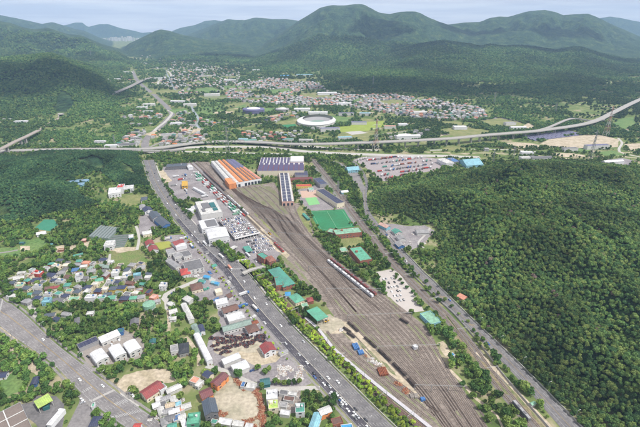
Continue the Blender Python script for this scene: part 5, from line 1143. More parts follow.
# trucks
TM = {}
def truck(P, a, cc, bc, label, group):
    k = (cc, bc)
    if k not in TM:
        m = MB(); m.box(4.3, 6.3, -1.2, 1.2, .6, 3.0); c_ = m.mesh('cab', wmat(cc)); m = MB(); m.box(6.305, 6.33, -1.05, 1.05, 1.8, 2.7); w_ = m.mesh('windscreen', GLASSD)
        m = MB(); m.box(-6.2, 4.0, -1.22, 1.22, 1.1, 3.7); b_ = m.mesh('cargo_box', rmat(bc)); m = MB(); m.box(-6.0, 6.0, -.9, .9, .5, 1.09)
        for x in (-5, -3.8, 2.0, 5.2):
            for y in (-1.1, 1.1): m.box(x-.5, x+.5, y-.15, y+.15, 0, 1.0, 1)
        TM[k] = (c_, w_, b_, m.mesh('chassis', [wmat('dgrey'), TYRE]))
    c_, w_, b_, h_ = TM[k]; r = empty('truck', P, a, label, 'truck', group)
    put('chassis', h_, r); put('cab', c_, r); put('windscreen', w_, r); put('cargo_box', b_, r); return r
rows_ = [((357,160.8),(368,158.2),4,'pale'),((366,161),(396,157.2),11,None),((372,164.5),(414,159),13,None),((376,168.5),(432,160.5),16,None),((378,172),(437,163.5),17,None),((380,176),(432,167.6),15,None),((384,179.3),(420,172),10,None),((396,157.6),(424,158),7,'white')]
TC = ['red','dred','white','pale','teal','blue','grey','brick','dgrey','dgrey','pale','navy','grey','brown']
for ri, ((x0, y0), (x1, y1), n_, fc) in enumerate(rows_):
    for i in range(n_):
        if random.random() < .22: continue
        t_ = (i + .5 + random.uniform(-.25, .25)) / n_; bc = fc or random.choice(TC); cc = random.choice(['white','pale','dred','blue']); a = rad(random.choice((68, 72, 70, 70, 20)))
        nm = {'dred': 'dark red', 'dgrey': 'dark grey', 'pale': 'pale grey'}
        truck((*G(x0 + (x1 - x0)*t_, y0 + (y1 - y0)*t_)[:2], .1), a, cc, bc, f'{nm.get(bc, bc)} box truck with {nm.get(cc, cc)} cab, {["first","second","third","fourth","fifth","sixth","seventh","topmost"][ri]} row of the truck park', 'trucks in the truck park')
for i, (px, py, bc, l_) in enumerate([(176,177,'white','at the left of the freight yard'),(181,180,'red','in the middle of the freight yard'),(186,176,'blue','in the upper middle of the freight yard'),(196,173,'pale','at the top right of the freight yard'),(199,180,'white','beside the long white loading shed'),(174,186,'grey','near the freight yard trees'),(205,197,'white','right of the loading shed'),(212,205,'pale','beside the dealership'),(236,212,'white','between containers and parking deck'),(248,256,'white','on the forecourt below the lower car lot'),(242,262,'pale','beside the tree island'),(186,191,'pale','in the lower freight yard')]):
    truck((*G(px, py)[:2], .12), rad(random.choice((-55, 20, 35))), 'white', bc, f'{bc} box truck parked {l_}', 'trucks in the yards')
for py, f_, bc, l_ in ((256,.62,'pale','pale bus like lorry above the crossing'),(268,.44,'salmon','salmon sided lorry at the crossing by the tree island'),(244,.5,'white','white lorry beside the sports hall')):
    k = row_of(mA, py); p, a = along(mm_(f_), k / (len(mA) - 1)); truck((p[0], p[1], .2), a, 'white', bc, l_, 'lorries on the highway')
# containers beside the stabling tracks
m = MB(); m.box(-6.1, 6.1, -1.25, 1.25, 0, 2.6)
CC_ = ['green','white','green','pale','pgreen','white','red','white','pale','dred','green','white','white','red','pale','white','brick','white','red','pale']
CN_ = dict(green='green', white='white', pale='pale grey', pgreen='light green', red='red', dred='dark red', brick='brick brown')
c0_, c1_ = G(196, 174), G(242, 217)
for i in range(26):
    for j in range(3):
        if (i * 7 + j * 3) % 5 == 0: continue
        t_ = (i + .5) / 26; X = c0_[0] + (c1_[0]-c0_[0])*t_; Y = c0_[1] + (c1_[1]-c0_[1])*t_; d = math.atan2(c1_[1]-c0_[1], c1_[0]-c0_[0])
        o_ = (j - 1) * 4.6; X += -math.sin(d)*o_; Y += math.cos(d)*o_; cc = CC_[(i + j // 2) % len(CC_)]
        if ('c', cc) not in TM: TM[('c', cc)] = m.mesh('shipping_container', striped('container_' + cc, PAL[cc], tuple(x*.6 for x in PAL[cc]), .6, .3, axis=0))
        tag(put('shipping_container', TM[('c', cc)], None, (X, Y, .1), d + (0 if (i + j) % 4 else rad(90))), f'{CN_[cc]} shipping container in the {["right","middle","left"][j]} row beside the stabling tracks', 'container', 'container rows beside the stabling tracks')
# trains
def train(label, P0, P1, cols, car_len=19.5, z=.35, cat='train', name='passenger_train', h=3.8):
    A = Vector(P0); Bv = Vector(P1); d = Bv - A; n_ = max(1, int(d.length / (car_len + .6))); a = math.atan2(d.y, d.x); r = empty(name, (A.x, A.y, 0), a, label, cat)
    for i in range(n_):
        x0 = i * (car_len + .6); m = MB(); m.box(x0, x0 + car_len, -1.45, 1.45, .9, h - .6, 0); m.box(x0 + .2, x0 + car_len - .2, -1.2, 1.2, h - .597, h, 1); m.box(x0 + 1.5, x0 + car_len - 1.5, -1.1, 1.1, .2, .897, 2)
        m.box(x0 + 5, x0 + 8, -.7, .7, h + .003, h + .3, 2); m.box(x0 + 12, x0 + 15, -.7, .7, h + .003, h + .3, 2)
        c_ = m.build('carriage', [wmat(cols[0]), wmat(cols[1]), wmat('dgrey')], r, (0, 0, z))
        w_ = MB(); w_.box(x0 + 1, x0 + car_len - 1, -1.47, 1.47, 1.9, 2.6); w_.build('windows', GLASSD, c_)
    return r
train('long white train standing on the right side of the yard', G(328,262)[:2], G(382,305.5)[:2], ('white', 'white'), h=4.0)
train('dark red brown train parallel to the long white one', G(331,260.5)[:2], G(386,304)[:2], ('brick', 'maroon'), h=3.6)
train('short grey train near the bottom of the straight line', G(513,403.5)[:2], G(531,424)[:2], ('dgrey', 'grey'))
train('grey and white train stabled left of the orange hangar', G(203,175.5)[:2], G(236,206.5)[:2], ('brick', 'dgrey'))
train('brown train stabled nearest the orange hangar', G(204,172)[:2], G(228,194)[:2], ('dgrey', 'brown'))
train('pale train standing on the middle stabling track', G(228,197)[:2], G(249,216)[:2], ('white', 'pale'))
train('short red maintenance train beside the platform path', G(274.5,244)[:2], G(284,253)[:2], ('red', 'dred'), h=3.2, name='maintenance_train', car_len=15)
# freight wagons beside the loading strip
m = MB(); m.box(-5.4, 5.4, -1.1, 1.1, 1.0, 2.3); m.box(-5.2, -3.5, -1, 1, .25, .997, 1); m.box(3.5, 5.2, -1, 1, .25, .997, 1)
for x in (-3.5, 0, 3.5): m.box(x - 1.4, x + 1.4, -.9, .9, 2.303, 2.6, 2)
WG = m.mesh('freight_wagon', [mat('wagon_black', (.06,.052,.05), var=.2), wmat('dgrey'), mat('wagon_load', (.06,.045,.04), var=.5)])
Wp = resamp(smooth(W([(349,324),(362,336),(382,354),(402,373),(414,386.5)])), 200)
for i in range(14):
    if i in (2, 3, 6, 9, 12): continue
    p, a = along(Wp, (i + .5) / 14); tag(put('freight_wagon', WG, None, (p[0], p[1], .35), a), 'black open freight wagon in the row along the beige loading strip', 'freight wagon', 'wagons along the loading strip')
for i, (px, py) in enumerate([(347,331),(351,336),(404,322)]): tag(put('freight_wagon', WG, None, (*G(px, py)[:2], .35), rad(-47)), ['black wagon alone at the head of the loading strip','black wagon behind the first one at the strip','dark wagon near the right yard edge'][i], 'freight wagon', 'scattered wagons')
# yellow loader
def loader(P, a, label):
    r = empty('wheel_loader', P, a, label, 'loader'); m = MB(); m.box(-2.6, 1.2, -1.1, 1.1, .8, 1.9); m.build('body', wmat('gold'), r); m = MB(); m.box(-.6, .8, -.8, .8, 1.903, 3.1); m.build('cab', GLASSD, r)
    m = MB(); m.bar((1.2, 0, 1.5), (3.0, 0, .7), .2); m.box(2.9, 3.8, -1.3, 1.3, .1, 1.0); m.build('bucket', wmat('gold'), r)
    for x in (-1.7, .9):
        for y in (-1.1, 1.1): q = put('wheel', WHEEL, r, (x, y, .7)); q.rotation_euler = (rad(90), 0, 0); q.scale = (2.2, 2.2, 3)
loader((*G(326, 322)[:2], .12), rad(40), 'yellow wheel loader below the open green hall'); loader((*G(269.5, 234)[:2], .12), rad(-50), 'yellow loader on the path beside the car lot')
# ================================================================== heaps of timber, scrap and rubble
def heap_mesh(seed, mats, a, b, h, n_=60):
    r_ = random.Random(seed); m = MB()
    K = 7; ring = [(a*.5*r_.uniform(.75, 1)*math.cos(2*math.pi*i/K), b*.5*r_.uniform(.75, 1)*math.sin(2*math.pi*i/K)) for i in range(K)]
    m.add([(x, y, 0) for x, y in ring] + [(x*.5, y*.5, h*r_.uniform(.5, .8)) for x, y in ring] + [(0, 0, h*.8)], [(i, (i+1)%K, K+(i+1)%K, K+i) for i in range(K)] + [(K+i, K+(i+1)%K, 2*K) for i in range(K)], 0)
    for i in range(n_):
        t_ = 2*math.pi*r_.random(); q = math.sqrt(r_.random()); x = a*.45*q*math.cos(t_); y = b*.45*q*math.sin(t_); z = h*(1 - q)*.8 + .1
        d = Vector((r_.uniform(-1, 1), r_.uniform(-1, 1), r_.uniform(-.25, .25))).normalized() * r_.uniform(.3, 1.1); m.bar(Vector((x, y, z)) - d, Vector((x, y, z)) + d, r_.uniform(.12, .4), r_.randrange(len(mats)))
    return m.mesh('heap', mats)
HM = {'rust': [heap_mesh(s, [RUST, mat('old_timber', (.26,.12,.07), var=.3), mat('pallet', (.34,.22,.14), var=.2)], 9, 5.5, 1.8) for s in (1, 2, 3)],
      'scrap': [heap_mesh(s, [mat('scrap_black', (.022,.018,.022), var=.4), mat('scrap_grey', (.10,.09,.10), var=.4), mat('scrap_red', (.16,.05,.04), var=.3)], 8, 4, 1.9) for s in (4, 5, 6)],
      'rubble': [heap_mesh(s, [mat('rubble', (.34,.31,.29), var=.3), CONC, mat('junk_white', (.6,.6,.6), var=.2), mat('junk_brown', (.3,.2,.15), var=.2)], 7, 5, 1.3, 45) for s in (7, 8, 9)]}
def heaps(kind, pts, label, group, name):
    for i, (px, py, s_) in enumerate(pts):
        tag(put(name, HM[kind][i % 3], None, (*G(px, py)[:2], .09), random.uniform(0, 3), s_), label, 'heap', group)
heaps('rust', [(237,381,1),(240,384,1.1),(244,388,.9),(256,391,1),(258,395,1.1),(260,399,1),(261,403,1),(262,408,1.1),(262,412,1),(261,417,1.2),(263,421,1),(264,426,1.2),(250,421,1),(246,424,1.3),(252,426,1.1),(224,415,.9),(220,413,.8),(262,430,1)], 'rust brown heap of old timber and pallets at the edge of the bare lot', 'timber heaps around the bare lot', 'timber_heap')
sp_ = [(211+i*4.1, 338+(i%4)*.8-i*.35, 1) for i in range(10)] + [(218+i*4.6, 343.5-i*.9, 1.1) for i in range(8)] + [(224+i*4, 348-i*.9, 1) for i in range(7)] + [(214,346,1),(217,350,1),(222,353,1),(229,352,.9),(226,351,1)] + [(246+i*3.2, 346-i*2.0, 1.1) for i in range(6)] + [(258,337,1.2),(262,341,1.2),(261,336,1.2),(264,338,1)]
heaps('scrap', sp_, 'black heap of wrecked car parts in the scrap yard', 'scrap yard heaps', 'scrap_heap')
rb_ = [(random.uniform(277, 302), random.uniform(366, 381), random.uniform(.6, 1.1)) for i in range(26)]
heaps('rubble', rb_, 'pale heap of rubble and junk in the fenced debris yard', 'rubble heaps of the debris yard', 'rubble_heap')
heaps('rubble', [(random.uniform(150, 186), random.uniform(398, 424), random.uniform(.5, .8)) for i in range(16)], 'small junk heap between the shanty huts', 'junk between the huts', 'junk_heap')
heaps('rubble', [(random.uniform(280, 301), random.uniform(391, 411), random.uniform(.4, .7)) for i in range(12)], 'small junk heap in the divided plots', 'junk in the plots', 'junk_heap')
heaps('rubble', [(random.uniform(386, 428), random.uniform(227, 247), random.uniform(.6, .9)) for i in range(14)], 'junk heap in the hamlet at the forest edge', 'junk in the hamlet', 'junk_heap')
heaps('rust', [(398,384,1.0),(405,390,.9),(407,392,.8),(366,356,.5)], 'small rust brown heap on the loading strip', 'heaps on the loading strip', 'scrap_heap')
heaps('rubble', [(371,360,1.3),(375,363,1.1),(379,364,.9),(361,351,.8),(341,330,.9)], 'white heap of concrete pieces beside the loading strip', 'concrete heaps by the loading strip', 'rubble_heap')
def block_stack(name, label, cat, q, h, m_, n_=5):
    c, a, b, ang = fit(q, 0); r = empty(name, (c.x, c.y, .1), ang, label, cat)
    for i in range(n_):
        m = MB(); x0 = -a/2 + a*i/n_ + .15; x1 = -a/2 + a*(i+1)/n_ - .15; m.box(x0, x1, -b/2 + random.uniform(0, .8), b/2 - random.uniform(0, .8), 0, h*random.uniform(.8, 1.1)); m.build('pile', m_, r)
block_stack('stacked_plates', 'large rust red stack of plates on the loading strip', 'stack', [(380,376.5),(390,376),(384,367.5),(376.5,369.5)], 2.2, RUST, 6)
block_stack('tarpaulin_stack', 'blue tarpaulin covered stack left of the loading strip', 'stack', [(355,350.5),(361,350),(356,344),(351,345.5)], 2.4, wmat('blue'), 4)
block_stack('tarpaulin_stack', 'second blue tarpaulin covered stack below the first', 'stack', [(359,355.5),(365,354.5),(362,350.5),(357,351.5)], 2.2, wmat('blue'), 3)
block_stack('gravel_pile', 'grey gravel pile at the end of the loading strip', 'heap', [(411,399),(419,399),(417,394),(409,394.5)], 1.5, BALL, 2)
block_stack('tarpaulin_stack', 'small blue tarpaulin stack at the far end of the loading strip', 'stack', [(421,402),(426,401.5),(424,398),(420,399)], 2.2, wmat('blue'), 2)

VP = W([(6,290),(22,274),(44,268),(60,261),(100,256),(120,266),(146,266),(150,280),(152,298),(120,303),(60,303),(30,305)]); vb = [(o.location.x, o.location.y) for o in bpy.data.objects if o.parent is None and o.get('category') == 'house']
vr = random.Random(8); vt = ['navy','slate','dgrey','grey','brown','pale','ggrey','grey','navy','slate','pale','dgrey','maroon','teal']; nv = 0
for i in range(2500):
    px = vr.uniform(4, 154); py = vr.uniform(262, 304); p = G(px, py); A_, B_ = np.array([p[0]]), np.array([p[1]])
    if not inpoly(A_, B_, VP)[0] or any(abs(p[0]-x) < 9.8 and abs(p[1]-y) < 8.6 for x, y in vb): continue
    vb.append((p[0], p[1])); nv += 1; k = vr.choice(vt)
    block('outhouse', f'small {dict(dgrey="dark grey", dred="dark red", slate="slate").get(k, k)} roofed outhouse squeezed between the village houses', 'outhouse', p, vr.uniform(6, 9.5), vr.uniform(5, 6.5), rad(vr.choice((-20, -10, 5, 15, 80))), vr.choice((3, 3.5, 4.5)), vr.choice(('pale', 'cream', 'brick', 'white')), k, vr.choice(('gable', 'hip', 'flat')), rise=1.4, win='house', group='outhouses of the hillside village')
    if nv > 110: break
# clutter of the works yards left of the highway: small sheds, stacks and vehicles
cl = random.Random(55); spots = []
def free(px, py, r_=4):
    p = G(px, py); xs = np.array([p[0] + r_*a for a in (-1, 1, 0, 0, 0)]); ys = np.array([p[1] + r_*a for a in (0, 0, -1, 1, 0)])
    return p
YP = W([(166,240),(186,236),(205,250),(238,286),(262,316),(276,342),(300,372),(296,362),(262,352),(248,322),(222,300),(196,300),(190,287),(205,280),(186,276),(168,262)])
kinds = ['long','box','stack']
BUILT = [(o.location.x, o.location.y) for o in bpy.data.objects if o.parent is None and o.get('category') in ('building', 'shed', 'house', 'hall', 'shelter', 'truck', 'heap')]
n_s = 0; words = ['rusty','pale','dark','blue','white','grey','brown','teal']; wc = ['rust','pale','dgrey','blue','white','grey','brown','teal']
for i in range(900):
    px = cl.uniform(166, 300); py = cl.uniform(238, 384); p = G(px, py); A_, B_ = np.array([p[0]]), np.array([p[1]])
    if not inpoly(A_, B_, YP)[0] or any(abs(p[0]-x) < 11 and abs(p[1]-y) < 11 for x, y in BUILT): continue
    k = cl.randrange(8); BUILT.append((p[0], p[1])); n_s += 1
    if n_s > 60: break
    a = rad(cl.choice((-57, 33, -52, 38))); mtl = RUST if wc[k] == 'rust' else rmat(wc[k]); kind = cl.randrange(3)
    if kind == 0: block('shed', f'{words[k]} roofed small shed among the works yards left of the highway', 'shed', p, cl.uniform(5, 9), cl.uniform(3.5, 5.5), a, 3, 'pale', mtl, cl.choice(('gable', 'mono')), rise=.9, win='none', group='small sheds of the works yards')
    elif kind == 1:
        r = empty('material_stack', (p[0], p[1], .1), a, f'{words[k]} material stack in the works yards left of the highway', 'stack', 'material stacks of the works yards')
        for j in range(3): m = MB(); m.box(j*2.6 - 3.8, j*2.6 - 1.6, -cl.uniform(1, 2.4), cl.uniform(1, 2.4), 0, cl.uniform(.6, 2)); m.build('pile', mtl, r)
    else: truck((p[0], p[1], .12), a, cl.choice(('white', 'blue')), cl.choice(('white', 'pale', 'blue')), 'small box truck parked in the works yards left of the highway', 'trucks of the works yards')
# ================================================================== gantries, masts, lamps, pylons
def gantry(P, Q, n_post, label, h=7.5, group='overhead line gantries across the yard'):
    P = Vector(P); Q = Vector(Q); d = Q - P; r = empty('catenary_gantry', (P.x, P.y, 0), math.atan2(d.y, d.x), label, 'gantry', group); Ln = d.length
    for i in range(n_post): m = MB(); m.bar((Ln*i/(n_post-1), 0, 0), (Ln*i/(n_post-1), 0, h + .8), .16); m.build('post', STEEL, r)
    m = MB(); m.bar((0, 0, h), (Ln, 0, h), .07); m.bar((0, 0, h + .8), (Ln, 0, h + .8), .07)
    k = max(2, int(Ln / 2.5))
    for i in range(k): m.bar((Ln*i/k, 0, h if i % 2 else h + .8), (Ln*(i+1)/k, 0, h + .8 if i % 2 else h), .06)
    m.build('beam', STEEL, r)
for i, k in enumerate([46, 54, 62, 70, 78, 86, 94, 102, 110]):
    a, b = SA[k], SB[k]; d = (b - a)[:2]; d = d / np.linalg.norm(d) * 2.5
    gantry((a - np.r_[d, 0])[:2], (b + np.r_[d, 0])[:2], 4, f'steel overhead gantry spanning the yard, {["1st","2nd","3rd","4th","5th","6th","7th","8th","9th","10th","11th","12th"][i]} from the far throat')
for i, k in enumerate(range(16, 124, 9)): gantry(offset(c3, -6)[k][:2], offset(c3, 6)[k][:2], 2, 'narrow overhead gantry over the straight double line', group='gantries of the double line')
for i, k in enumerate(range(8, 86, 8)): gantry(offset(c1, -5)[k][:2], offset(c1, 4.4)[k][:2], 2, 'narrow overhead gantry over the red main line', group='gantries of the main line')
m = MB(); m.bar((0,0,0), (0,0,9), .16, r2=.1); LP = m.mesh('pole', STEEL); m = MB(); m.bar((0,0,9), (1.8,0,9.4), .09); LA = m.mesh('arm', STEEL); m = MB(); m.box(1.6, 2.7, -.22, .22, 9.3, 9.5); LHd = m.mesh('lamp_head', wmat('pale'))
def lamp(P, a, label, group):
    r = empty('street_lamp', P, a, label, 'street lamp', group); put('pole', LP, r); put('arm', LA, r); put('lamp_head', LHd, r)
for C, o, ks, l_, sg in ((lA, -1.2, range(2, len(lA) - 2, 4), 'steel street lamp along the left kerb of the boulevard', -1), (lB, 1.2, range(3, len(lB) - 2, 4), 'steel street lamp along the right kerb of the boulevard', 1),
                     (rB, 2.2, range(10, len(rB) - 4, 4), 'steel street lamp along the forest side of the hillside road', 1), (mm_(.355), 0, range(s0 + 2, len(mA) - 3, 5), 'steel street lamp on the median of the main highway', 1),
                     (mA, -1.5, range(12, len(mA) - 3, 5), 'steel street lamp on the left pavement of the main highway', -1)):
    D_ = offset(C, o)
    for k in ks:
        if k >= len(D_) - 1: continue
        T = D_[k + 1] - D_[k]; lamp((D_[k][0], D_[k][1], 0), math.atan2(T[1], T[0]) + (rad(90) if sg > 0 else rad(-90)), l_, l_.replace('steel street lamp', 'street lamps'))
RW = [wmat('pale'), mat('pylon_red', (.36,.19,.14), var=.1)]
def pylon(px, py, top, label, red=False, base_w=9, X=None):
    p = G(px, py) if X is None else X; gz = float(ground_z(np.array([p[0]]), np.array([p[1]]))[0])
    if X is None and gz > 2:                       # walk towards the camera until the ray meets the slope
        for zt in np.arange(2, 400, 3):
            q = G(px, py, zt)
            if q[1] < 60: break
            g2 = float(ground_z(np.array([q[0]]), np.array([q[1]]))[0])
            p, gz = q, g2
            if g2 >= zt - 3 and False: pass
            if zt >= g2: break
    k = (p[1] * cp - (gz - CAM_H) * sp); hgt = (py - top) * k / FPX * 1.02; bw = min(base_w, hgt * .16)
    r = empty('pylon', (p[0], p[1], gz - 1), rad(20), label, 'pylon'); s_ = max(.2, hgt * .0042)
    for sx in (-1, 1):
        for sy in (-1, 1):
            m = MB(); n_ = 6
            for i in range(n_):
                a = i / n_; b = (i + 1) / n_; f = lambda t_: bw/2 * (1 - t_) ** 1.3 + .5; m.bar((sx*f(a), sy*f(a), hgt*a), (sx*f(b), sy*f(b), hgt*b), s_, (i % 2) if red else 0)
            m.build('leg', RW if red else [STEEL], r)
    m = MB(); f = lambda t_: bw/2 * (1 - t_) ** 1.3 + .5
    for i in range(10):
        a, b = i / 10, (i + 1) / 10
        for (x0, y0, x1, y1) in ((-1,-1,1,-1),(1,-1,1,1),(1,1,-1,1),(-1,1,-1,-1)): m.bar((x0*f(a), y0*f(a), hgt*a), (x1*f(b), y1*f(b), hgt*b), s_*.55, (i // 2 % 2) if red else 0)
    m.build('lattice', RW if red else [STEEL], r)
    for i, (t_, w_) in enumerate(((.68,.16),(.8,.14),(.92,.11))): m = MB(); m.bar((-hgt*w_, 0, hgt*t_), (0, 0, hgt*(t_+.02)), s_*.8); m.bar((hgt*w_, 0, hgt*t_), (0, 0, hgt*(t_+.02)), s_*.8); m.build('cross_arm', RW if red else [STEEL], r)
pylon(375.5, 149, 119, 'tall orange and white lattice pylon in front of the long expressway', True, 12); pylon(605.5, 136, 107, 'red and white lattice pylon at the expressway interchange', True, 12)
pylon(228, 152, 126, 'pale lattice pylon beside the stream fields left of the stadium', False, 9); pylon(590, 160, 130, 'pale slim pylon behind the wooded hill', False, 8)
pylon(115.5, 147, 135, 'white mast beside the expressway at the left', False, 4); pylon(555, 113, 103, 'pale pylon on the wooded slope left of the interchange', False, 6)
pylon(494, 104, 92, 'pale pylon on the dark forested slope', False, 6); pylon(91, 56, 49, 'small pylon on the crest of the left mountain', False, 8); pylon(373, 86, 76, 'pale pylon above the far town', False, 6)
pylon(493, 162, 150, 'pale mast behind the truck park', False, 3); pylon(513, 159, 146, 'slim mast among the country roads', False, 3); pylon(338, 191, 180, 'white lighting mast beside the straight railway line', False, 3)
for i, (px, py, tp) in enumerate([(276,28,17),(381,13,2),(412,11,3),(80,33,26),(42,26,17)]):
    pass
# ================================================================== stadium, round hall, far blocks and factories
p0 = G(316.5, 120.5); sx_ = 18.5 * mpx(120.5); y1_, y0_ = G(316, 115.5, 8)[1], G(316, 125.5, 8)[1]; sy_ = (y1_ - y0_) / 2; cy_ = (y1_ + y0_) / 2
st = empty('stadium', (p0[0], cy_, 0), rad(-6), 'white oval stadium with a ring roof around a dark centre', 'stadium'); K = 48
def ring(r0, r1, z0, z1, ox=0, oy=0):
    m = MB(); a = []; b = []
    for i in range(K + 1):
        t_ = 2*math.pi*i/K; a.append((sx_*r0*math.cos(t_), sy_*r0*math.sin(t_), z0)); b.append((ox + sx_*r1*math.cos(t_), oy + sy_*r1*math.sin(t_), z1))
    strip(m, a, b); return m
ring(1, 1.0, 0, 10).build('outer_wall', wmat('pale'), st); ring(1.02, .80, 9, 14, 4, 8).build('ring_roof', wmat('white'), st); ring(.80, .45, 7, 1.0, 4, 4).build('stand', wmat('grey'), st)
m = MB(); m.add([(4 + sx_*.5*math.cos(2*math.pi*i/K), 4 + sy_*.5*math.sin(2*math.pi*i/K), .9) for i in range(K)], [tuple(range(K))]); m.build('arena', wmat('ggrey'), st)
occupy([(p0[0] + 1.1*sx_*math.cos(a), cy_ + 1.1*sy_*math.sin(a)) for a in np.linspace(0, 6.28, 16)])
def drum(px, py, w_px, h, label, wc, rc):
    p = G(px, py); a = w_px * mpx(py) / 2; r = empty('round_hall', (p[0], p[1] + a * .5, 0), 0, label, 'round hall'); m = MB(); m.cyl((0, 0), a, 0, h, 32); w_ = m.build('wall', wmat(wc), r); m = MB(); m.cyl((0, 0), a*1.03, h + .01, h + 3, 32, 0, a*.95); m.build('roof_edge', wmat(wc), r); m = MB(); m.cyl((0, 0), a*.62, h + 3.01, h + 6, 32, 0, a*.4); m.build('roof', wmat(rc), r)
    for o in r.children: o.scale = (1, .75, 1)
    occupy([(p[0] + 1.1*a*math.cos(t_), p[1] + a*.5 + a*math.sin(t_)) for t_ in np.linspace(0, 6.28, 16)])
drum(253, 113.5, 22, 12, 'dark violet round hall with a white top', 'vio', 'white'); drum(282, 112, 14, 8, 'pale blue grey low hall right of the violet one', 'grey', 'pale')
FH = [(302,108.5,60,18,'white','long white hall behind the stadium'),(318,112,70,20,'white','white curved hall just behind the stadium'),(345,103,50,25,'white','white block at the foot of the forest'),(327,92.5,90,30,'white','large white factory at the far left of the dark wood'),(305,74.5,110,25,'cyan','long cyan factory roof below the big mountain'),
      (285,75.5,60,22,'sky','blue factory roof left of the long cyan one'),(346,113,55,16,'vio','grey violet solar field shed right of the stadium'),(359,122,50,16,'vio','violet grey shed beside the yellow field'),(330,128,60,16,'vio','violet grey shed at the edge of the yellow field'),(365,113,40,20,'cyan','cyan and white factory in the town edge'),
      (243,139,26,14,'cyan','left cyan roofed hall beside the expressway'),(250.5,140,34,14,'teal','teal roofed hall beside the expressway'),(289,139,24,12,'teal','small teal roofed hall near the expressway'),(345,137,40,14,'cyan','pale cyan shed before the expressway'),(408,135.5,70,16,'white','white tennis dome like hall before the expressway'),
      (460,126.5,40,22,'white','white block on the yellow meadow'),(510,122.5,36,16,'grey','grey school block on the right meadow'),(518,127,50,12,'white','long white hall on the right meadow'),(178,101,60,22,'white','white factory right of the far road'),(190,104,50,20,'pale','pale factory beside the white one'),(212,94,70,18,'pale','long pale hall beyond the stream'),(149,104,46,16,'pale','pale hall left of the far road'),
      (142,107,40,14,'white','white hall left of the far road'),(148,111,36,12,'white','lower white hall left of the far road'),(176,123,36,18,'white','white hall at the road fork'),(112,145,36,14,'white','white office beside the left mast'),(127,144,46,14,'dgrey','dark grey shed right of the left mast'),(528,157,40,12,'pale','pale shed behind the wooded hill'),
      (541,157,50,14,'dgrey','dark long shed behind the wooded hill'),(527,152,30,14,'white','white cabin row by the sandy road'),(597,145,66,14,'vio','violet grey shed on the sandy ground'),(570,148,40,12,'dgrey','dark shed below the sandy ground'),(613,161,50,12,'white','white sheds right behind the wooded hill'),(21,121,40,14,'white','white works in the left valley'),(7,119,30,10,'pale','pale works at the far left edge'),
      (115,79,60,22,'white','white factory at the foot of the left mountain'),(128,72,60,22,'pale','pale factory beyond the dark bridge'),(160,78,70,20,'white','far white hall beyond the dark bridge'),(200,70,90,24,'pale','far pale halls at the valley head'),(230,80,70,20,'white','far white hall in the valley centre'),(257,70,60,24,'white','far white hall at the foot of the mountain'),
      (420,112,50,18,'pale','pale mill at the town edge'),(475,113,30,10,'cyan','cyan roof above the town edge'),(390,126,36,14,'salmon','salmon roofed villa block by the town'),(403,124,30,18,'white','white church like block by the town'),(100,141,30,10,'white','small white shed beside the forest belt'),(168,134,40,12,'grey','grey shed beside the far road'),(306,139.5,40,10,'pale','pale strip shed beside the expressway')]
for px, py, a, b, rf, l_ in FH:
    h = 8 if a < 60 else 10; p = G(px, py, h); pk = block('factory_hall', l_, 'factory', p, a, b, rad(random.choice((-4, 0, 5, 9))), h, 'pale' if rf != 'white' else 'white', rf, 'gable' if a > 45 and rf not in ('vio',) else 'flat', group=None, win='none', rise=2.5)
# blue solar array on the right
c, a, b, ang = fit([(529,140.8),(579,134.3),(574,130.8),(526,136)], 2); sa = empty('solar_array', (c.x, c.y, 0), ang, 'broad violet blue solar array on the slope below the expressway', 'solar array'); occupy([G(*q)[:2] for q in ((529,141),(579,134),(574,130),(525,136))], 3)
for i in range(11):
    for j in range(4):
        m = MB(); x0 = -a/2 + a*(i+.04)/11; x1 = -a/2 + a*(i+.96)/11; y0 = -b/2 + b*(j+.05)/4; y1 = -b/2 + b*(j+.9)/4; m.add([(x0,y0,1),(x1,y0,1),(x1,y1,4),(x0,y1,4),(x0,y1,0),(x1,y1,0)], [(0,1,2,3),(3,2,5,4)]); m.build('solar_panel', mat('array_violet', (.12,.12,.19), rough=.55, var=.2), sa)
# far apartment blocks at the valley head
for i, (px, hh) in enumerate([(108,60),(111,78),(113.5,70),(116,84),(119,66),(122,88),(125,80),(128,92),(130.5,88),(133,74),(137,58),(104,48),(141,45),(118,50)]):
    u = _u(px, 37)[0]; Yd = 9300 + (i % 3) * 160; r = empty('apartment_block', (u * Yd, Yd, 0), rad((i * 37) % 30 - 15), 'pale high apartment block in the hazy cluster at the valley head', 'apartment block', 'far apartment blocks')
    m = MB(); m.box(-22, 22, -8, 8, 0, hh); m.build('wall', wmat('pale'), r); m = MB(); m.box(-8, 8, -5, 5, hh + .01, hh + 5); m.build('roof_box', wmat('grey'), r)
# ================================================================== the far town: small houses
TOWN = [([(222,99),(232,88),(246,81),(262,78),(290,80),(318,84),(330,94),(352,96),(400,95),(430,99),(460,103),(484,111),(486,118),(470,121),(440,120),(410,119),(385,113),(350,107),(300,106),(250,103)], 1250, .33),
        ([(160,147),(168,135),(186,132),(205,133),(214,138),(200,143),(180,147)], 60, .35), ([(118,146),(128,134),(150,130),(158,132),(148,146)], 34, .3), ([(104,82),(112,72),(124,72),(136,80),(128,88),(112,88)], 36, .3), ([(160,84),(170,66),(185,62),(240,72),(240,82),(222,92),(180,96)], 420, .27), ([(128,62),(150,50),(180,54),(200,62),(170,66),(145,72)], 60, .3), ([(205,140),(240,132),(300,130),(330,126),(330,134),(280,142),(240,146)], 34, .45), ([(150,118),(180,112),(215,118),(215,128),(170,126)], 26, .4), ([(270,118),(300,112),(296,126),(262,124)], 16, .4),
        ([(330,146),(350,140),(400,136),(430,128),(430,134),(400,141)], 10, .5), ([(480,148),(500,146),(530,150),(520,156),(490,154)], 22, .4), ([(120,118),(140,112),(160,116),(158,128),(140,130)], 16, .4)]
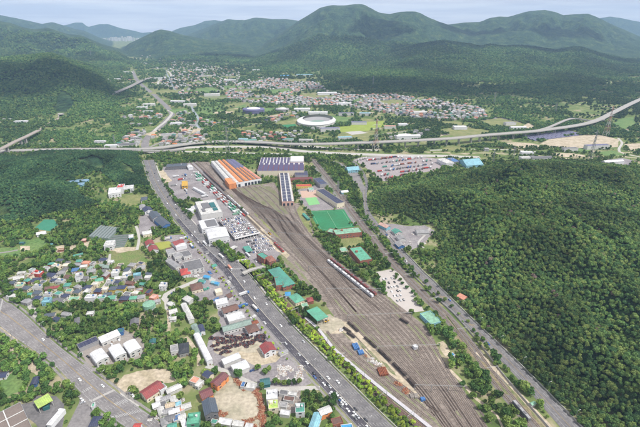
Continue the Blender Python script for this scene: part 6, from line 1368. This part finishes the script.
def tmat(k): return mat('town_' + k, tuple(x * .72 for x in PAL[k]), var=.25, scale=.02, c2=tuple(x * .45 for x in PAL[k]), fine=.3)
def hipbox(a, b, h, wl, rf, flat):
    m = MB(); m.box(-a/2, a/2, -b/2, b/2, 0, h, 0)
    if flat: m.box(-a/2-.2, a/2+.2, -b/2-.2, b/2+.2, h + .01, h + .6, 1)
    else: k = b/2 + .5; m.add([(-a/2-.5,-k,h+.01),(a/2+.5,-k,h+.01),(a/2+.5,k,h+.01),(-a/2-.5,k,h+.01),(-a/2+2,0,h+2.4),(a/2-2,0,h+2.4)], [(0,1,5,4),(1,2,5),(2,3,4,5),(3,0,4),(3,2,1,0)], 1)
    return m.mesh('town_house', [tmat(wl), tmat(rf)])
TV = [('white','white',1,'white flat roofed'),('cream','pale',1,'pale flat roofed'),('pink','salmon',0,'salmon roofed'),('white','grey',0,'grey roofed'),('pale','pink',0,'pink roofed'),('cream','dred',0,'dark red roofed'),('white','navy',0,'navy roofed'),('cream','orange',0,'orange roofed'),('white','cyan',1,'cyan roofed'),('pale','brown',0,'brown roofed'),('white','teal',0,'teal roofed'),('white','pale',1,'light grey flat roofed')]
TMm = [hipbox(random.choice((9, 11, 14)), random.choice((8, 9, 10)), random.choice((4, 6, 7)), a, b, f) for a, b, f, _ in TV]
tw = []
for P, n_, thr in TOWN:
    Q = W(P); xs = [q[0] for q in Q]; ys = [q[1] for q in Q]; got = 0; K_ = n_ * 14
    XX = RNG.uniform(min(xs), max(xs), K_); YY = RNG.uniform(min(ys), max(ys), K_); ZZ = ground_z(XX, YY)
    ok = inpoly(XX, YY, Q) & ~occupied(XX, YY) & (fbm(XX / 140, YY / 140, 3, 9) > thr) & (ZZ < 25); cell = {}
    for X, Y, Z in zip(XX[ok], YY[ok], ZZ[ok]):
        ci, cj = int(X // 14), int(Y // 14)
        if any(abs(X - t_[0]) < 14 and abs(Y - t_[1]) < 12 for di in (-1, 0, 1) for dj in (-1, 0, 1) for t_ in cell.get((ci + di, cj + dj), ())): continue
        cell.setdefault((ci, cj), []).append((X, Y)); tw.append((float(X), float(Y), float(Z))); got += 1; occupy([(X-6, Y-6), (X+6, Y-6), (X+6, Y+6), (X-6, Y+6)], 3)
        if got >= n_: break
tw.sort(key=lambda t_: t_[0]**2 + t_[1]**2); wts = [22,18,9,14,9,3,6,3,4,4,3,16]
for X, Y, Z in tw[:230]:
    k = random.choices(range(12), wts)[0]; area = 'near the expressway' if Y < 1350 else 'in the distant valley town'
    tag(put('town_house', TMm[k], None, (X, Y, Z - .2), rad(random.choice((-20, -8, 0, 12, 75, 95)))), f'small {TV[k][3]} house {area}', 'town house', 'houses of the distant valley towns')
rest = MB(); rmats = [tmat('white'), tmat('pink'), tmat('pale'), tmat('salmon'), tmat('grey')]
for X, Y, Z in tw[230:]:
    a = random.uniform(0, 3.1); c_, s_ = math.cos(a), math.sin(a); hw, hd, h = random.uniform(4.5, 8.5), random.uniform(4, 6), random.uniform(4, 9)
    base = [(X + x*c_ - y*s_, Y + x*s_ + y*c_) for x, y in ((-hw,-hd),(hw,-hd),(hw,hd),(-hw,hd))]; k = random.choice((0, 0, 2))
    rest.add([(*q, Z - .2) for q in base] + [(*q, Z + h) for q in base], [(i, (i+1)%4, 4+(i+1)%4, 4+i) for i in range(4)], k)
    r1 = [(X + x*c_ - y*s_, Y + x*s_ + y*c_) for x, y in ((-hw+2, 0), (hw-2, 0))]; rest.add([(*q, Z + h) for q in base] + [(*q, Z + h + 2.2) for q in r1], [(0,1,5,4),(1,2,5),(2,3,4,5),(3,0,4)], random.choice((0, 1, 2, 3, 4, 2)))
tag(rest.build('far_town_houses', rmats), 'far off mass of little pale houses filling the back of the valley town', 'distant town', kind='stuff')
print('town', len(tw))
#@@PART5
# ================================================================== trees
def crown_mesh(name, seed, m_, R=3.6, z0=2.4, H=7.0, lobes=9, leaves=420, ls=.75, flat=1.0, pointy=False):
    r = np.random.default_rng(seed); L_ = []
    for i in range(lobes):
        t_ = r.random() * 2 * math.pi; q = R * .55 * math.sqrt(r.random()); zz = z0 + H * (.25 + .55 * r.random())
        if pointy: q *= (1.15 - (zz - z0) / H); 
        L_.append((q*math.cos(t_), q*math.sin(t_), zz, R * r.uniform(.38, .58) * (1.25 - .5 * (zz - z0) / H)))
    L_.append((0, 0, z0 + H * .55, R * .62))
    vs = []; fs = []
    g = (1 + 5 ** .5) / 2; ico = [Vector(v).normalized() for v in ((-1,g,0),(1,g,0),(-1,-g,0),(1,-g,0),(0,-1,g),(0,1,g),(0,-1,-g),(0,1,-g),(g,0,-1),(g,0,1),(-g,0,-1),(-g,0,1))]
    icf = [(0,11,5),(0,5,1),(0,1,7),(0,7,10),(0,10,11),(1,5,9),(5,11,4),(11,10,2),(10,7,6),(7,1,8),(3,9,4),(3,4,2),(3,2,6),(3,6,8),(3,8,9),(4,9,5),(2,4,11),(6,2,10),(8,6,7),(9,8,1)]
    for (x, y, z, rr) in L_:
        b = len(vs); vs += [(x + v.x*rr*.78*r.uniform(.85, 1.15), y + v.y*rr*.78*r.uniform(.85, 1.15), z + v.z*rr*.66*flat*r.uniform(.85, 1.1)) for v in ico]; fs += [tuple(b + i for i in f) for f in icf]
    for i in range(leaves):
        x, y, z, rr = L_[r.integers(len(L_))]; n_ = r.normal(size=3); n_ /= np.linalg.norm(n_); 
        if n_[2] < -.35: n_[2] = -n_[2]
        p = np.array([x, y, z]) + n_ * rr * np.array([1, 1, .85 * flat]) * r.uniform(.8, 1.12)
        q = n_ * .8 + r.normal(size=3) * .55; q /= np.linalg.norm(q); a = np.cross(q, r.normal(size=3)); a /= np.linalg.norm(a); b_ = np.cross(q, a); s = ls * r.uniform(.6, 1.3); k = len(vs)
        vs += [tuple(p + a*s), tuple(p + b_*s*.7), tuple(p - a*s), tuple(p - b_*s*.7)]; fs.append((k, k+1, k+2, k+3))
    me = bpy.data.meshes.new(name); me.from_pydata(vs, [], fs); me.materials.append(m_); me.update(); return me
def trunk_mesh(h=6.5):
    m = MB(); m.bar((0, 0, -2.5), (.1, .05, h * .6), .24, r2=.15); m.bar((.1, .05, h * .6), (0, 0, h), .15, r2=.06)
    for a in (0, 2.1, 4.2): m.bar((.08, .04, h * .45), (1.3*math.cos(a), 1.3*math.sin(a), h * .75), .1, r2=.04)
    return m.mesh('trunk', BARK)
LEAF_F = leafmat('leaf_forest', [(0.044, 0.1, 0.036), (0.07, 0.136, 0.042), (0.098, 0.168, 0.046), (0.128, 0.192, 0.05), (0.172, 0.222, 0.064)], dead=.012, patch=.011)
LEAF_G = leafmat('leaf_garden', [(0.04, 0.09, 0.026), (0.065, 0.13, 0.03), (0.1, 0.17, 0.036), (0.15, 0.21, 0.05)], patch=.02)
LEAF_R = leafmat('leaf_roadside', [(0.12, 0.21, 0.03), (0.18, 0.29, 0.036), (0.26, 0.36, 0.045), (0.32, 0.4, 0.055)], patch=.03)
LEAF_M = leafmat('leaf_mountain', [(0.034, 0.085, 0.032), (0.056, 0.12, 0.038), (0.088, 0.158, 0.046), (0.13, 0.185, 0.058)], patch=.0021)  # broad patches: plant variety, also tinted to suggest sunlit and shaded slopes
LEAF_P = leafmat('leaf_pine', [(0.026, 0.07, 0.034), (0.038, 0.094, 0.04), (0.056, 0.118, 0.046), (0.08, 0.142, 0.05)], dead=.004, patch=.012)
TRUNK = trunk_mesh()
CP = [crown_mesh('crown', 90 + i, LEAF_P, R=[3.0, 3.5, 2.7, 3.8][i], z0=3.0, H=[5.0, 4.4, 6.0, 4.8][i], leaves=420, ls=.55, lobes=9) for i in range(4)]
CF = [crown_mesh('crown', 10 + i, LEAF_F, R=[3.3, 2.9, 3.7, 2.6, 4.3, 3.2, 2.7][i], z0=3.0, H=[4.6, 6.2, 4.2, 6.6, 5.0, 4.0, 5.6][i], pointy=i in (1, 3), leaves=520, ls=[.55, .5, .6, .48, .62, .5, .55][i], lobes=[10, 8, 12, 7, 15, 11, 8][i]) for i in range(7)]
CG = [crown_mesh('crown', 30 + i, LEAF_G, R=3.3, z0=1.6, H=[5.5, 6, 5, 7][i]) for i in range(4)]
CR = [crown_mesh('crown', 50 + i, LEAF_R, R=2.9, z0=1.5, H=[5.5, 5, 6][i], leaves=380, ls=.6) for i in range(3)]
CMt = [crown_mesh('crown', 70 + i, LEAF_M, R=3.9, z0=1.0, H=6.5, leaves=150, ls=1.3, lobes=7) for i in range(4)]
def visible(X, Y, Z):
    dep = Y*cp - (Z - CAM_H)*sp; v = Y*sp + (Z - CAM_H)*cp; px = 320 + FPX*X/dep; py = 213.5 - FPX*v/dep
    return (dep > 0) & (px > -4) & (px < 644) & (py < 434), px, py, dep
def scatter(Y0, Y1, sp_, um=1.05, seed=1, grow=0.0):
    """jittered grid over the ground; spacing may grow with distance"""
    r = np.random.default_rng(seed); out_ = []; Y = Y0
    while Y < Y1:
        s = sp_ + grow * Y; half = um * Y + 60; xs = np.arange(-half, half, s); xs = xs + r.uniform(-.46, .46, len(xs)) * s
        out_.append(np.stack([xs, Y + r.uniform(-.46, .46, len(xs)) * s, np.full(len(xs), s)], 1)); Y += s
    return np.concatenate(out_)
P = scatter(200, 1120, 3.5, 1.02, 3)
X, Y = P[:, 0], P[:, 1]
inR = inpoly(X, Y, HILL_R) & ~occupied(X, Y); inL = inpoly(X, Y, HILL_L) & ~occupied(X, Y)
forest = inR | inL
clear = inpoly(X, Y, W([(430,226),(440,232),(434,242),(418,250),(408,248)])) 
forest &= ~clear
# other wooded ground: dense zones
ZD = [W(z_) for z_ in ([(0,250),(8,262),(24,268),(36,262),(60,256),(76,244),(98,236),(104,244),(100,256),(80,258),(70,262),(54,262),(40,268),(20,274),(0,282)], [(20,303),(45,304),(110,303),(150,308),(166,318),(166,336),(178,330),(190,336),(192,352),(170,366),(140,366),(146,352),(140,338),(118,329),(76,343),(84,364),(100,368),(128,364),(118,378),(112,385),(60,345),(36,318)],
      [(0,345),(20,352),(60,384),(76,396),(78,402),(72,414),(66,400),(55,395),(30,400),(12,405),(0,412)], [(48,270),(52,262)], [(150,265),(166,262),(175,275),(190,283),(162,293),(146,292),(140,282),(150,272)],
      [(140,214),(150,186),(172,222),(182,236),(170,240),(145,236),(140,228)], [(0,215),(60,210),(110,203),(140,214),(135,226),(100,226),(60,218),(0,228)], [(92,232),(106,226),(104,214),(80,216),(64,226),(62,236),(72,246),(88,246),(96,240)], [(0,232),(30,228),(36,236),(14,248),(0,248)],
      [(262,186),(272,184),(284,203),(297,214),(288,218),(276,206)], [(312,231),(336,236),(350,262),(376,285),(388,300),(400,314),(392,313),(370,288),(346,268),(326,252)], [(356,234),(370,238),(394,268),(392,272),(376,272),(366,262),(362,246)], [(328,163),(345,168),(352,178),(360,200),(372,225),(368,228),(352,208),(336,186),(322,168)],
      [(371,172),(378,180),(384,184),(370,190),(368,186)], [(372,224),(386,242),(420,284),(436,302),(430,304),(408,280),(390,258)], [(444,356),(456,350),(472,362),(505,400),(530,432),(512,440),(496,408),(470,380)], [(430,328),(440,330),(450,345),(442,342)], [(276,246),(290,258),(318,288),(330,300),(328,306),(314,300),(292,292),(272,262)],
      [(160,366),(176,368),(186,376),(190,390),(178,384),(164,380)], [(134,396),(150,402),(170,426),(190,440),(170,440),(140,412)], [(128,412),(92,408),(100,432),(130,440),(134,432)], [(276,412),(318,412),(306,430),(262,440)], [(301,386),(320,388),(322,396),(308,412)], [(88,147),(95,144),(140,146),(140,149)],
      [(0,300),(-10,290),(0,286),(10,300)], [(216,303),(210,308),(208,322),(222,330),(214,336),(203,330),(198,318),(205,305)], [(160,158),(160,168),(172,186),(190,214),(198,222),(188,222),(168,194)], [(148,156),(300,155),(300,160),(205,162),(160,160)], [(300,156),(345,156),(352,162),(330,160),(318,164),(300,160)])]
d_ = np.zeros(len(X)); 
for z_ in ZD: d_ = np.maximum(d_, inpoly(X, Y, z_).astype(float))
gn = fbm(X / 22, Y / 22, 3, 44); rnd = RNG.random(len(X))
occm = occupied(X, Y)
others = ~forest & ~occm & ~inpoly(X, Y, HILL_R) & ~inpoly(X, Y, HILL_L)
village = inpoly(X, Y, W([(0,285),(20,268),(60,256),(110,252),(150,262),(160,296),(130,303),(30,306),(10,300)]))
dens = np.where(d_ > 0, .88, np.where(gn > .47, .62, .14)); dens = np.where(village & (d_ == 0), .5, dens)
vis = visible(X, Y, 4.0)[0]
dens = dens * .66; garden = others & (rnd < dens) & vis & ~((d_ == 0) & (Y < 1000) & inpoly(X, Y, W([(165,235),(190,232),(330,386),(262,400),(205,352),(205,300),(165,262)])) & (rnd > .25))
Zg = ground_z(X, Y)
visf = visible(X, Y, Zg + 5)[0]; forest &= visf
r = RNG
def individuals(name, idx, crowns, label, cat, group, smin, smax, cap, near):
    """the biggest in the picture as trees of their own; returns what is left over"""
    sc = r.uniform(smin, smax, len(idx)); dep = np.hypot(X[idx], np.hypot(Y[idx], CAM_H - Zg[idx])); o = np.argsort(-sc / dep) if near else np.arange(len(idx)); 
    for k in o[:cap]:
        i = idx[k]; t_ = empty(name, (X[i], Y[i], Zg[i]), r.uniform(0, 6.28), label(i) if callable(label) else label, cat, group); s = sc[k]
        put('trunk', TRUNK, t_, (0, 0, 0), 0, (s, s, s)); put('crown', crowns[int(r.integers(len(crowns)))], t_, (0, 0, 0), 0, (s * r.uniform(.9, 1.15), s * r.uniform(.9, 1.15), s * r.uniform(.85, 1.15)))
    return o[cap:], sc
def stuff(name, label, cat, pts, sc, crowns, trunk=True):
    me = bpy.data.meshes.new(name); n_ = len(pts); me.vertices.add(n_); me.vertices.foreach_set('co', np.asarray(pts, np.float32).ravel())
    a = me.attributes.new('tree_scale', 'FLOAT', 'POINT'); a.data.foreach_set('value', np.asarray(sc, np.float32)); b = me.attributes.new('turn', 'FLOAT', 'POINT'); b.data.foreach_set('value', r.uniform(0, 6.28, n_).astype(np.float32))
    o = bpy.data.objects.new(name, me); COL.objects.link(o); tag(o, label, cat, kind='stuff')
    ng = bpy.data.node_groups.new(name, 'GeometryNodeTree'); ng.interface.new_socket('Geometry', in_out='INPUT', socket_type='NodeSocketGeometry'); ng.interface.new_socket('Geometry', in_out='OUTPUT', socket_type='NodeSocketGeometry')
    gi = ng.nodes.new('NodeGroupInput'); go = ng.nodes.new('NodeGroupOutput'); ip = ng.nodes.new('GeometryNodeInstanceOnPoints'); g2 = ng.nodes.new('GeometryNodeGeometryToInstance')
    for c_ in reversed(crowns):
        oi = ng.nodes.new('GeometryNodeObjectInfo'); oi.inputs[0].default_value = c_; oi.transform_space = 'ORIGINAL'
        if trunk:
            ot = ng.nodes.new('GeometryNodeObjectInfo'); ot.inputs[0].default_value = trunk; jn = ng.nodes.new('GeometryNodeJoinGeometry'); ng.links.new(oi.outputs['Geometry'], jn.inputs[0]); ng.links.new(ot.outputs['Geometry'], jn.inputs[0]); ng.links.new(jn.outputs[0], g2.inputs[0])
        else: ng.links.new(oi.outputs['Geometry'], g2.inputs[0])
    ng.links.new(gi.outputs[0], ip.inputs['Points']); ng.links.new(g2.outputs[0], ip.inputs['Instance']); ip.inputs['Pick Instance'].default_value = True
    ri = ng.nodes.new('FunctionNodeRandomValue'); ri.data_type = 'INT'; ri.inputs[4].default_value = 0; ri.inputs[5].default_value = len(crowns) - 1; ng.links.new(ri.outputs[2], ip.inputs['Instance Index'])
    at = ng.nodes.new('GeometryNodeInputNamedAttribute'); at.data_type = 'FLOAT'; at.inputs[0].default_value = 'turn'; cx = ng.nodes.new('ShaderNodeCombineXYZ'); ng.links.new(at.outputs[0], cx.inputs[2]); ng.links.new(cx.outputs[0], ip.inputs['Rotation'])
    as_ = ng.nodes.new('GeometryNodeInputNamedAttribute'); as_.data_type = 'FLOAT'; as_.inputs[0].default_value = 'tree_scale'; ng.links.new(as_.outputs[0], ip.inputs['Scale']); ng.links.new(ip.outputs[0], go.inputs[0])
    md = o.modifiers.new('scatter', 'NODES'); md.node_group = ng; return o
def proto(parent_name, crowns):
    """one standing tree of each crown shape, used as the pattern of the mass behind"""
    res = []
    for me in crowns:
        for o in bpy.data.objects:
            if o.data is me: res.append(o); break
    return res
# roadside rows first
rows = []
def treerow(C, off, k0, k1, step, name, label, group, crowns, smin=.8, smax=1.15, jit=1.0, dbl=0):
    D = offset(C, off); Ln = plen(D[k0:k1]); Q = resamp(D[k0:k1], max(2, int(Ln / step)))
    for p in Q:
        if random.random() < .08: continue
        x, y = p[0] + random.uniform(-jit, jit), p[1] + random.uniform(-jit, jit)
        if not visible(x, y, 3.0)[0]: continue
        s = random.uniform(smin, smax); t_ = empty(name, (x, y, 0), random.uniform(0, 6), label, 'tree', group); put('trunk', TRUNK, t_, (0,0,0), 0, s); put('crown', random.choice(crowns), t_, (0,0,0), 0, (s, s, s * random.uniform(.8, 1.1)))
n_m = len(mA)
for of_, st_, lo_, hi_ in ((4.6, 4.2, .48, .72), (8.2, 4.0, .6, .95), (11.8, 4.4, .55, .95)):
    treerow(mB, of_, int(n_m*.52), n_m - 1, st_, 'hedge_tree', 'yellow green tree in the strip between highway and red main line', 'trees of the strip beside the highway', CR, lo_, hi_, .9)
treerow(mA, -6.5, 14, int(n_m*.86), 9, 'avenue_tree', 'green street tree on the left pavement of the main highway', 'street trees left of the highway', CR, .4, .72, .8)
treerow(lB, 8, 2, int(len(lB)*.42), 6.5, 'avenue_tree', 'large dark green tree right of the boulevard', 'trees right of the boulevard', CG, 1.0, 1.3, 1.5)
treerow(lB, 14, 2, int(len(lB)*.45), 7.5, 'avenue_tree', 'large dark green tree right of the boulevard', 'trees right of the boulevard', CG, .9, 1.3, 2)
treerow(lA, -9, int(len(lA)*.42), int(len(lA)*.72), 6.5, 'avenue_tree', 'large dark green tree left of the boulevard', 'trees left of the boulevard', CG, 1.0, 1.4, 2)
treerow(c3, 17, 30, 74, 8, 'trackside_tree', 'dark green bushy tree between the straight railway and the hillside road', 'trees between railway and hillside road', CG, .42, .7, 1.2)
treerow(c3, 15.5, 70, 118, 13, 'trackside_tree', 'dark green bushy tree between the straight railway and the hillside road', 'trees between railway and hillside road', CG, .5, .9, 1.5)
treerow(c3, -13, 68, 118, 7, 'trackside_tree', 'green tree on the grassy bank left of the straight railway', 'trees left of the straight railway', CG, .6, 1.0, 3)
isl = W([(212,243),(218,241),(244,257),(243,264),(233,263),(214,249)])
for x, y in [(random.uniform(isl[0][0]-40, isl[0][0]+80), random.uniform(500, 620)) for _ in range(700)]:
    if inpoly(np.array([x]), np.array([y]), isl)[0] and not any(math.hypot(x - q[0], y - q[1]) < 5.0 for q in rows):
        rows.append((x, y)); s = random.uniform(.9, 1.2); t_ = empty('avenue_tree', (x, y, 0), random.uniform(0, 6), 'green tree of the dense island between highway and car lot', 'tree', 'trees of the island by the car lot'); put('trunk', TRUNK, t_, (0,0,0), 0, s); put('crown', random.choice(CG + CR[:1]), t_, (0,0,0), 0, s)
YT = ['left tree behind the teal tarpaulin shed','second tree behind the teal tarpaulin shed','third tree beside the rubble yard','first clipped tree of the hedge below the rubble','second clipped tree of the hedge below the rubble','third clipped tree of the hedge below the rubble','fourth clipped tree of the hedge below the rubble','fifth clipped tree of the hedge below the rubble','last clipped tree of the hedge below the rubble',
      'round tree at the top corner of the bare lot','tree beside the grey site office','single round tree at the end of the pale car lot','large lone tree beside the sandy path','lower of two trees at the hillside road','upper tree at the hillside road','small tree below the green pitch','leftmost big tree in the freight yard','second big tree in the freight yard','third big tree in the freight yard','tree left of the dealership','tree in front of the dealership','left tree above the long grey roof','right tree above the long grey roof']
for yi, (px, py, s) in enumerate([(258,370,1.0),(265,374,.9),(269,371,.8),(275,384,.9),(279,385,.8),(284,385,.8),(289,385,.8),(294,385,.8),(299,384,.9),(238,377,1.3),(262,389,.9),(419,305,1.0),(523,391,1.5),(492,358,1.2),(497,362,1.2),(350,224,.6),(176,202,1.3),(181,205,1.4),(186,203,1.2),(189,211,1.4),(194,213,1.0),(202,306,1.1),(205,302,.9)]):
    p = G(px, py); t_ = empty('yard_tree', (p[0], p[1], 0), random.uniform(0, 6), YT[yi], 'tree', 'single trees of the yards'); put('trunk', TRUNK, t_, (0,0,0), 0, s); put('crown', random.choice(CG), t_, (0,0,0), 0, s)
ridx = np.nonzero(inR & forest)[0]; lidx = np.nonzero(inL & forest)[0]; gidx = np.nonzero(garden)[0]
fidx = ridx; nR = set(ridx.tolist())
rest_, sc_ = individuals('forest_tree', fidx, CF, 'dark green leafy tree of the closed forest on the hill right of the road', 'tree', 'forest trees on the right hill', .58, .88, 290, True)
stuff('forest', 'closed dark green forest covering the near hills', 'forest', np.stack([X[fidx], Y[fidx], Zg[fidx]], 1)[rest_], sc_[rest_] * np.where(r.random(len(rest_)) < .06, 1.25, 1), proto('forest_tree', CF), [o for o in bpy.data.objects if o.data is TRUNK][0])
rest_, sc_ = individuals('pine_tree', lidx, CP, 'dark pine like tree at the near edge of the left forest', 'tree', 'trees of the left forest', .62, .95, 120, True)
stuff('pine_forest', 'closed dark blue green forest on the left behind the village', 'forest', np.stack([X[lidx], Y[lidx], Zg[lidx]], 1)[rest_], sc_[rest_], proto('pine_tree', CP), [o for o in bpy.data.objects if o.data is TRUNK][0])
rest_, sc_ = individuals('garden_tree', gidx, CG, 'green broadleaf tree in the gardens and copses between the roads', 'tree', 'garden and copse trees', .38, 1.15, 290, True)
stuff('copse', 'green copses and garden shrubs between houses, roads and railway', 'woodland', np.stack([X[gidx], Y[gidx], Zg[gidx]], 1)[rest_], sc_[rest_], proto('garden_tree', CG), [o for o in bpy.data.objects if o.data is TRUNK][0])
print('forest', len(fidx), 'garden', len(gidx))
# far woods: mountains and valley
P = scatter(1120, 4300, 2.4, .86, 9, .0033); X2, Y2, S2 = P[:, 0], P[:, 1], P[:, 2]; Z2 = ground_z(X2, Y2)
v2, px2, py2, dep2 = visible(X2, Y2, Z2 + 3); n2 = fbm(X2 / 70, Y2 / 70, 4, 77); k2 = RNG.random(len(X2))
wood = (Z2 > 4); 
inT = np.zeros(len(X2), bool)
for P_, _, _ in TOWN[:1] + TOWN[4:5]: inT |= inpoly(X2, Y2, W(P_))
pv_ = np.where(wood, .97, np.where(inT, .2, np.where((np.abs(X2 / Y2 + .02) < .42) & (Y2 > 1500) & (n2 < .60), .13, np.where(n2 > .49, .88, .14))))
keep = v2 & (k2 < pv_) & ~occupied(X2, Y2); X2, Y2, Z2, S2 = X2[keep], Y2[keep], Z2[keep], S2[keep]
near2 = Y2 < 1200
for me in CMt:                                   # standing specimens of the far trees
    i = int(np.argmin(np.abs(Y2 - 1150) + np.abs(X2 + 300 - 90 * CMt.index(me)))); t_ = empty('valley_tree', (X2[i], Y2[i], Z2[i]), 0, 'dark tree in the belt behind the expressway', 'tree', 'trees behind the expressway'); put('trunk', TRUNK, t_); put('crown', me, t_)
stuff('mountain_forest', 'distant forest over the mountains and valley floor', 'forest', np.stack([X2, Y2, Z2 - 1.0], 1), S2 / 6.0 * RNG.uniform(.75, 1.15, len(X2)), proto('valley_tree', CMt), None)
print('mountain', len(X2))
# ================================================================== clouds: they stand above the air box, out of the picture, and shade parts of the mountains
def cloud(tx, ty, tz, a, b, label, alt=1500):
    k = (alt - tz) / sun_dir.z; c = (tx + sun_dir.x * k, ty + sun_dir.y * k, alt); r_ = random.Random(int(tx)); m = MB()
    root_v = []; n_ = 16
    me = bpy.data.meshes.new('cloud'); import bmesh; bm_ = bmesh.new()
    for i in range(n_):
        t_ = r_.uniform(0, 6.28); q = math.sqrt(r_.random()) * .75; rr = r_.uniform(.28, .5)
        mt = Matrix.Translation((a*q*math.cos(t_), b*q*math.sin(t_), r_.uniform(-20, 40))) @ Matrix.Diagonal((a*rr, b*rr, 90*r_.uniform(.6, 1), 1)); bmesh.ops.create_icosphere(bm_, subdivisions=3, radius=1, matrix=mt)
    bm_.to_mesh(me); bm_.free(); me.materials.append(mat('cloud_white', (.9, .9, .9), var=.02)); o = put('cloud', me, None, c); tag(o, label, 'cloud', 'clouds above the mountains')
for i, a in enumerate([(1900, 3950, 250, 1200, 260), (600, 2250, 60, 620, 320), (1500, 2200, 60, 560, 280), (-1400, 2000, 80, 600, 300), (2900, 5400, 250, 400, 350), (-700, 4300, 200, 400, 220), (650, 4700, 350, 380, 330), (1900, 5600, 350, 420, 300)]):
    cloud(*a, ['broad white cloud over the right mountain ridge','long white cloud over the forested foothills','small white cloud right of the long cloud','round white cloud over the near left mountain','far white cloud at the right end','small far white cloud over the valley head','unseen white cloud added to shade the flank of the highest mountain','white cloud over the far right summits'][i])  # the cloud by the highest mountain is added, unseen, for patchy shade
# ------------------------------------------------------------------ haze: one closed box of even air round the camera and everything below it
mb = MB(); mb.box(-26000, 26000, -700, 16500, -1.0, 900.0)
hm = bpy.data.materials.new('haze_air'); hm.use_nodes = True; t = hm.node_tree; t.nodes.clear()
ho = N(t, 'ShaderNodeOutputMaterial'); pv = N(t, 'ShaderNodeVolumePrincipled'); pv.inputs['Density'].default_value = HAZE_DENSITY
pv.inputs['Color'].default_value = (.44, .68, 1, 1); pv.inputs['Anisotropy'].default_value = 0.0; L(t, pv.outputs[0], ho.inputs['Volume'])
tag(mb.build('haze', hm), kind='stuff')
